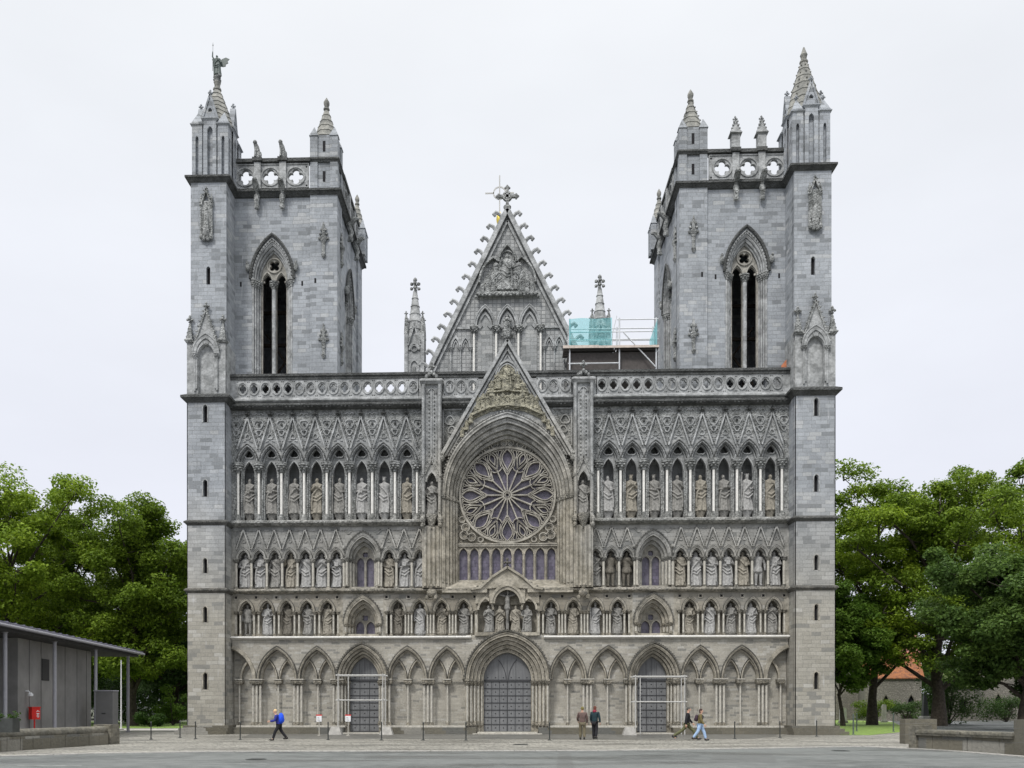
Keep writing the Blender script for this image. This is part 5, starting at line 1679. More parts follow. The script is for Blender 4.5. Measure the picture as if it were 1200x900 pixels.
rowset(mir(inner_b), lowRi, 1.7, 6.4, 1.98, 'lowest row right of crucifixion', g3)
rowset(mir(outer_b), lowRo, 1.7, 6.4, 1.98, 'lowest row by right buttress', g3)
statue(-4.86, 1.0, 14.05, 2.2, (26, 'book', 'bare', R_, GR), 'in niche of pier left of rose window', 'statues on the piers', .06)
statue(4.86, 1.0, 14.05, 2.2, (18, 'staff', 'bare', R_, GR), 'in niche of pier right of rose window', 'statues on the piers', .06)

# archangel with wings and spear on the tip of the left spire
sx_, sy_ = -(17.95 + 20.3) / 2, 1.75
root = empty('winged_statue', (sx_, sy_, 43.0)); root.scale = (.72, .72, .72)
tag(root, 'dark bronze winged figure raising a spear on the tip of the left spire', 'statue')
mb = figure(31, 'chest', 'bare', 'robe', 1.9)
mb.tube([(-.27, 0, 1.5), (-.42, -.05, 1.75), (-.38, -.12, 2.15)], [.08, .07, .05], 8)
o = link('figure', remesh(mb, 'figure', .02, 'bronze'), root, (0, 0, .5))
mb = MB(); mb.tube([(-.38, -.12, .9), (-.36, -.12, 3.3)], [.022, .015], 6); mb.lathe(-.36, -.12, [(.05, 3.2), (.005, 3.5)], 6); mb.build('spear', 'bronze', root)
for s_ in (-1, 1):
    mb = MB()
    pts_ = [(0, 1.85), (.25, 2.15), (.62, 2.3), (.95, 2.15), (.78, 1.95), (.85, 1.8), (.62, 1.68), (.6, 1.5), (.38, 1.45), (.1, 1.5)]
    mb.plate([(s_ * .12 + (p[0] if s_ > 0 else -p[0] * .45), p[1]) for p in pts_], [], .16, .22, back=True)
    mb.build('wing', 'bronze', root)
mb = MB(); mb.lathe(0, 0, [(.3, -.1), (.38, .1), (.24, .2), (.34, .35), (.22, .5)], 9); mb.blob(.22, -.1, .45, .22, .2, .14); mb.blob(-.2, .05, .42, .2, .2, .14); mb.build('pedestal', 'carved', root)

# reliefs: crowds of small figures
def relief(name, spots, mat, parent, y, seed=0, flat=.7):
    q = random.Random(seed)
    mb = MB()
    for k, (x, z, h, arms) in enumerate(spots):
        f = figure(40 + k % 7, arms, ('bare', 'beard', 'veil', 'crown')[k % 4], 'robe', h)
        off = len(mb.v)
        mb.v += [(p[0] + x, p[1] * flat + y, p[2] + z) for p in f.v]
        mb.f += [tuple(i + off for i in g_) for g_ in f.f]; mb.mi += f.mi
    return mb
q = random.Random(5)
spots = [(0, 22.0, 1.75, 'bless')]
for k, s_ in enumerate((-1, 1)):
    spots += [(s_ * .62, 22.15, 1.1, 'pray'), (s_ * 1.0, 21.7, 1.0, 'fold')]
for i in range(13):
    x = -1.86 + i * .31
    spots.append((x, 20.95 + .1 * (i % 2) - abs(x) * .06, .95, ('fold', 'book', 'pray', 'chest')[i % 4]))
for s_ in (-1, 1):
    for i in range(4): spots.append((s_ * (2.05 + .28 * i), 20.45 - .45 * i, .75, ('pray', 'chest')[i % 2]))
mb = relief('judgement_relief', spots, 'ochre', gab, .82)
mb.bar([(-2.3, 20.5), (-1.2, 21.0), (0, 21.15), (1.2, 21.0), (2.3, 20.5)], .14, .66, .98)
mb.bar([(-1.3, 21.95), (0, 22.05), (1.3, 21.95)], .1, .7, .98)
for s_ in (-1, 1):
    for k in range(9): mb.blob(s_ * (.5 + .1 * k), .85, 23.0 - .14 * k + .1 * (k % 2), .13, .12, .11, 5, 4)
    mb.plate([(s_ * .2, 23.1), (s_ * .75, 22.95), (s_ * .55, 22.7), (s_ * .3, 22.75)], [], .8, .98)
mb.plate(opening(0, 22.1, 23.1, .56, .7), [], .93, .98)
mb.plate([(-2.9, 19.35), (-2.1, 20.3), (-1.1, 20.75), (0, 20.9), (1.1, 20.75), (2.1, 20.3), (2.9, 19.35), (2.4, 20.6), (1.35, 22.1), (.55, 23.1), (-.55, 23.1), (-1.35, 22.1), (-2.4, 20.6)], [], .9, .98)
mb.build('carved_relief', 'ochre', gab, smooth=True, ang=60)
# gable relief
spots = [(0, 29.85, 2.5, 'bless')]
for s_ in (-1, 1):
    spots += [(s_ * .55, 29.9, 1.5, 'pray'), (s_ * .95, 29.8, 1.35, 'staff'), (s_ * 1.3, 29.75, 1.05, 'fold'), (s_ * 1.68, 29.7, .75, 'chest'), (s_ * .75, 30.9, 1.0, 'book'), (s_ * .42, 31.2, .8, 'pray')]
mb = relief('r', spots, 'ochre', gable, GY - .2)
mb.bar(circle(0, 32.15, .42, 20), .06, GY - .2, GY, True)
mb.plate([(-1.95, 29.65), (1.95, 29.65), (1.5, 30.9), (.9, 31.7), (.5, 32.6), (0, 33.0), (-.5, 32.6), (-.9, 31.7), (-1.5, 30.9)], [], GY - .06, GY - .02)
mb.build('carved_relief', 'carved', gable, smooth=True, ang=60)
# figure niche in the middle of the gable arcade
mb = relief('r', [(0, 26.9, 1.3, 'pray')], 'carved', gable, GY - .3)
mb.blob(0, GY - .25, 26.8, .3, .25, .2)
for k in range(6): mb.blob(.35 * math.cos(k), GY - .25, 26.9 + .25 * math.sin(k * 2), .12)
mb.build('niche_figure', 'carved', gable)
# crucifixion group
def body(name, spots, y, mat='trim'): pass
cg = empty('crucifixion_group', (0, 1.45, 6.6))
tag(cg, 'weathered stone crucifixion group with mourners in the gabled niche above the central door', 'sculpture')
mb = MB()
mb.box(-.09, .09, 0, .12, 0, 2.9); mb.box(-.95, .95, 0, .12, 2.42, 2.58)
mb.build('cross', 'statue_grey', cg)
f = MB()
f.tube([(0, -.16, 2.35), (0, -.2, 2.0), (.02, -.16, 1.65), (.0, -.18, 1.2), (0, -.12, .75)], [.13, .16, .13, .11, .05], 10)
f.blob(.03, -.22, 2.56, .09, .1, .13, 10, 8); f.tube([(0, -.16, 2.3), (.02, -.2, 2.5)], .06, 8)
for s_ in (-1, 1): f.tube([(s_ * .1, -.15, 2.3), (s_ * .45, -.12, 2.4), (s_ * .85, -.08, 2.5)], [.075, .06, .04], 8); f.blob(s_ * .88, -.08, 2.5, .05, .04, .06)
f.lathe(0, -.17, [(.14, 1.4), (.2, 1.5), (.17, 1.75)], 10)
link('figure', remesh(f, 'figure', .02, 'statue_grey'), cg)
for k, (x, arms, head, sd_) in enumerate(((-.5, 'pray', 'veil', 12), (-1.2, 'pray', 'bare', 17), (.55, 'chest', 'beard', 26), (1.25, 'fold', 'veil', 11))):
    st_ = empty('statue', (x, 1.4 if abs(x) < 1 else 1.3, 6.57))
    tag(st_, f"{'grey' if k % 2 else 'tan'} stone mourner {('beside the foot of the cross on the left', 'at the far left of the crucifixion niche', 'beside the foot of the cross on the right', 'at the far right of the crucifixion niche')[k]}", 'statue', 'mourners of the crucifixion group')
    link('figure', fig_mesh(sd_, arms, head, 'robe', GR if k % 2 else TA, 1.75), st_)

# ------------------------------------------------------------------ GROUND
def sheet(name, poly, z, mat, kind='structure'):
    me = bpy.data.meshes.new(name)
    tri = tessellate_polygon([[Vector((p[0], p[1], 0)) for p in poly]])
    me.from_pydata([(p[0], p[1], z) for p in poly], [], [tuple(t) for t in tri])
    me.materials.append(M[mat])
    bm = bmesh.new(); bm.from_mesh(me); bmesh.ops.recalc_face_normals(bm, faces=bm.faces)
    if bm.faces and sum(f.normal.z for f in bm.faces) < 0: bmesh.ops.reverse_faces(bm, faces=bm.faces)
    bm.to_mesh(me); bm.free()
    o = link(name, me); o['kind'] = kind
    return o
def ground_mat(name, c1, c2, c3_, scale, rough, puddle=0, cobble=0, bump=.4):
    m, n, b = newmat(name)
    g = G(n)
    pos = g('ShaderNodeNewGeometry').outputs['Position']
    big = g('ShaderNodeTexNoise', {'Vector': pos, 'Scale': .12, 'Detail': 5, 'Roughness': .6})
    mid = g('ShaderNodeTexNoise', {'Vector': pos, 'Scale': scale, 'Detail': 6, 'Roughness': .65})
    fin = g('ShaderNodeTexNoise', {'Vector': pos, 'Scale': 26, 'Detail': 4, 'Roughness': .7})
    col = g.mix(g.ramp(big.outputs['Fac'], .38, .62), c3(*c1), c3(*c2))
    col = g.mix(g.ramp(mid.outputs['Fac'], .4, .66), col, c3(*c3_))
    hgt = fin.outputs['Fac']
    if cobble:
        vo = g('ShaderNodeTexVoronoi', {'Vector': pos, 'Scale': cobble}, feature='DISTANCE_TO_EDGE')
        vc = g('ShaderNodeTexVoronoi', {'Vector': pos, 'Scale': cobble})
        col = g.mix(g.ramp(vo.outputs['Distance'], .02, .12), c3(.09, .085, .07), g.mix(.5, col, g.mix(g('ShaderNodeSeparateColor', {0: vc.outputs['Color']}).outputs[0], c3(*c1), c3(*c2)), 'MIX'))
        hgt = g.ramp(vo.outputs['Distance'], 0, .2)
    col = g.mix(g('ShaderNodeMath', {0: g.ramp(fin.outputs['Fac'], .35, .8), 1: .4}, operation='MULTIPLY').outputs[0], col, g.mix(.5, col, c3(.5, .5, .48)))
    n.links.new(col, b.inputs['Base Color'])
    if puddle:
        mp2 = g('ShaderNodeMapping', {'Vector': pos, 'Scale': (.16, .5, 1)})
        pn = g('ShaderNodeTexNoise', {'Vector': mp2.outputs[0], 'Scale': 1.0, 'Detail': 4, 'Roughness': .55})
        wet = g.ramp(pn.outputs['Fac'], .46, .6)
        rr = g('ShaderNodeMapRange', {'Value': wet, 'To Min': rough, 'To Max': puddle})
        n.links.new(rr.outputs[0], b.inputs['Roughness'])
        col2 = g.mix(g('ShaderNodeMath', {0: wet, 1: .45}, operation='MULTIPLY').outputs[0], col, g.mix(.6, col, c3(.02, .02, .02)))
        n.links.new(col2, b.inputs['Base Color'])
    else: b.inputs['Roughness'].default_value = rough
    bp = g('ShaderNodeBump', {'Height': hgt, 'Strength': bump, 'Distance': .03})
    n.links.new(bp.outputs[0], b.inputs['Normal'])
    return m
M['asphalt'] = ground_mat('wet_asphalt', (.048, .056, .054), (.105, .115, .11), (.13, .14, .135), 1.3, .8, .35, 0, .8)
M['cobbles'] = ground_mat('cobble_paving', (.20, .195, .17), (.42, .40, .345), (.13, .128, .11), .9, .75, .35, 4.2, .9)
M['slate'] = ground_mat('wet_slate_paving', (.075, .075, .068), (.12, .12, .11), (.16, .155, .14), 1.4, .6, .3, 2.2, .3)
M['grass'] = ground_mat('mown_grass', (.15, .25, .015), (.19, .31, .02), (.09, .16, .015), 3, .95, 0, 0, .9)
M['earth'] = ground_mat('dark_earth', (.05, .055, .03), (.06, .07, .035), (.035, .04, .02), 1, .95)  # dark olive earth, mottled by noise
M['gravel'] = ground_mat('pale_gravel', (.36, .35, .32), (.46, .44, .4), (.28, .27, .25), 2, .9)
def V(px, py, dz=0):
    d = EYE * F / (py - 830.0)
    return at(px, d)
sheet('ground', [(-1500, -300), (1500, -300), (1500, 2500), (-1500, 2500)], -.012, 'earth')
sheet('asphalt_road', [V(-900, 899), V(-300, 886), V(0, 886.5), V(120, 883), V(250, 881), V(480, 880.5), V(700, 880), V(900, 877), V(1010, 875), V(1100, 879), V(1200, 887), V(1500, 905)] + [(60, -120), (-60, -120)], 0.0, 'asphalt')
sheet('cobbled_square', [V(-900, 899), V(-300, 886), V(0, 886.5), V(120, 883), V(250, 881), V(480, 880.5), V(700, 880), V(900, 877), V(1010, 875), V(1100, 879), V(1200, 887), V(1500, 905), (70, -20), (60, 6), (-60, 6), (-80, -20)], -.006, 'cobbles')
sheet('slate_pavement', [(-16.5, .55), (-15, -7.0), (-9, -8.8), (9, -9.0), (13.5, -7.6), (16, -3), (17, .55)], -.002, 'slate')
M['worn_line'] = ground_mat('worn_road_paint', (.30, .31, .30), (.14, .15, .145), (.10, .11, .105), 3.0, .7)
M['patch'] = ground_mat('asphalt_repair', (.055, .062, .06), (.075, .082, .08), (.09, .095, .09), 3.0, .7, .4)
for k_, (xa_, xb_, y_) in enumerate(((160, 204, 893.6), (208, 242, 890.2), (236, 312, 895), (20, 96, 897.5))):
    sheet('road_line', [V(xa_, y_ - .25), V(xb_, y_ - .25), V(xb_, y_ + .3), V(xa_, y_ + .3)], .004, 'worn_line')
for xa_, xb_, ya_, yb_ in ((430, 560, 885, 889), (835, 905, 883, 893), (655, 668, 881.5, 905)):
    sheet('road_patch', [V(xa_, ya_), V(xb_, ya_ + .4), V(xb_ + 6, yb_), V(xa_ - 4, yb_ + .3)], .004, 'patch')
# kerb where asphalt and cobbles meet: one course of long stones
mb = MB()
kp = [V(-300, 886), V(0, 886.5), V(120, 883), V(250, 881), V(480, 880.5), V(700, 880), V(900, 877), V(1010, 875), V(1100, 879), V(1200, 887), V(1500, 905)]
for a_, b_ in zip(kp[:-1], kp[1:]):
    A, B = Vector((*a_, 0)), Vector((*b_, 0)); d = (B - A); L = d.length; d.normalize(); nn_ = Vector((-d.y, d.x, 0)) * .14
    k = int(L / .9) + 1
    for i in range(k):
        p0 = A + d * (L * i / k + .015); p1 = A + d * (L * (i + 1) / k - .015)
        vs_ = [p0 - nn_, p1 - nn_, p1 + nn_, p0 + nn_]
        mb.add([(v.x, v.y, -.01) for v in vs_] + [(v.x, v.y, .03) for v in vs_], [(4, 5, 6, 7), (0, 1, 5, 4), (1, 2, 6, 5), (2, 3, 7, 6), (3, 0, 4, 7)])
o = mb.build('kerb', 'concrete'); o['kind'] = 'structure'
sheet('right_lawn', [V(972, 858.5), V(985, 861.5), V(1020, 861.5), V(1055, 858), V(1068, 852), V(1062, 847), V(1020, 844.5), V(950, 843.8)], .004, 'grass')
sheet('far_lawn', [at(900, 125), at(1400, 125), at(1500, 175), at(900, 175)], .004, 'grass')
sheet('lawn_path', [at(960, 100), at(1400, 72), at(1500, 122), at(900, 123)], .0, 'gravel')
sheet('right_road', [V(1075, 860), V(1260, 862), V(1300, 842), V(1040, 843)], .006, 'asphalt')
sheet('left_lawn', [at(80, 74), at(215, 74), at(230, 110), at(40, 110)], .004, 'grass')
sheet('left_path', [at(60, 66), at(225, 66), at(225, 73), at(60, 73)], .002, 'gravel')

# ------------------------------------------------------------------ TREES
def leaf_mat(name, c1, c2, c4):
    m, n, b = newmat(name)
    g = G(n)
    pos = g('ShaderNodeTexCoord').outputs['Object']
    a = g('ShaderNodeTexNoise', {'Vector': pos, 'Scale': .45, 'Detail': 3})
    f = g('ShaderNodeTexNoise', {'Vector': pos, 'Scale': 7, 'Detail': 2})
    col = g.mix(g.ramp(a.outputs['Fac'], .36, .64), c3(*c1), c3(*c2))
    col = g.mix(g.ramp(f.outputs['Fac'], .4, .62), col, c3(*c4))
    n.links.new(col, b.inputs['Base Color'])
    b.inputs['Roughness'].default_value = .62
    b.inputs['Specular IOR Level'].default_value = .25
    tr_ = g('ShaderNodeBsdfTranslucent', {'Color': col})
    ms = g('ShaderNodeMixShader', {0: .38})
    n.links.new(b.outputs[0], ms.inputs[1]); n.links.new(tr_.outputs[0], ms.inputs[2])
    n.links.new(ms.outputs[0], n.nodes['Material Output'].inputs[0])
    return m
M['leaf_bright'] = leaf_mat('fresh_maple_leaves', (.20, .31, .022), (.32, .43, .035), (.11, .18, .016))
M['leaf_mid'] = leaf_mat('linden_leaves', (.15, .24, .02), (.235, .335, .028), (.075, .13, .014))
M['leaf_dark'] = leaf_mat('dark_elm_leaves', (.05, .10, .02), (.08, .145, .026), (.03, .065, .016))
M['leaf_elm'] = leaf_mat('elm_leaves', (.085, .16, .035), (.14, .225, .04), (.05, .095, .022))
M['leaf_yellow'] = leaf_mat('yellowish_leaves', (.16, .26, .03), (.10, .2, .025), (.08, .15, .02))
def foliage(name, clumps, per, size, mat, parent, seed):
    g = np.random.default_rng(seed)
    Cc = np.array([c[:3] for c in clumps]); Rr_ = np.array([c[3] for c in clumps])
    n = len(clumps) * per
    ci = np.repeat(np.arange(len(clumps)), per)
    d = g.normal(size=(n, 3)); d /= np.linalg.norm(d, axis=1)[:, None]
    rad = g.random(n) ** .45
    # sprays: leaves gather into flat, slightly drooping layers
    p = Cc[ci] + d * (rad * Rr_[ci])[:, None] * np.array([1.15, 1.15, .72])
    p += g.normal(size=(n, 3)) * .06
    nrm = g.normal(size=(n, 3)) * .75 + np.array([0, 0, 1.0]) + d * .5
    nrm /= np.linalg.norm(nrm, axis=1)[:, None]
    t = np.cross(nrm, g.normal(size=(n, 3))); t /= np.linalg.norm(t, axis=1)[:, None]
    b = np.cross(nrm, t)
    s = (size * (.6 + .8 * g.random(n)))[:, None]
    v = np.empty((n, 4, 3))
    v[:, 0] = p - t * s; v[:, 1] = p - b * s * .55 + nrm * s * .12; v[:, 2] = p + t * s; v[:, 3] = p + b * s * .55 + nrm * s * .12
    me = bpy.data.meshes.new(name)
    me.vertices.add(n * 4); me.vertices.foreach_set('co', v.reshape(-1))
    me.loops.add(n * 4); me.loops.foreach_set('vertex_index', np.arange(n * 4))
    me.polygons.add(n); me.polygons.foreach_set('loop_start', np.arange(n) * 4)
    me.update(calc_edges=True)
    me.materials.append(M[mat])
    return link(name, me, parent)
def tree(label, base, H, spread, mat, seed, trunk_r=.45, low=.24, nl=10, per=400, size=.15, lean=(0, 0), group=None, clump=1.25, dens=.86):
    q = random.Random(seed)
    H *= 1.05
    root = empty('tree', (base[0], base[1], 0))
    tag(root, label, 'tree', group)
    mb = MB()
    zt = H * .62
    path = [(0, 0, -.2)]
    for k in range(1, 7):
        path.append((lean[0] * k / 6 + q.uniform(-.3, .3), lean[1] * k / 6 + q.uniform(-.3, .3), zt * k / 6))
    mb.tube(path, [trunk_r * (1.35 if k == 0 else 1 - .13 * k) for k in range(7)], 9)
    tips = []
    for i in range(nl * 2):
        t = low + (1 - low) * (i + q.random()) / (nl * 2)
        seg = min(5, int(t * 6)); a = Vector(path[seg]).lerp(Vector(path[seg + 1]), t * 6 - seg if t < 1 else 1)
        ang = i * 2.4 + q.uniform(-.4, .4)
        h = a.z
        # crown outline: widest a little below the middle
        u = (h / H)
        reach = spread * (.62 + .5 * math.sin(min(1, u * 1.35) * PI)) * q.uniform(.7, 1.08)
        up = H * q.uniform(.14, .36) * (1.15 if t > .7 else .8)
        if t > .85: reach *= .5; up = H * q.uniform(.18, .29)
        e_ = Vector((a.x + math.cos(ang) * reach, a.y + math.sin(ang) * reach, min(H * .9, a.z + up)))
        m1 = a.lerp(e_, .35) + Vector((q.uniform(-.4, .4), q.uniform(-.4, .4), q.uniform(.2, .9)))
        m2_ = a.lerp(e_, .7) + Vector((q.uniform(-.5, .5), q.uniform(-.5, .5), q.uniform(0, .8)))
        m1.z = min(m1.z, H * .86); m2_.z = min(m2_.z, H * .88)
        r0 = trunk_r * .42 * (1.1 - t * .5)
        mb.tube([tuple(a), tuple(m1), tuple(m2_), tuple(e_)], [r0, r0 * .7, r0 * .42, .03], 6)
        for s0, s1 in ((.3, m1), (.5, m1.lerp(m2_, .6)), (.72, m2_), (.88, m2_.lerp(e_, .5)), (1, e_)):
            for r_ in range(2):
                o_ = s1 + Vector((q.uniform(-1, 1), q.uniform(-1, 1), q.uniform(-.35, .8))) * spread * .26
                o_.z = min(o_.z, H * .9); s1 = Vector((s1.x, s1.y, min(s1.z, H * .86)))
                if q.random() > dens: continue
                tips.append((o_.x, o_.y, o_.z, clump * q.uniform(.6, 1.2)))
                mb.tube([tuple(s1), tuple(s1.lerp(o_, .5) + Vector((0, 0, .15))), tuple(o_)], [r0 * .35, r0 * .22, .015], 4)
    for k in range(int(15 * dens)):      # outer sprays rounding off the crown
        a_, v_ = q.random() * 2 * PI, q.uniform(-.55, 1)
        rr = math.sqrt(max(0, 1 - v_ * v_)) * spread * q.uniform(.75, .98)
        tips.append((lean[0] + rr * math.cos(a_), lean[1] + rr * math.sin(a_), H * (.6 + .3 * v_), clump * q.uniform(.8, 1.35)))
    tips = [(t_[0], t_[1], min(t_[2], H * .93), t_[3]) for t_ in tips]
    mb.build('trunk', 'bark', root)
    foliage('crown', tips, per, size, mat, root, seed)
    return root
gt_ = 'broad trees beside the cathedral'
tree('tall bright maple left of the cathedral, at the left picture edge', at(10, 80), 23.5, 7.5, 'leaf_bright', 3, group=gt_)
tree('maple with an open crown rising between its two neighbours left of the cathedral', at(88, 92), 23.0, 6.0, 'leaf_mid', 11, group=gt_, clump=1.1)
tree('tall maple standing closest to the left buttress of the cathedral', at(156, 84), 21.8, 5.4, 'leaf_mid', 21, group=gt_, low=.16, nl=11)
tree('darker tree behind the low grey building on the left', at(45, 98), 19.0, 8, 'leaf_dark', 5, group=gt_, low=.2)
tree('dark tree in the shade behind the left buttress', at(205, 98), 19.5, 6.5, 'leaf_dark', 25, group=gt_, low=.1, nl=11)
tree('broad bright maple right of the cathedral, nearest to the buttress', at(1022, 88), 24.5, 7.6, 'leaf_bright', 33, group=gt_, low=.2, nl=11)
tree('tallest maple right of the cathedral with a thick dark trunk', at(1100, 84), 25.5, 8.0, 'leaf_mid', 41, .6, group=gt_, low=.16, nl=12)
tree('bright tall tree at the right picture edge behind the dark elm', at(1215, 92), 27.0, 8, 'leaf_bright', 52, group=gt_, low=.35)
tree('dark spreading elm in front at the right picture edge', at(1200, 66), 13.8, 6.2, 'leaf_elm', 61, .42, group=gt_, low=.2, nl=13, clump=1.05)
tree('small yellow green tree with a thin trunk beside the right buttress', at(988, 84), 13.5, 3.6, 'leaf_yellow', 71, .2, group=gt_, low=.3, nl=8, clump=.9)
def shrub(label, base, h, r, mat, seed, group=None, n=14, per=260):
    q = random.Random(seed)
    root = empty('shrub', (base[0], base[1], 0)); tag(root, label, 'shrub', group)
    mb = MB()
    cl = []
    for i in range(n):
        a, rr = q.random() * 6.28, r * q.random() ** .6
        z = h * q.uniform(.15, .85)
        cl.append((rr * math.cos(a), rr * math.sin(a), z, r * q.uniform(.3, .5)))
        mb.tube([(0, 0, -.05), (rr * .4 * math.cos(a), rr * .4 * math.sin(a), z * .6), (rr * math.cos(a), rr * math.sin(a), z)], [.05, .03, .01], 5)
    mb.build('stem', 'bark', root)
    foliage('leaves', cl, per, .1, mat, root, seed)
gs_ = 'shrubs in the churchyard'
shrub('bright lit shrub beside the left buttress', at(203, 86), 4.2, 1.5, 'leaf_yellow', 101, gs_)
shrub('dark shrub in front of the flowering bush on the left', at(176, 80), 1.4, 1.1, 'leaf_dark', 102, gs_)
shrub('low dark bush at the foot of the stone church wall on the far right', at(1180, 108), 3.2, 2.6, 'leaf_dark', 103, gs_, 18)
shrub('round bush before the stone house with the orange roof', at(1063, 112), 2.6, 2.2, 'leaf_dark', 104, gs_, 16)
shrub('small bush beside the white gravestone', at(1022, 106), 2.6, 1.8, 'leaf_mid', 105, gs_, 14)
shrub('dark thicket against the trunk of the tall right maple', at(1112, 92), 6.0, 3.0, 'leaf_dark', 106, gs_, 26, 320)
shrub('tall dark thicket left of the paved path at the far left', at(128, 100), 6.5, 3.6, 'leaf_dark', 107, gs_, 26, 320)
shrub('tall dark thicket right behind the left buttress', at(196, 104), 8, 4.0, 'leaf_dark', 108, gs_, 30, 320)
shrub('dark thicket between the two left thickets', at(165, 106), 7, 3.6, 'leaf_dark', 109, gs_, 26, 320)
# far wood closing the view
q = random.Random(77)
for side, (xa, xb) in (('left', (-260, 230)), ('right', (965, 1500))):
    cl = []
    for i in range(420):
        px = q.uniform(xa, xb); d = q.uniform(150, 175) if side == 'right' else q.uniform(125, 145)
        x, y = at(px, d)
        cl.append((x, y, q.uniform(0, 11.5) * (1 if side == 'left' else .9), q.uniform(1.4, 2.6)))
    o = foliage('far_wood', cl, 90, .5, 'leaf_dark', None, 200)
    tag(o, f'dark mass of far trees closing the view on the {side}', 'wood', kind='stuff')

# ------------------------------------------------------------------ RIGHT: churchyard buildings
def wallbox(mb, A, B, z0, z1, th=.6):
    """wall slab between two ground points"""
    A, B = Vector((*A, 0)), Vector((*B, 0)); d = (B - A).normalized(); n_ = Vector((-d.y, d.x, 0)) * th
    P4 = [A, B, B + n_, A + n_]
    mb.add([(p.x, p.y, z0) for p in P4] + [(p.x, p.y, z1) for p in P4], [(0, 1, 5, 4), (1, 2, 6, 5), (2, 3, 7, 6), (3, 0, 4, 7), (4, 5, 6, 7), (3, 2, 1, 0)])
M['fieldstone'] = ground_mat('fieldstone_wall', (.22, .205, .17), (.13, .12, .10), (.09, .085, .07), .8, .9, 0, 3.6, 1.0)
def tile_mat(name, a, b_):
    m, n, b = newmat(name); g = G(n)
    pos = g('ShaderNodeTexCoord').outputs['Object']
    wv = g('ShaderNodeTexWave', {'Vector': pos, 'Scale': 1.3, 'Distortion': .3}, bands_direction='X')
    nn = g('ShaderNodeTexNoise', {'Vector': pos, 'Scale': 2.2, 'Detail': 5})
    col = g.mix(g.ramp(nn.outputs['Fac'], .35, .65), c3(*a), c3(*b_))
    n.links.new(col, b.inputs['Base Color']); b.inputs['Roughness'].default_value = .85
    bp = g('ShaderNodeBump', {'Height': wv.outputs['Fac'], 'Strength': .8, 'Distance': .08}); n.links.new(bp.outputs[0], b.inputs['Normal'])
    return m
M['tile_orange'] = tile_mat('orange_pantiles', (.30, .11, .035), (.15, .06, .03))
M['tile_pink'] = tile_mat('faded_red_tiles', (.36, .15, .12), (.26, .12, .1))
M['plaster'] = plain('cream_plaster', (.6, .57, .5), .85, .15)
def house(name, label, pa, pb, depth, h, rh, wall, roof, wins=(), over=.3, mirror=False):
    """long house between ground points pa and pb, ridge parallel to the front"""
    root = empty(name, (pa[0], pa[1], 0)); tag(root, label, 'building')
    A, B = Vector((*pa, 0)), Vector((*pb, 0)); L = (B - A).length; ang = math.atan2(B.y - A.y, B.x - A.x)
    root.rotation_euler.z = ang
    mb = MB()
    hs_ = [[(x - w_, z), (x + w_, z), (x + w_, z + hh * .7), (x, z + hh), (x - w_, z + hh * .7)] for x, z, w_, hh in wins]
    mb.plate([(0, 0), (L, 0), (L, h), (0, h)], hs_, 0, .5, rim=False)
    mb.add([(0, 0, 0), (0, depth, 0), (0, depth, h), (0, depth / 2, h + rh), (0, 0, h)], [(0, 1, 2, 3, 4)])
    mb.add([(L, 0, 0), (L, depth, 0), (L, depth, h), (L, depth / 2, h + rh), (L, 0, h)], [(0, 1, 2, 3, 4)])
    mb.box(0.01, L - .01, depth - .3, depth, 0, h)
    mb.build('wall', wall, root)
    for k, (x, z, w_, hh) in enumerate(wins):
        wb = MB(); wb.plate([(x - w_, z), (x + w_, z), (x + w_, z + hh * .7), (x, z + hh), (x - w_, z + hh * .7)], [], .4, .42); wo = wb.build('window', 'black', root)
        wb = MB(); wb.bar([(x - w_ - .08, z), (x - w_ - .08, z + hh * .7), (x, z + hh + .08), (x + w_ + .08, z + hh * .7), (x + w_ + .08, z)], .16, -.05, .1); wb.build('frame', 'greystone', wo)
    mb = MB()
    o_ = over
    mb.add([(-o_, -o_, h - .12), (L + o_, -o_, h - .12), (L + o_, depth / 2, h + rh + .06), (-o_, depth / 2, h + rh + .06), (L + o_, depth + o_, h - .12), (-o_, depth + o_, h - .12),
            (-o_, -o_, h - .0), (L + o_, -o_, h - .0), (L + o_, depth / 2, h + rh + .2), (-o_, depth / 2, h + rh + .2), (L + o_, depth + o_, h), (-o_, depth + o_, h)],
           [(0, 1, 2, 3), (3, 2, 4, 5), (6, 7, 8, 9), (9, 8, 10, 11), (0, 1, 7, 6), (4, 5, 11, 10), (0, 3, 9, 6), (3, 5, 11, 9), (1, 2, 8, 7), (2, 4, 10, 8)])
    mb.build('roof', roof, root)
    return root
house('stone_house', 'low fieldstone house with an orange tiled roof behind the right trees', at(1014, 118), at(1080, 116), 9, 5.6, 3.4, 'fieldstone', 'tile_orange', ((2.5, 1.2, .35, 2.2), (5.5, 1.2, .35, 2.2)))
house('plastered_house', 'pale house with a faded red roof behind the orange roofed one', at(1006, 140), at(1080, 138), 9, 9.6, 3.6, 'plaster', 'tile_pink', ((2, 6.5, .3, 1.2), (6, 6.5, .3, 1.2)))
house('stone_chapel', 'tall fieldstone wing with narrow windows and a grey roof at the far right', at(1150, 121), at(1260, 117), 9, 9.0, 3.0, 'fieldstone', 'lead', ((2, 1, .4, 2.6), (6, 1, .4, 2.6), (2, 5, .3, 1.6)))
house('stone_annex', 'small fieldstone annex with a mossy lean roof in front of the chapel wing', at(1112, 117), at(1150, 116), 5, 4.4, 1.6, 'fieldstone', 'moss', ((2.2, 1, .4, 2.0),)) if False else None
M['moss'] = plain('mossy_slate', (.10, .13, .04), .9, .3, 3)
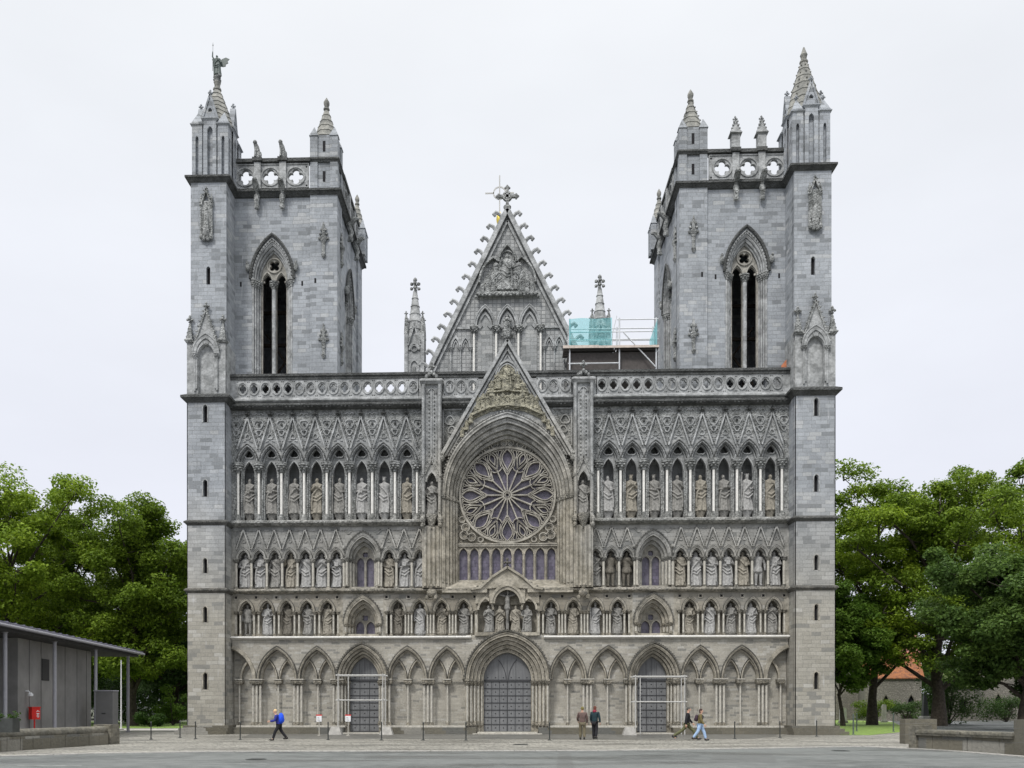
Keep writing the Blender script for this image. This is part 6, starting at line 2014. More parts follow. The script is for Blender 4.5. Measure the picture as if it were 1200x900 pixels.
house('stone_annex', 'small fieldstone annex with a mossy roof in front of the far chapel wing', at(1112, 117), at(1148, 116), 5, 4.4, 1.8, 'fieldstone', 'moss', ((1.6, 1, .4, 2.0),))
wb_ = MB(); wallbox(wb_, at(940, 128), at(1012, 126), 0, 7.5)
tag(wb_.build('churchyard_wall', 'fieldstone'), 'high fieldstone wall behind the trees next to the right buttress', 'wall')
def gravestone(px, d, h, w_, mat, label):
    x, y = at(px, d)
    root = empty('gravestone', (x, y, 0)); tag(root, label, 'gravestone', 'gravestones on the right lawn')
    mb = MB()
    mb.plate([(-w_, .3), (w_, .3), (w_, h - w_ * .5), (w_ * .7, h - w_ * .12), (0, h), (-w_ * .7, h - w_ * .12), (-w_, h - w_ * .5)], [], -.1, .12, back=True)
    mb.build('slab', mat, root)
    mb = MB(); mb.box(-w_ * 1.3, w_ * 1.3, -.25, .27, -.02, .22); mb.frustum(-w_ * 1.2, w_ * 1.2, -.22, .24, .22, .32, .85); mb.build('plinth', 'concrete', root)
gravestone(988, 100, 1.75, .36, 'marble', 'pale rounded gravestone beside the small yellow green tree')
gravestone(1036, 104, 2.1, .24, 'shaft', 'slim pale gravestone in front of the stone house')
x, y = at(1084, 98)
root = empty('monument', (x, y, 0)); tag(root, 'dark slender obelisk on a stepped base before the stone house window', 'monument')
mb = MB(); mb.frustum(-.3, .3, -.3, .3, .8, 3.2, .55); mb.frustum(-.17, .17, -.17, .17, 3.2, 3.5, .1); mb.build('obelisk', 'iron', root)
mb = MB(); mb.box(-.6, .6, -.6, .6, -.02, .3); mb.cornice(-.42, .42, -.42, .42, .3, .8, .08); mb.build('base', 'concrete', root)

# ------------------------------------------------------------------ RIGHT: stone bench wall
def bench_wall(label, A, B, h, th, back, seed, ends, round_top=True, slab=.0):
    root = empty('stone_bench', (A[0], A[1], 0)); tag(root, label, 'stone bench')
    Lv = Vector((B[0] - A[0], B[1] - A[1])); L = Lv.length
    root.rotation_euler.z = math.atan2(Lv.y, Lv.x)
    q = random.Random(seed)
    mb = MB()
    x = ends[0]
    while x < L - ends[1] - .05:
        w_ = min(q.uniform(.7, 1.1), L - ends[1] - x)
        mb.cornice(x + .01, x + w_ - .01, .03 + q.uniform(-.01, .01), th, 0, h * .72, 0); x += w_
    mb.build('base_stones', 'greystone', root)
    mb = MB()
    if round_top:
        n_ = 14
        pts_ = [(ends[0] - .05 + (L - ends[0] - ends[1] + .1) * k / n_, th * .42, h * .86) for k in range(n_ + 1)]
        mb.tube(pts_, [.2 + .008 * math.sin(k * 3.1) for k in range(n_ + 1)], 12)
    else:
        k = ends[0]
        while k < L - ends[1] - .05:
            w_ = min(2.4, L - ends[1] - k); mb.cornice(k + .006, k + w_ - .006, -.08, th + .1, h * .72, h, .04); k += w_
    mb.build('seat', 'benchstone', root)
    if ends[0] > 0: mb = MB(); mb.cornice(-.0, ends[0] - .03, -.05, th + .12, 0, h * 1.22, .0); mb.build('end_stone', 'benchstone', root)
    if ends[1] > 0: mb = MB(); mb.cornice(L - ends[1] + .03, L + 0., -.05, th + .12, 0, h * 1.22, .0); mb.build('end_stone', 'benchstone', root)
    return root
A, B = V(1066, 877), V(1188, 884.5)
bench_wall('long mossy stone bench with a flat slab seat at the right, before the lawn', A, B, .78, .6, 0, 3, (.45, 0), False)
mb = MB(); a0 = Vector((B[0], B[1])); a1 = a0 + (Vector(V(1260, 891)) - a0)
wallbox(mb, tuple(a0), tuple(a1), 0, 1.25, .7)
tag(mb.build('stone_gatepost', 'greystone'), 'block of mossy stone closing the right end of the long bench', 'stone post')
mb = MB(); a0 = Vector(V(1068, 872)); mb.cornice(a0.x - .1, a0.x + 1.35, a0.y + .4, a0.y + 1.0, 0, 1.15, 0)
tag(mb.build('stone_parapet', 'greystone'), 'short mossy stone parapet behind the left end of the long bench', 'wall')

# ------------------------------------------------------------------ LEFT: low modern building
M['render_grey'] = plain('dark_grey_render', (.29, .285, .275), .85, .22, .5)
M['cabinet'] = plain('grey_cabinet_paint', (.17, .17, .168), .6, .1, 2)
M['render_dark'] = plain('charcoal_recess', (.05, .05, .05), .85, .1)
M['roofmetal'] = plain('violet_grey_zinc', (.19, .19, .24), .5, .12, 3, metal=.2)
M['postpaint'] = plain('light_grey_post', (.34, .34, .37), .55, .08)
M['glassdark'] = plain('dark_window_glass', (.03, .045, .055), .12, .1)
b0 = Vector(at(0, 41.0)); b1 = Vector(at(168, 64.0))
dirv = (b1 - b0).normalized(); perp = Vector((-dirv.y, dirv.x))       # perp points to the left, away from the square
if perp.x > 0: perp = -perp
bl = empty('modern_pavilion', (0, 0, 0)); tag(bl, 'low dark grey pavilion with a thin zinc roof on slim posts at the left', 'building')
def Q(t, o): p = b0 + dirv * t + perp * o; return (p.x, p.y)
Lb = (b1 - b0).length
mb = MB()
def slab(mb, pts_, z0, z1):
    n_ = len(pts_)
    mb.add([(p[0], p[1], z0) for p in pts_] + [(p[0], p[1], z1) for p in pts_], [(i, (i + 1) % n_, n_ + (i + 1) % n_, n_ + i) for i in range(n_)] + [tuple(range(n_ - 1, -1, -1)), tuple(range(n_, 2 * n_))])
slab(mb, [Q(-12, 0), Q(Lb, 0), Q(Lb - 1.0, 13), Q(-12, 13)], 5.46, 5.68)
mb.build('roof', 'roofmetal', bl)
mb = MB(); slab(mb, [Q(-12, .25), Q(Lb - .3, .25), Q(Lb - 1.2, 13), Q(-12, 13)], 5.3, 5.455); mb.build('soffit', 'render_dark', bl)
def along(px, off):
    best = None
    for k in range(-400, 1200):
        t = k * .03
        p = Q(t, off); rx = (p[0] - CX, p[1] - CY)
        dep = -math.sin(TH) * rx[0] + math.cos(TH) * rx[1]; lat = math.cos(TH) * rx[0] + math.sin(TH) * rx[1]
        if dep < 5: continue
        u = PP + F * lat / dep
        if best is None or abs(u - px) < best[0]: best = (abs(u - px), t, dep)
    return best[1], best[2]
W0 = 1.5
tw0, tw1, tw2 = along(21, W0)[0], along(67, W0)[0], along(109, W0)[0]
mb = MB(); slab(mb, [Q(tw0, W0), Q(tw1, W0), Q(tw1, 9), Q(tw0, 9)], 0, 5.3); mb.build('wall', 'render_grey', bl)
mb = MB(); slab(mb, [Q(tw1 + .01, W0 + .12), Q(tw2, W0 + .12), Q(tw2, 11), Q(tw1 + .01, 11)], 0, 5.3); mb.build('wall', 'render_grey', bl)
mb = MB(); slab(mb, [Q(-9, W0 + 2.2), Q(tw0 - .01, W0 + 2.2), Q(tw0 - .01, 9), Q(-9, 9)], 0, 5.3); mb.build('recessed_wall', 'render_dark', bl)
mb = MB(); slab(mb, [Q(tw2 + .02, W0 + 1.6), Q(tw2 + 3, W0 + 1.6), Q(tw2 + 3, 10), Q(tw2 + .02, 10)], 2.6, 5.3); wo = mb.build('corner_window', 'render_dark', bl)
mb = MB()
for k in range(3):
    t = tw2 + .1 + k * 1.4
    slab(mb, [Q(t, W0 + 1.45), Q(t + .14, W0 + 1.45), Q(t + .14, W0 + 1.58), Q(t, W0 + 1.58)], 0, 5.3)
mb.build('frame', 'postpaint', wo)
for px in (6, 64, 112, 150):
    t, d_ = along(px, .6)
    mb = MB(); mb.lathe(0, 0, [(.17, 0), (.17, .04), (.1, .06), (.1, 5.26), (.15, 5.28), (.15, 5.34)], 14)
    mb.build('post', 'postpaint', bl, (*Q(t, .6), 0))
mb = MB(); mb.tube([(*Q(-12, -.06), 5.5), (*Q(Lb, -.06), 5.5)], .07, 8); mb.build('gutter', 'postpaint', bl)
mb = MB()
for px in (34, 48, 76, 90, 101):
    f_ = W0 if px < 67 else W0 + .12
    t_ = along(px, f_)[0]
    slab(mb, [Q(t_, f_ - .012), Q(t_ + .04, f_ - .012), Q(t_ + .04, f_ + .01), Q(t_, f_ + .01)], 0, 5.3)
mb.build('panel_joint', 'render_dark', bl)
mb = MB()
for k in range(int((Lb + 11) / .95)): slab(mb, [Q(-11.5 + k * .95, 0), Q(-11.46 + k * .95, 0), Q(-11.46 + k * .95, 12), Q(-11.5 + k * .95, 12)], 5.67, 5.72)
mb.build('standing_seam', 'roofmetal', bl)
# window slot, wall lamp
def onwall(px, py, face=1.5):
    """point of the pavilion wall seen at a picture position"""
    best = None
    for k in range(1200):
        t = k * .03
        p = Q(t, face); rx = (p[0] - CX, p[1] - CY)
        dep = -math.sin(TH) * rx[0] + math.cos(TH) * rx[1]; lat = math.cos(TH) * rx[0] + math.sin(TH) * rx[1]
        u = PP + F * lat / dep
        if best is None or abs(u - px) < best[0]: best = (abs(u - px), t, EYE + (830 - py) * dep / F)
    return best[1], best[2]
t, z = onwall(53, 785)
mb = MB(); slab(mb, [Q(t - .5, 1.46), Q(t + .5, 1.46), Q(t + .5, 1.54), Q(t - .5, 1.54)], z - .6, z + .6); mb.build('window', 'render_dark', bl)
t, z = onwall(30, 812)
p = Q(t, 1.25)
lm = MB(); lm.tube([(*Q(t, 1.52), z + .1), (*Q(t, 1.35), z + .1), (*Q(t, 1.28), z)], .03, 6); lm.lathe(p[0], p[1], [(.05, z + .02), (.14, z - .06), (.14, z - .16), (.03, z - .2)], 10)
lm.build('wall_lamp', 'white', bl)
t, z = onwall(41.5, 836, 1.1)
rb = empty('letter_box', (*Q(t, 1.15), 0)); tag(rb, 'bright red box with a small white symbol on the grey pavilion wall', 'letter box')
rb.rotation_euler.z = math.atan2(dirv.y, dirv.x) - .5
mb = MB(); mb.cornice(-.26, .26, -.12, .12, z - .32, z + .3, .0); mb.lathe(0, 0, [(.04, 0), (.04, z - .3)], 8); mb.build('body', 'red', rb)
mb = MB(); mb.box(-.29, .29, -.15, .15, z + .3, z + .35); mb.build('lid', 'red', rb)
mb = MB(); mb.bar([(.02, z + .08), (.1, z + .15), (.2, z + .08)], .03, -.135, -.122); mb.bar([(.02, z - .02), (.2, z - .02)], .05, -.135, -.122); mb.bar(circle(.11, z - .14, .06, 10), .03, -.135, -.122, True); mb.build('symbol', 'white', rb)
# grey cabinet right of the last wall
x, y = at(124.5, 56)
cb_ = empty('metal_cabinet', (x, y, 0)); tag(cb_, 'tall grey metal cabinet between two pavilion posts', 'cabinet')
mb = MB(); mb.box(-.58, .58, -.4, .4, 0, 2.7); mb.build('body', 'cabinet', cb_)
mb = MB(); mb.cornice(-.6, .6, -.42, .42, 2.7, 2.77, .02); mb.build('lid', 'postpaint', cb_)
mb = MB(); mb.box(-.1, .14, -.43, -.4, 1.3, 1.36); mb.build('handle', 'iron', cb_)
# low wall with rounded coping in front
A, B = V(-60, 885), V(139, 871.5)
bench_wall('low stone wall with a rounded coping along the pavilion at the left', A, B, .74, .7, 0, 8, (2.2, .75), True)
# dark flower trough and plants at the left edge
x, y = at(2, 33.5)
tr_ = empty('planter', (x, y, 0)); tag(tr_, 'dark planter trough with low plants at the left picture edge', 'planter')
mb = MB(); mb.cornice(-.9, .55, -.25, .25, .75, 1.28, .0); mb.build('trough', 'iron', tr_)
cl = [(random.uniform(-.8, .6), random.uniform(-.15, .15), 1.3 + random.uniform(-.05, .08), .14) for _ in range(12)]
foliage('plants', cl, 50, .05, 'leaf_dark', tr_, 9)
# thin white flagpole behind the pavilion
x, y = at(142, 68)
fp = empty('white_pole', (x, y, 0)); tag(fp, 'thin white pole standing between the last pavilion post and the cabinet', 'pole')
mb = MB(); mb.tube([(0, 0, 0), (0, 0, 5.3)], [.06, .035], 8); mb.build('pole', 'white', fp)
mb = MB(); mb.lathe(0, 0, [(.2, -.02), (.2, .08), (.08, .14)], 10); mb.build('foot', 'concrete', fp)
# white flowering bush
root = empty('flowering_bush', (*at(166, 92), 0)); tag(root, 'low bush full of white flowers in the shade on the left', 'bush')
q = random.Random(8)
cl = [(q.uniform(-3, 2.2), q.uniform(-.6, .6), q.uniform(.4, 2.0), .5) for _ in range(26)]
foliage('leaves', cl, 60, .12, 'leaf_dark', root, 14)
foliage('flowers', cl, 22, .1, 'white', root, 15)

# ------------------------------------------------------------------ STREET FURNITURE
for px, py in ((610, 872.5), (300, 890), (985, 880)):
    x, y = V(px, py)
    mb = MB(); mb.lathe(x, y, [(.34, .004), (.34, .012), (.30, .016), (.29, .012)], 24)
    for k in range(-3, 4): mb.box(x - .22, x + .22, y + k * .075 - .012, y + k * .075 + .012, .012, .02)
    tag(mb.build('manhole_cover', 'iron'), {610: 'round iron cover set in the cobbles right of the central door', 300: 'round iron cover set in the asphalt at the left', 985: 'round iron cover in the asphalt at the right'}[px], 'manhole cover', 'iron covers in the ground')
def bollard_mesh():
    mb = MB(); mb.lathe(0, 0, [(.07, 0), (.07, .03), (.033, .06), (.03, .84), (.042, .86), (.042, .9), (.024, .94), (.005, .96)], 10); return mb.mesh('bollard', 'iron')
bm_ = bollard_mesh()
spots = [(177, 866.5), (211, 864.5), (229, 866), (281.5, 867), (384.5, 867), (447, 867.5), (496, 867.5), (546, 867.5), (644, 867.5), (861, 866), (914, 864.5), (957, 863)]
words = ['between the left low wall and the lawn', 'beside the steps of the left buttress, the leftmost of two', 'in front of the left buttress steps', 'right of the left buttress, before the blind arcade', 'left of the left side door', 'right of the left side door',
         'second to the right of the left side door', 'left of the central door', 'right of the central door', 'left of the two bollards nearest the right buttress', 'at the left corner of the right buttress steps', 'in front of the right buttress']
for (px, py), wd in zip(spots, words):
    x, y = V(px, py)
    r_ = empty('bollard', (x, y, 0)); tag(r_, f'thin black iron bollard {wd}', 'bollard', 'black bollards along the church front')
    link('post', bm_, r_)
    mb = MB(); mb.lathe(0, 0, [(.11, 0), (.11, .012), (.09, .02)], 10); mb.build('foot_plate', 'iron', r_)
for px, py, wd in ((1000, 861, 'left of two on the edge of the right lawn'), (1004, 857, 'behind its twin at the left edge of the right lawn'), (1047, 857.5, 'at the right edge of the small lawn')):
    x, y = V(px, py)
    r_ = empty('marker_post', (x, y, 0)); tag(r_, f'thin dark green metal post {wd}', 'post', 'thin posts round the right lawn')
    mb = MB(); mb.lathe(0, 0, [(.05, 0), (.05, 1.25), (.06, 1.27), (.02, 1.3)], 8); mb.build('shaft', 'bronze', r_)
    mb = MB(); mb.lathe(0, 0, [(.1, 0), (.1, .03), (.05, .05)], 8); mb.build('foot', 'bronze', r_)
# two notice signs
for px, wd in ((374, 'beside the blind arcade left of the scaffold frame'), (408, 'on a pole inside the left scaffold frame')):
    x, y = at(px, 54.0)
    r_ = empty('notice_sign', (x, y, 0)); tag(r_, f'white notice with red top edge {wd}', 'sign', 'white notices by the left side door')
    mb = MB(); mb.lathe(0, 0, [(.12, 0), (.12, .03), (.03, .05), (.03, 1.15)], 8); mb.build('pole', 'shaft', r_)
    mb = MB(); mb.box(-.16, .16, -.05, -.02, .85, 1.2); b_ = mb.build('panel', 'white', r_)
    mb = MB(); mb.box(-.18, .18, -.055, -.015, 1.2, 1.27); mb.build('red_header', 'red', b_)
    mb = MB()
    for k in range(3): mb.box(-.1, .08 - .03 * k, -.056, -.051, .92 + k * .08, .935 + k * .08)
    mb.build('text_lines', 'iron', b_)
# tube frames with concrete feet in front of the side doors
def tube_frame(pxs, zt, zm, label, ya, feet):
    c_ = sum(pxs) / 2
    d = ya - CY
    x0, x1 = at(pxs[0], d)[0], at(pxs[1], d)[0]
    root = empty('entrance_scaffold', ((x0 + x1) / 2, ya, 0)); tag(root, label, 'scaffold', 'white tube frames before the side doors')
    hw = (x1 - x0) / 2
    for xx in (-hw, hw):
        for yy in (0, 1.1):
            mb = MB(); mb.tube([(xx + (.45 if yy and xx < 0 else 0), yy, 0), (xx + (.45 if yy and xx < 0 else 0), yy, zt + .1)], .03, 8); mb.build('upright', 'whitepaint', root)
    for z in (zt, zm):
        for yy in (0, 1.1):
            mb = MB(); mb.tube([(-hw - .15, yy, z), (hw + .15, yy, z)], .042 if z == zt else .035, 8); mb.build('rail', 'whitepaint', root)
        for xx in (-hw, hw):
            mb = MB(); mb.tube([(xx, -.1, z + .06), (xx, 1.2, z + .06)], .025, 8); mb.build('rail', 'whitepaint', root)
    for fx in feet:
        f_ = MB(); f_.frustum(fx - .42, fx + .42, -.35, .35, 0, .48, .7, .62); f_.build('concrete_foot', 'concrete', root)
    return root
tube_frame((395, 448), 3.72, 2.16, 'white tube frame on concrete feet before the left side door', -.9, (-1.55, 1.65))
tube_frame((744, 801), 3.62, 2.05, 'white tube frame on a concrete foot before the right side door', -.9, (-1.9,))

# ------------------------------------------------------------------ ROOF SCAFFOLD
def net_mat():
    m, n, b = newmat('teal_scaffold_net')
    g = G(n)
    pos = g('ShaderNodeNewGeometry').outputs['Position']
    nn = g('ShaderNodeTexNoise', {'Vector': pos, 'Scale': 1.2, 'Detail': 4})
    b.inputs['Base Color'].default_value = c3(.22, .56, .60)
    b.inputs['Roughness'].default_value = .8
    tl = g('ShaderNodeBsdfTranslucent', {'Color': c3(.25, .62, .68)})
    tp = g('ShaderNodeBsdfTransparent', {'Color': c3(.75, 1, 1)})
    m1 = g('ShaderNodeMixShader', {0: .4}); n.links.new(b.outputs[0], m1.inputs[1]); n.links.new(tl.outputs[0], m1.inputs[2])
    f = g('ShaderNodeMapRange', {'Value': nn.outputs['Fac'], 'From Min': .3, 'From Max': .7, 'To Min': .7, 'To Max': .45})
    m2_ = g('ShaderNodeMixShader', {0: f.outputs[0]}); n.links.new(m1.outputs[0], m2_.inputs[1]); n.links.new(tp.outputs[0], m2_.inputs[2])
    n.links.new(m2_.outputs[0], n.nodes['Material Output'].inputs[0])
    return m
M['net'] = net_mat()
sc_ = empty('roof_scaffold', (0, 0, 0)); tag(sc_, 'steel tube scaffold with planks and teal netting on the gallery roof right of the gable', 'scaffold')
sx0, sx1, syf, syb = 4.0, 9.9, 2.3, 3.7
zd = 25.25
for x in (sx0 + .1, sx0 + 3.35, sx1 - .15):
    for y_ in (syf, syb):
        mb = MB(); mb.tube([(x, y_, 21.6), (x, y_, 27.25)], .05, 8); mb.build('upright', 'steel', sc_)
for z in (25.85, 26.35, 27.15 ):
    for y_ in (syf, syb):
        if z > 27 and y_ == syf: xs_ = (sx0 + 3.2, sx1)
        else: xs_ = (sx0, sx1)
        mb = MB(); mb.tube([(xs_[0], y_, z), (xs_[1], y_, z)], .035, 8); mb.build('rail', 'steel', sc_)
for z in (24.3, 23.75):
    mb = MB(); mb.tube([(sx0, syf, z), (sx1 - (2.6 if z > 24 else 0), syf, z)], .045, 8); mb.build('rail', 'steel', sc_)
mb = MB(); mb.tube([(sx0 + 3.6, syf - .06, 26.3), (sx0 + 5.7, syf - .06, 24.0)], .045, 8); mb.build('brace', 'steel', sc_)
mb = MB(); mb.tube([(sx0 + 3.0, syb, 24.8), (sx0 + 3.05, syb, 26.8), (sx0 + 3.35, syb, 28.0)], .03, 6); mb.build('leaning_tube', 'steel', sc_)
mb = MB()
for k in range(4): mb.box(sx0 - .3, sx0 + 3.0 + .15 * (k % 2), syf - .15 + k * .42, syf + .22 + k * .42, zd, zd + .07); mb.box(sx0 + 3.05 + .15 * (k % 2), sx1, syf - .15 + k * .42, syf + .22 + k * .42, zd, zd + .07)
mb.build('planks', 'darkboard', sc_)
mb = MB(); mb.box(sx0 - .35, sx0 + 2.0, syf - .24, syf - .18, zd - .02, zd + .16); mb.box(sx0 + 2.0, sx1, syf - .24, syf - .18, zd - .03, zd + .12); mb.build('toe_board', 'board', sc_)
mb = MB()
mb.box(sx0, sx1, syf + .3, syb + 1.2, 23.45, 25.1)
mb.build('under_boards', 'darkboard', sc_)
def net(x0, x1, z0, z1, y_, top):
    mb = MB(); nx, nz_ = 14, 8
    vs_ = []
    for j in range(nz_ + 1):
        for i in range(nx + 1):
            u, v = i / nx, j / nz_
            zt = z1 + top(u)
            vs_.append((x0 + (x1 - x0) * u, y_ + .07 * math.sin(u * 9 + v * 2) - .05, z0 + (zt - z0) * v))
    mb.add(vs_, [(j * (nx + 1) + i, j * (nx + 1) + i + 1, (j + 1) * (nx + 1) + i + 1, (j + 1) * (nx + 1) + i) for j in range(nz_) for i in range(nx)])
    mb.build('netting', 'net', sc_)
net(sx0 + .05, sx0 + 2.85, zd + .1, 27.2, syf - .08, lambda u: 0)
net(sx1 - .6, sx1 - .1, zd + .1, 26.6, syf - .08, lambda u: -.9 + 1.4 * u)
x_ = 17.6
ob_ = empty('orange_board', (x_ + .1, 1.75, 21.6)); tag(ob_, 'small orange board leaning behind the balustrade at the right buttress', 'board')
mb = MB(); mb.plate([(0, 0), (.34, 0), (.34, 2.6), (0, 2.2)], [], 0, .05, back=True); mb.build('panel', 'orange', ob_)
mb = MB(); mb.box(.05, .1, .05, .5, 0, 1.8); mb.build('prop', 'bark', ob_)

# ------------------------------------------------------------------ PEOPLE
def skin(name, joints, edges, rad, mat, parent, lvl=2, flat=None):
    me = bpy.data.meshes.new(name)
    me.from_pydata(joints, edges, [])
    ob = bpy.data.objects.new('tmp', me); COL.objects.link(ob)
    md = ob.modifiers.new('s', 'SKIN'); md.use_smooth_shade = True
    for i, r_ in enumerate(rad):
        me.skin_vertices[0].data[i].radius = r_ if isinstance(r_, tuple) else (r_, r_)
        me.skin_vertices[0].data[i].use_root = i == 0
    ob.modifiers.new('ss', 'SUBSURF').levels = lvl
    r = bpy.data.meshes.new_from_object(ob.evaluated_get(C.evaluated_depsgraph_get()))
    bpy.data.objects.remove(ob); bpy.data.meshes.remove(me)
    r.name = name
    r.materials.clear(); r.materials.append(mat)
    r.polygons.foreach_set('use_smooth', [True] * len(r.polygons))
    return link(name, r, parent)
M['skin'] = plain('skin', (.55, .34, .25), .55, .08, 8, bump=0)
def cloth(name, c, c2=None): return plain(name, c, .85, .25, 5, bump=.4, col2=c2)
def person(label, px, py, H, yaw, top, bottom, hair, stride=.0, lean=0.0, arms=((.1, 0), (.1, 0)), shoe=(.02, .02, .02), hairlen=0, collar=None, bag=None, wide=1.0):
    """figure facing local -y; arms = per side (swing forward, elbow bend)"""
    x, y = V(px, py)
    root = empty('person', (x, y, 0)); root.rotation_euler.z = yaw; root.scale = (H / 1.74,) * 3
    tag(root, label, 'person')
    hz = .9 - abs(stride) * .12
    pel = (0, 0, hz); ch = (0, -lean * .6, hz + .33); nk = (0, -lean, hz + .56); hd = (0, -lean * 1.25 - .015, hz + .7)
    J = [pel, (0, -lean * .25, hz + .15), ch, (0, -lean * .9, hz + .5), nk, hd]
    E_ = [(0, 1), (1, 2), (2, 3), (3, 4), (4, 5)]
    Rd = [(.15, .11), (.135, .1), (.15, .11), (.1, .08), (.055, .055), (.07, .085)]
    leg = {}; arm_ = {}
    for s_ in (-1, 1):
        st = stride * s_
        hip = (s_ * .09, 0, hz - .04)
        knee = (s_ * .1, -st * .32 - .04 - (.06 if st < 0 else 0) * 0, .5 - abs(st) * .03)
        ank = (s_ * .1, -st * .62 + (.16 * stride if st < 0 else 0), .09 + (.12 * stride if st < 0 else 0))
        b = len(J); J += [hip, knee, ank, (s_ * .11, ank[1] - .13, .045 + (.02 if st < 0 else 0))]
        E_ += [(0, b), (b, b + 1), (b + 1, b + 2), (b + 2, b + 3)]; Rd += [(.09, .09), (.06, .06), (.04, .045), (.035, .03)]
        leg[s_] = (hip, knee, ank)
        sh_ = (s_ * .185, -lean * .85, hz + .49)
        sw, be = arms[0 if s_ < 0 else 1]
        el_ = (s_ * .25, -lean * .6 - math.sin(sw) * .28, hz + .49 - math.cos(sw) * .28)
        wr = (s_ * (.25 - .05 * (be > .5)), el_[1] - math.sin(sw + be) * .25, el_[2] - math.cos(sw + be) * .25)
        b = len(J); J += [sh_, el_, wr]
        E_ += [(3, b), (b, b + 1), (b + 1, b + 2)]; Rd += [(.055, .055), (.042, .042), (.028, .028)]
        arm_[s_] = (sh_, el_, wr, sw + be)
    body_ = skin('body', J, E_, Rd, M['skin'], root)
    # clothes follow the same joints, a little wider
    j = [J[0], J[1], J[2], J[3], (0, nk[1] + .01, nk[2] - .03)] + [p for s_ in (-1, 1) for p in arm_[s_][:3]]
    j[0] = (0, 0, hz - .06)
    e_ = [(0, 1), (1, 2), (2, 3), (3, 4), (3, 5), (5, 6), (6, 7), (3, 8), (8, 9), (9, 10)]
    rd = [(.185 * wide, .145), (.17 * wide, .135), (.18 * wide, .14), (.13, .1), (.075, .075)] + [(.085, .085), (.068, .068), (.05, .05)] * 2
    skin('jacket', j, e_, rd, top, root)
    j = [(0, 0, hz + .0)] + [p for s_ in (-1, 1) for p in leg[s_]]
    skin('trousers', j, [(0, 1), (1, 2), (2, 3), (0, 4), (4, 5), (5, 6)], [(.15, .12)] + [(.11, .11), (.085, .085), (.07, .075)] * 2, bottom, root)
    for s_ in (-1, 1):
        a_ = leg[s_][2]
        mb = MB(); mb.blob(a_[0], a_[1] - .06, a_[2] - .035, .055, .14, .05, 12, 8); mb.blob(a_[0], a_[1] + .02, a_[2] - .01, .05, .06, .07, 10, 6)
        mb.build('shoe', M['shoe'], root)
        w_ = arm_[s_][2]; an = arm_[s_][3]
        mb = MB()
        dv = Vector((0, -math.sin(an), -math.cos(an)))
        p0 = Vector(w_)
        mb.blob(*(p0 + dv * .05), .026, .04, .05, 10, 7)
        for k in range(4):
            o_ = Vector((0, (k - 1.5) * .019 * math.cos(an), -(k - 1.5) * .019 * math.sin(an)))
            f0 = p0 + dv * .085 + o_; f1 = f0 + dv * (.035 + .006 * (1.5 - abs(k - 1.5))) + Vector((-s_ * .008, 0, 0)); f2 = f1 + dv * .025 + Vector((-s_ * .02, 0, 0))
            mb.tube([tuple(f0), tuple(f1), tuple(f2)], [.0095, .009, .007], 6)
        t0 = p0 + dv * .03 + Vector((0, -.025, 0)); mb.tube([tuple(t0), tuple(t0 + dv * .035 + Vector((-s_ * .01, -.025, 0))), tuple(t0 + dv * .06 + Vector((-s_ * .015, -.028, 0)))], [.012, .011, .008], 6)
        mb.build('hand', M['skin'], root)
    # head: face with nose, eyes, ears; hair shell
    hb = MB(); cx_, cy_, cz_ = hd[0], hd[1], hd[2] + .02
    hb.blob(cx_, cy_, cz_, .075, .092, .115, 16, 12); hb.blob(cx_, cy_ - .035, cz_ - .06, .052, .05, .05, 12, 8)
    hb.blob(cx_, cy_ - .095, cz_ - .012, .013, .022, .022, 8, 6); hb.tube([(cx_, cy_, cz_ - .14), (cx_, cy_, cz_ - .05)], .05, 10)
    for s_ in (-1, 1): hb.blob(cx_ + s_ * .077, cy_ + .01, cz_ - .005, .012, .02, .03, 8, 6)
    hb.blob(cx_, cy_ - .083, cz_ - .055, .024, .012, .008, 8, 5)
    h_ = link('head', remesh(hb, 'head', .009, M['skin']), root)
    eb = MB()
    for s_ in (-1, 1): eb.blob(cx_ + s_ * .03, cy_ - .084, cz_ + .015, .011, .008, .007, 8, 6)
    eb.build('eyes', 'iron', h_)
    sb = MB()
    sb.blob(cx_, cy_ + .018, cz_ + .03, .087, .098, .1, 14, 10)
    if hairlen: sb.blob(cx_, cy_ + .05, cz_ - .05, .08, .06, .06 + hairlen, 12, 8)
    sb.build('hair', hair, root)
    if collar:
        kb = MB(); kb.lathe(0, nk[1], [(.1, nk[2] - .04), (.095, nk[2] + .03), (.08, nk[2] + .07)], 14); kb.blob(0, nk[1] + .07, nk[2] + .01, .1, .07, .08, 12, 8); kb.build('hood', collar, root)
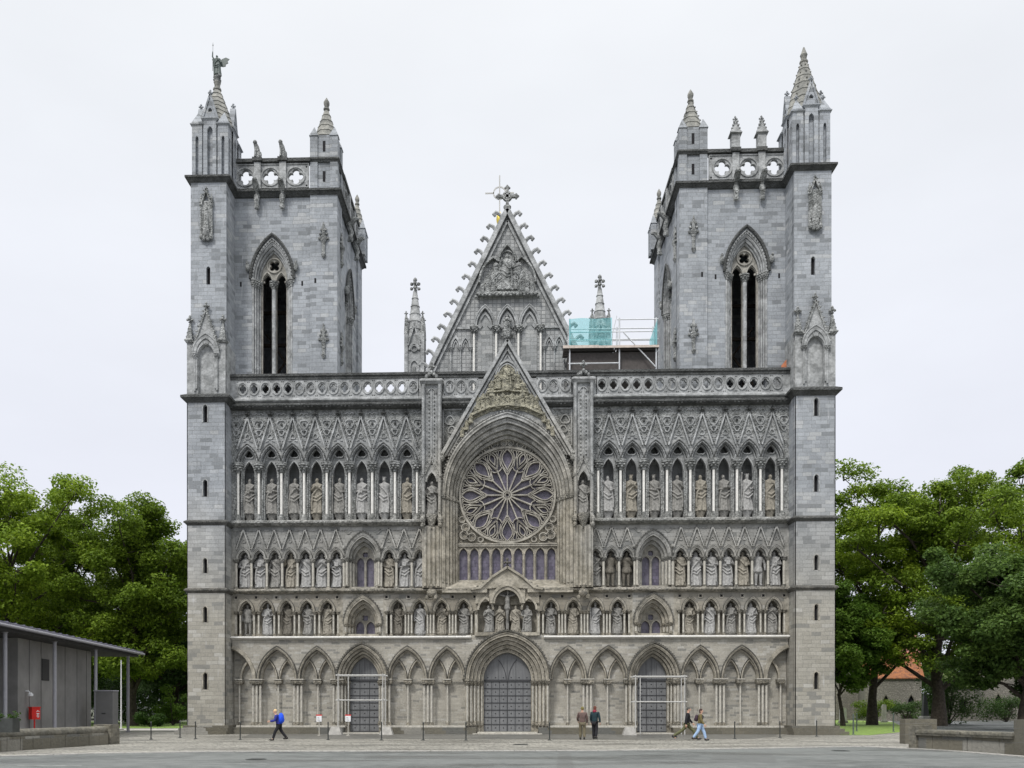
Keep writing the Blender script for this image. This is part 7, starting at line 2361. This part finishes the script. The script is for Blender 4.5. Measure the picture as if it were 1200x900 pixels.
    if bag:
        mat_, sz = bag
        k0 = ch
        bb = MB(); bb.blob(0, k0[1] + .2, k0[2] + .02, .17 * sz, .13 * sz, .24 * sz, 14, 10); bb.blob(0, k0[1] + .27, k0[2] - .06, .12 * sz, .09 * sz, .12 * sz, 12, 8)
        bo = link('backpack', remesh(bb, 'backpack', .015, mat_), root)
        sb = MB()
        for s_ in (-1, 1): sb.tube([(s_ * .09, k0[1] + .12, k0[2] - .12), (s_ * .14, k0[1] - .1, k0[2] - .05), (s_ * .11, k0[1] - .15, k0[2] + .1), (s_ * .1, k0[1] - .02, k0[2] + .23), (s_ * .09, k0[1] + .12, k0[2] + .18)], .016, 6)
        sb.build('strap', M['strap'], bo)
    return root
M['shoe'] = plain('dark_shoe', (.02, .02, .02), .5, .1)
M['strap'] = plain('dark_strap', (.03, .03, .05), .7, .1)
dark = lambda n, *c: cloth(n, c)
person('white haired walker in a blue rain jacket with a bright blue backpack, heading left', 327, 868, 1.66, R(-80), dark('navy_jacket', .03, .04, .28), dark('black_trousers', .015, .016, .02), cloth('blond_hair', (.72, .52, .28)),
       .5, .16, ((.5, .9), (.4, 1.0)), bag=(dark('blue_pack', .02, .10, .85), 1.25))
person('person in brown jacket and khaki trousers standing with back turned', 682.5, 867, 1.74, R(178), dark('brown_jacket', .14, .095, .085), dark('khaki_trousers', .16, .14, .09), cloth('olive_cap', (.22, .19, .06)),
       .08, .0, ((.15, .35), (.35, .6)), wide=1.05)
person('person in dark jacket with red hood standing with back turned', 697, 866, 1.78, R(150), dark('petrol_jacket', .015, .04, .05), dark('dark_trousers', .018, .018, .022), cloth('auburn_hair', (.17, .06, .04)),
       .1, .02, ((.1, .2), (.1, .2)), collar=dark('red_hood', .3, .03, .06), hairlen=.02)
person('man in black jacket and olive trousers striding to the right', 805, 867, 1.82, R(80), dark('black_jacket', .014, .014, .018), dark('olive_trousers', .12, .125, .06), cloth('grey_hair', (.10, .10, .09)),
       .85, .06, ((-.3, .3), (.3, .4)))
person('person in olive coat and light blue jeans walking with a dark bag', 820.5, 868, 1.68, R(70), dark('olive_coat', .16, .13, .05), cloth('light_jeans', (.38, .52, .72), (.26, .38, .58)), cloth('brown_hair', (.06, .03, .025)),
       .45, .03, ((.3, .3), (-.2, .3)), hairlen=.05, bag=(dark('dark_bag', .05, .03, .045), .8))
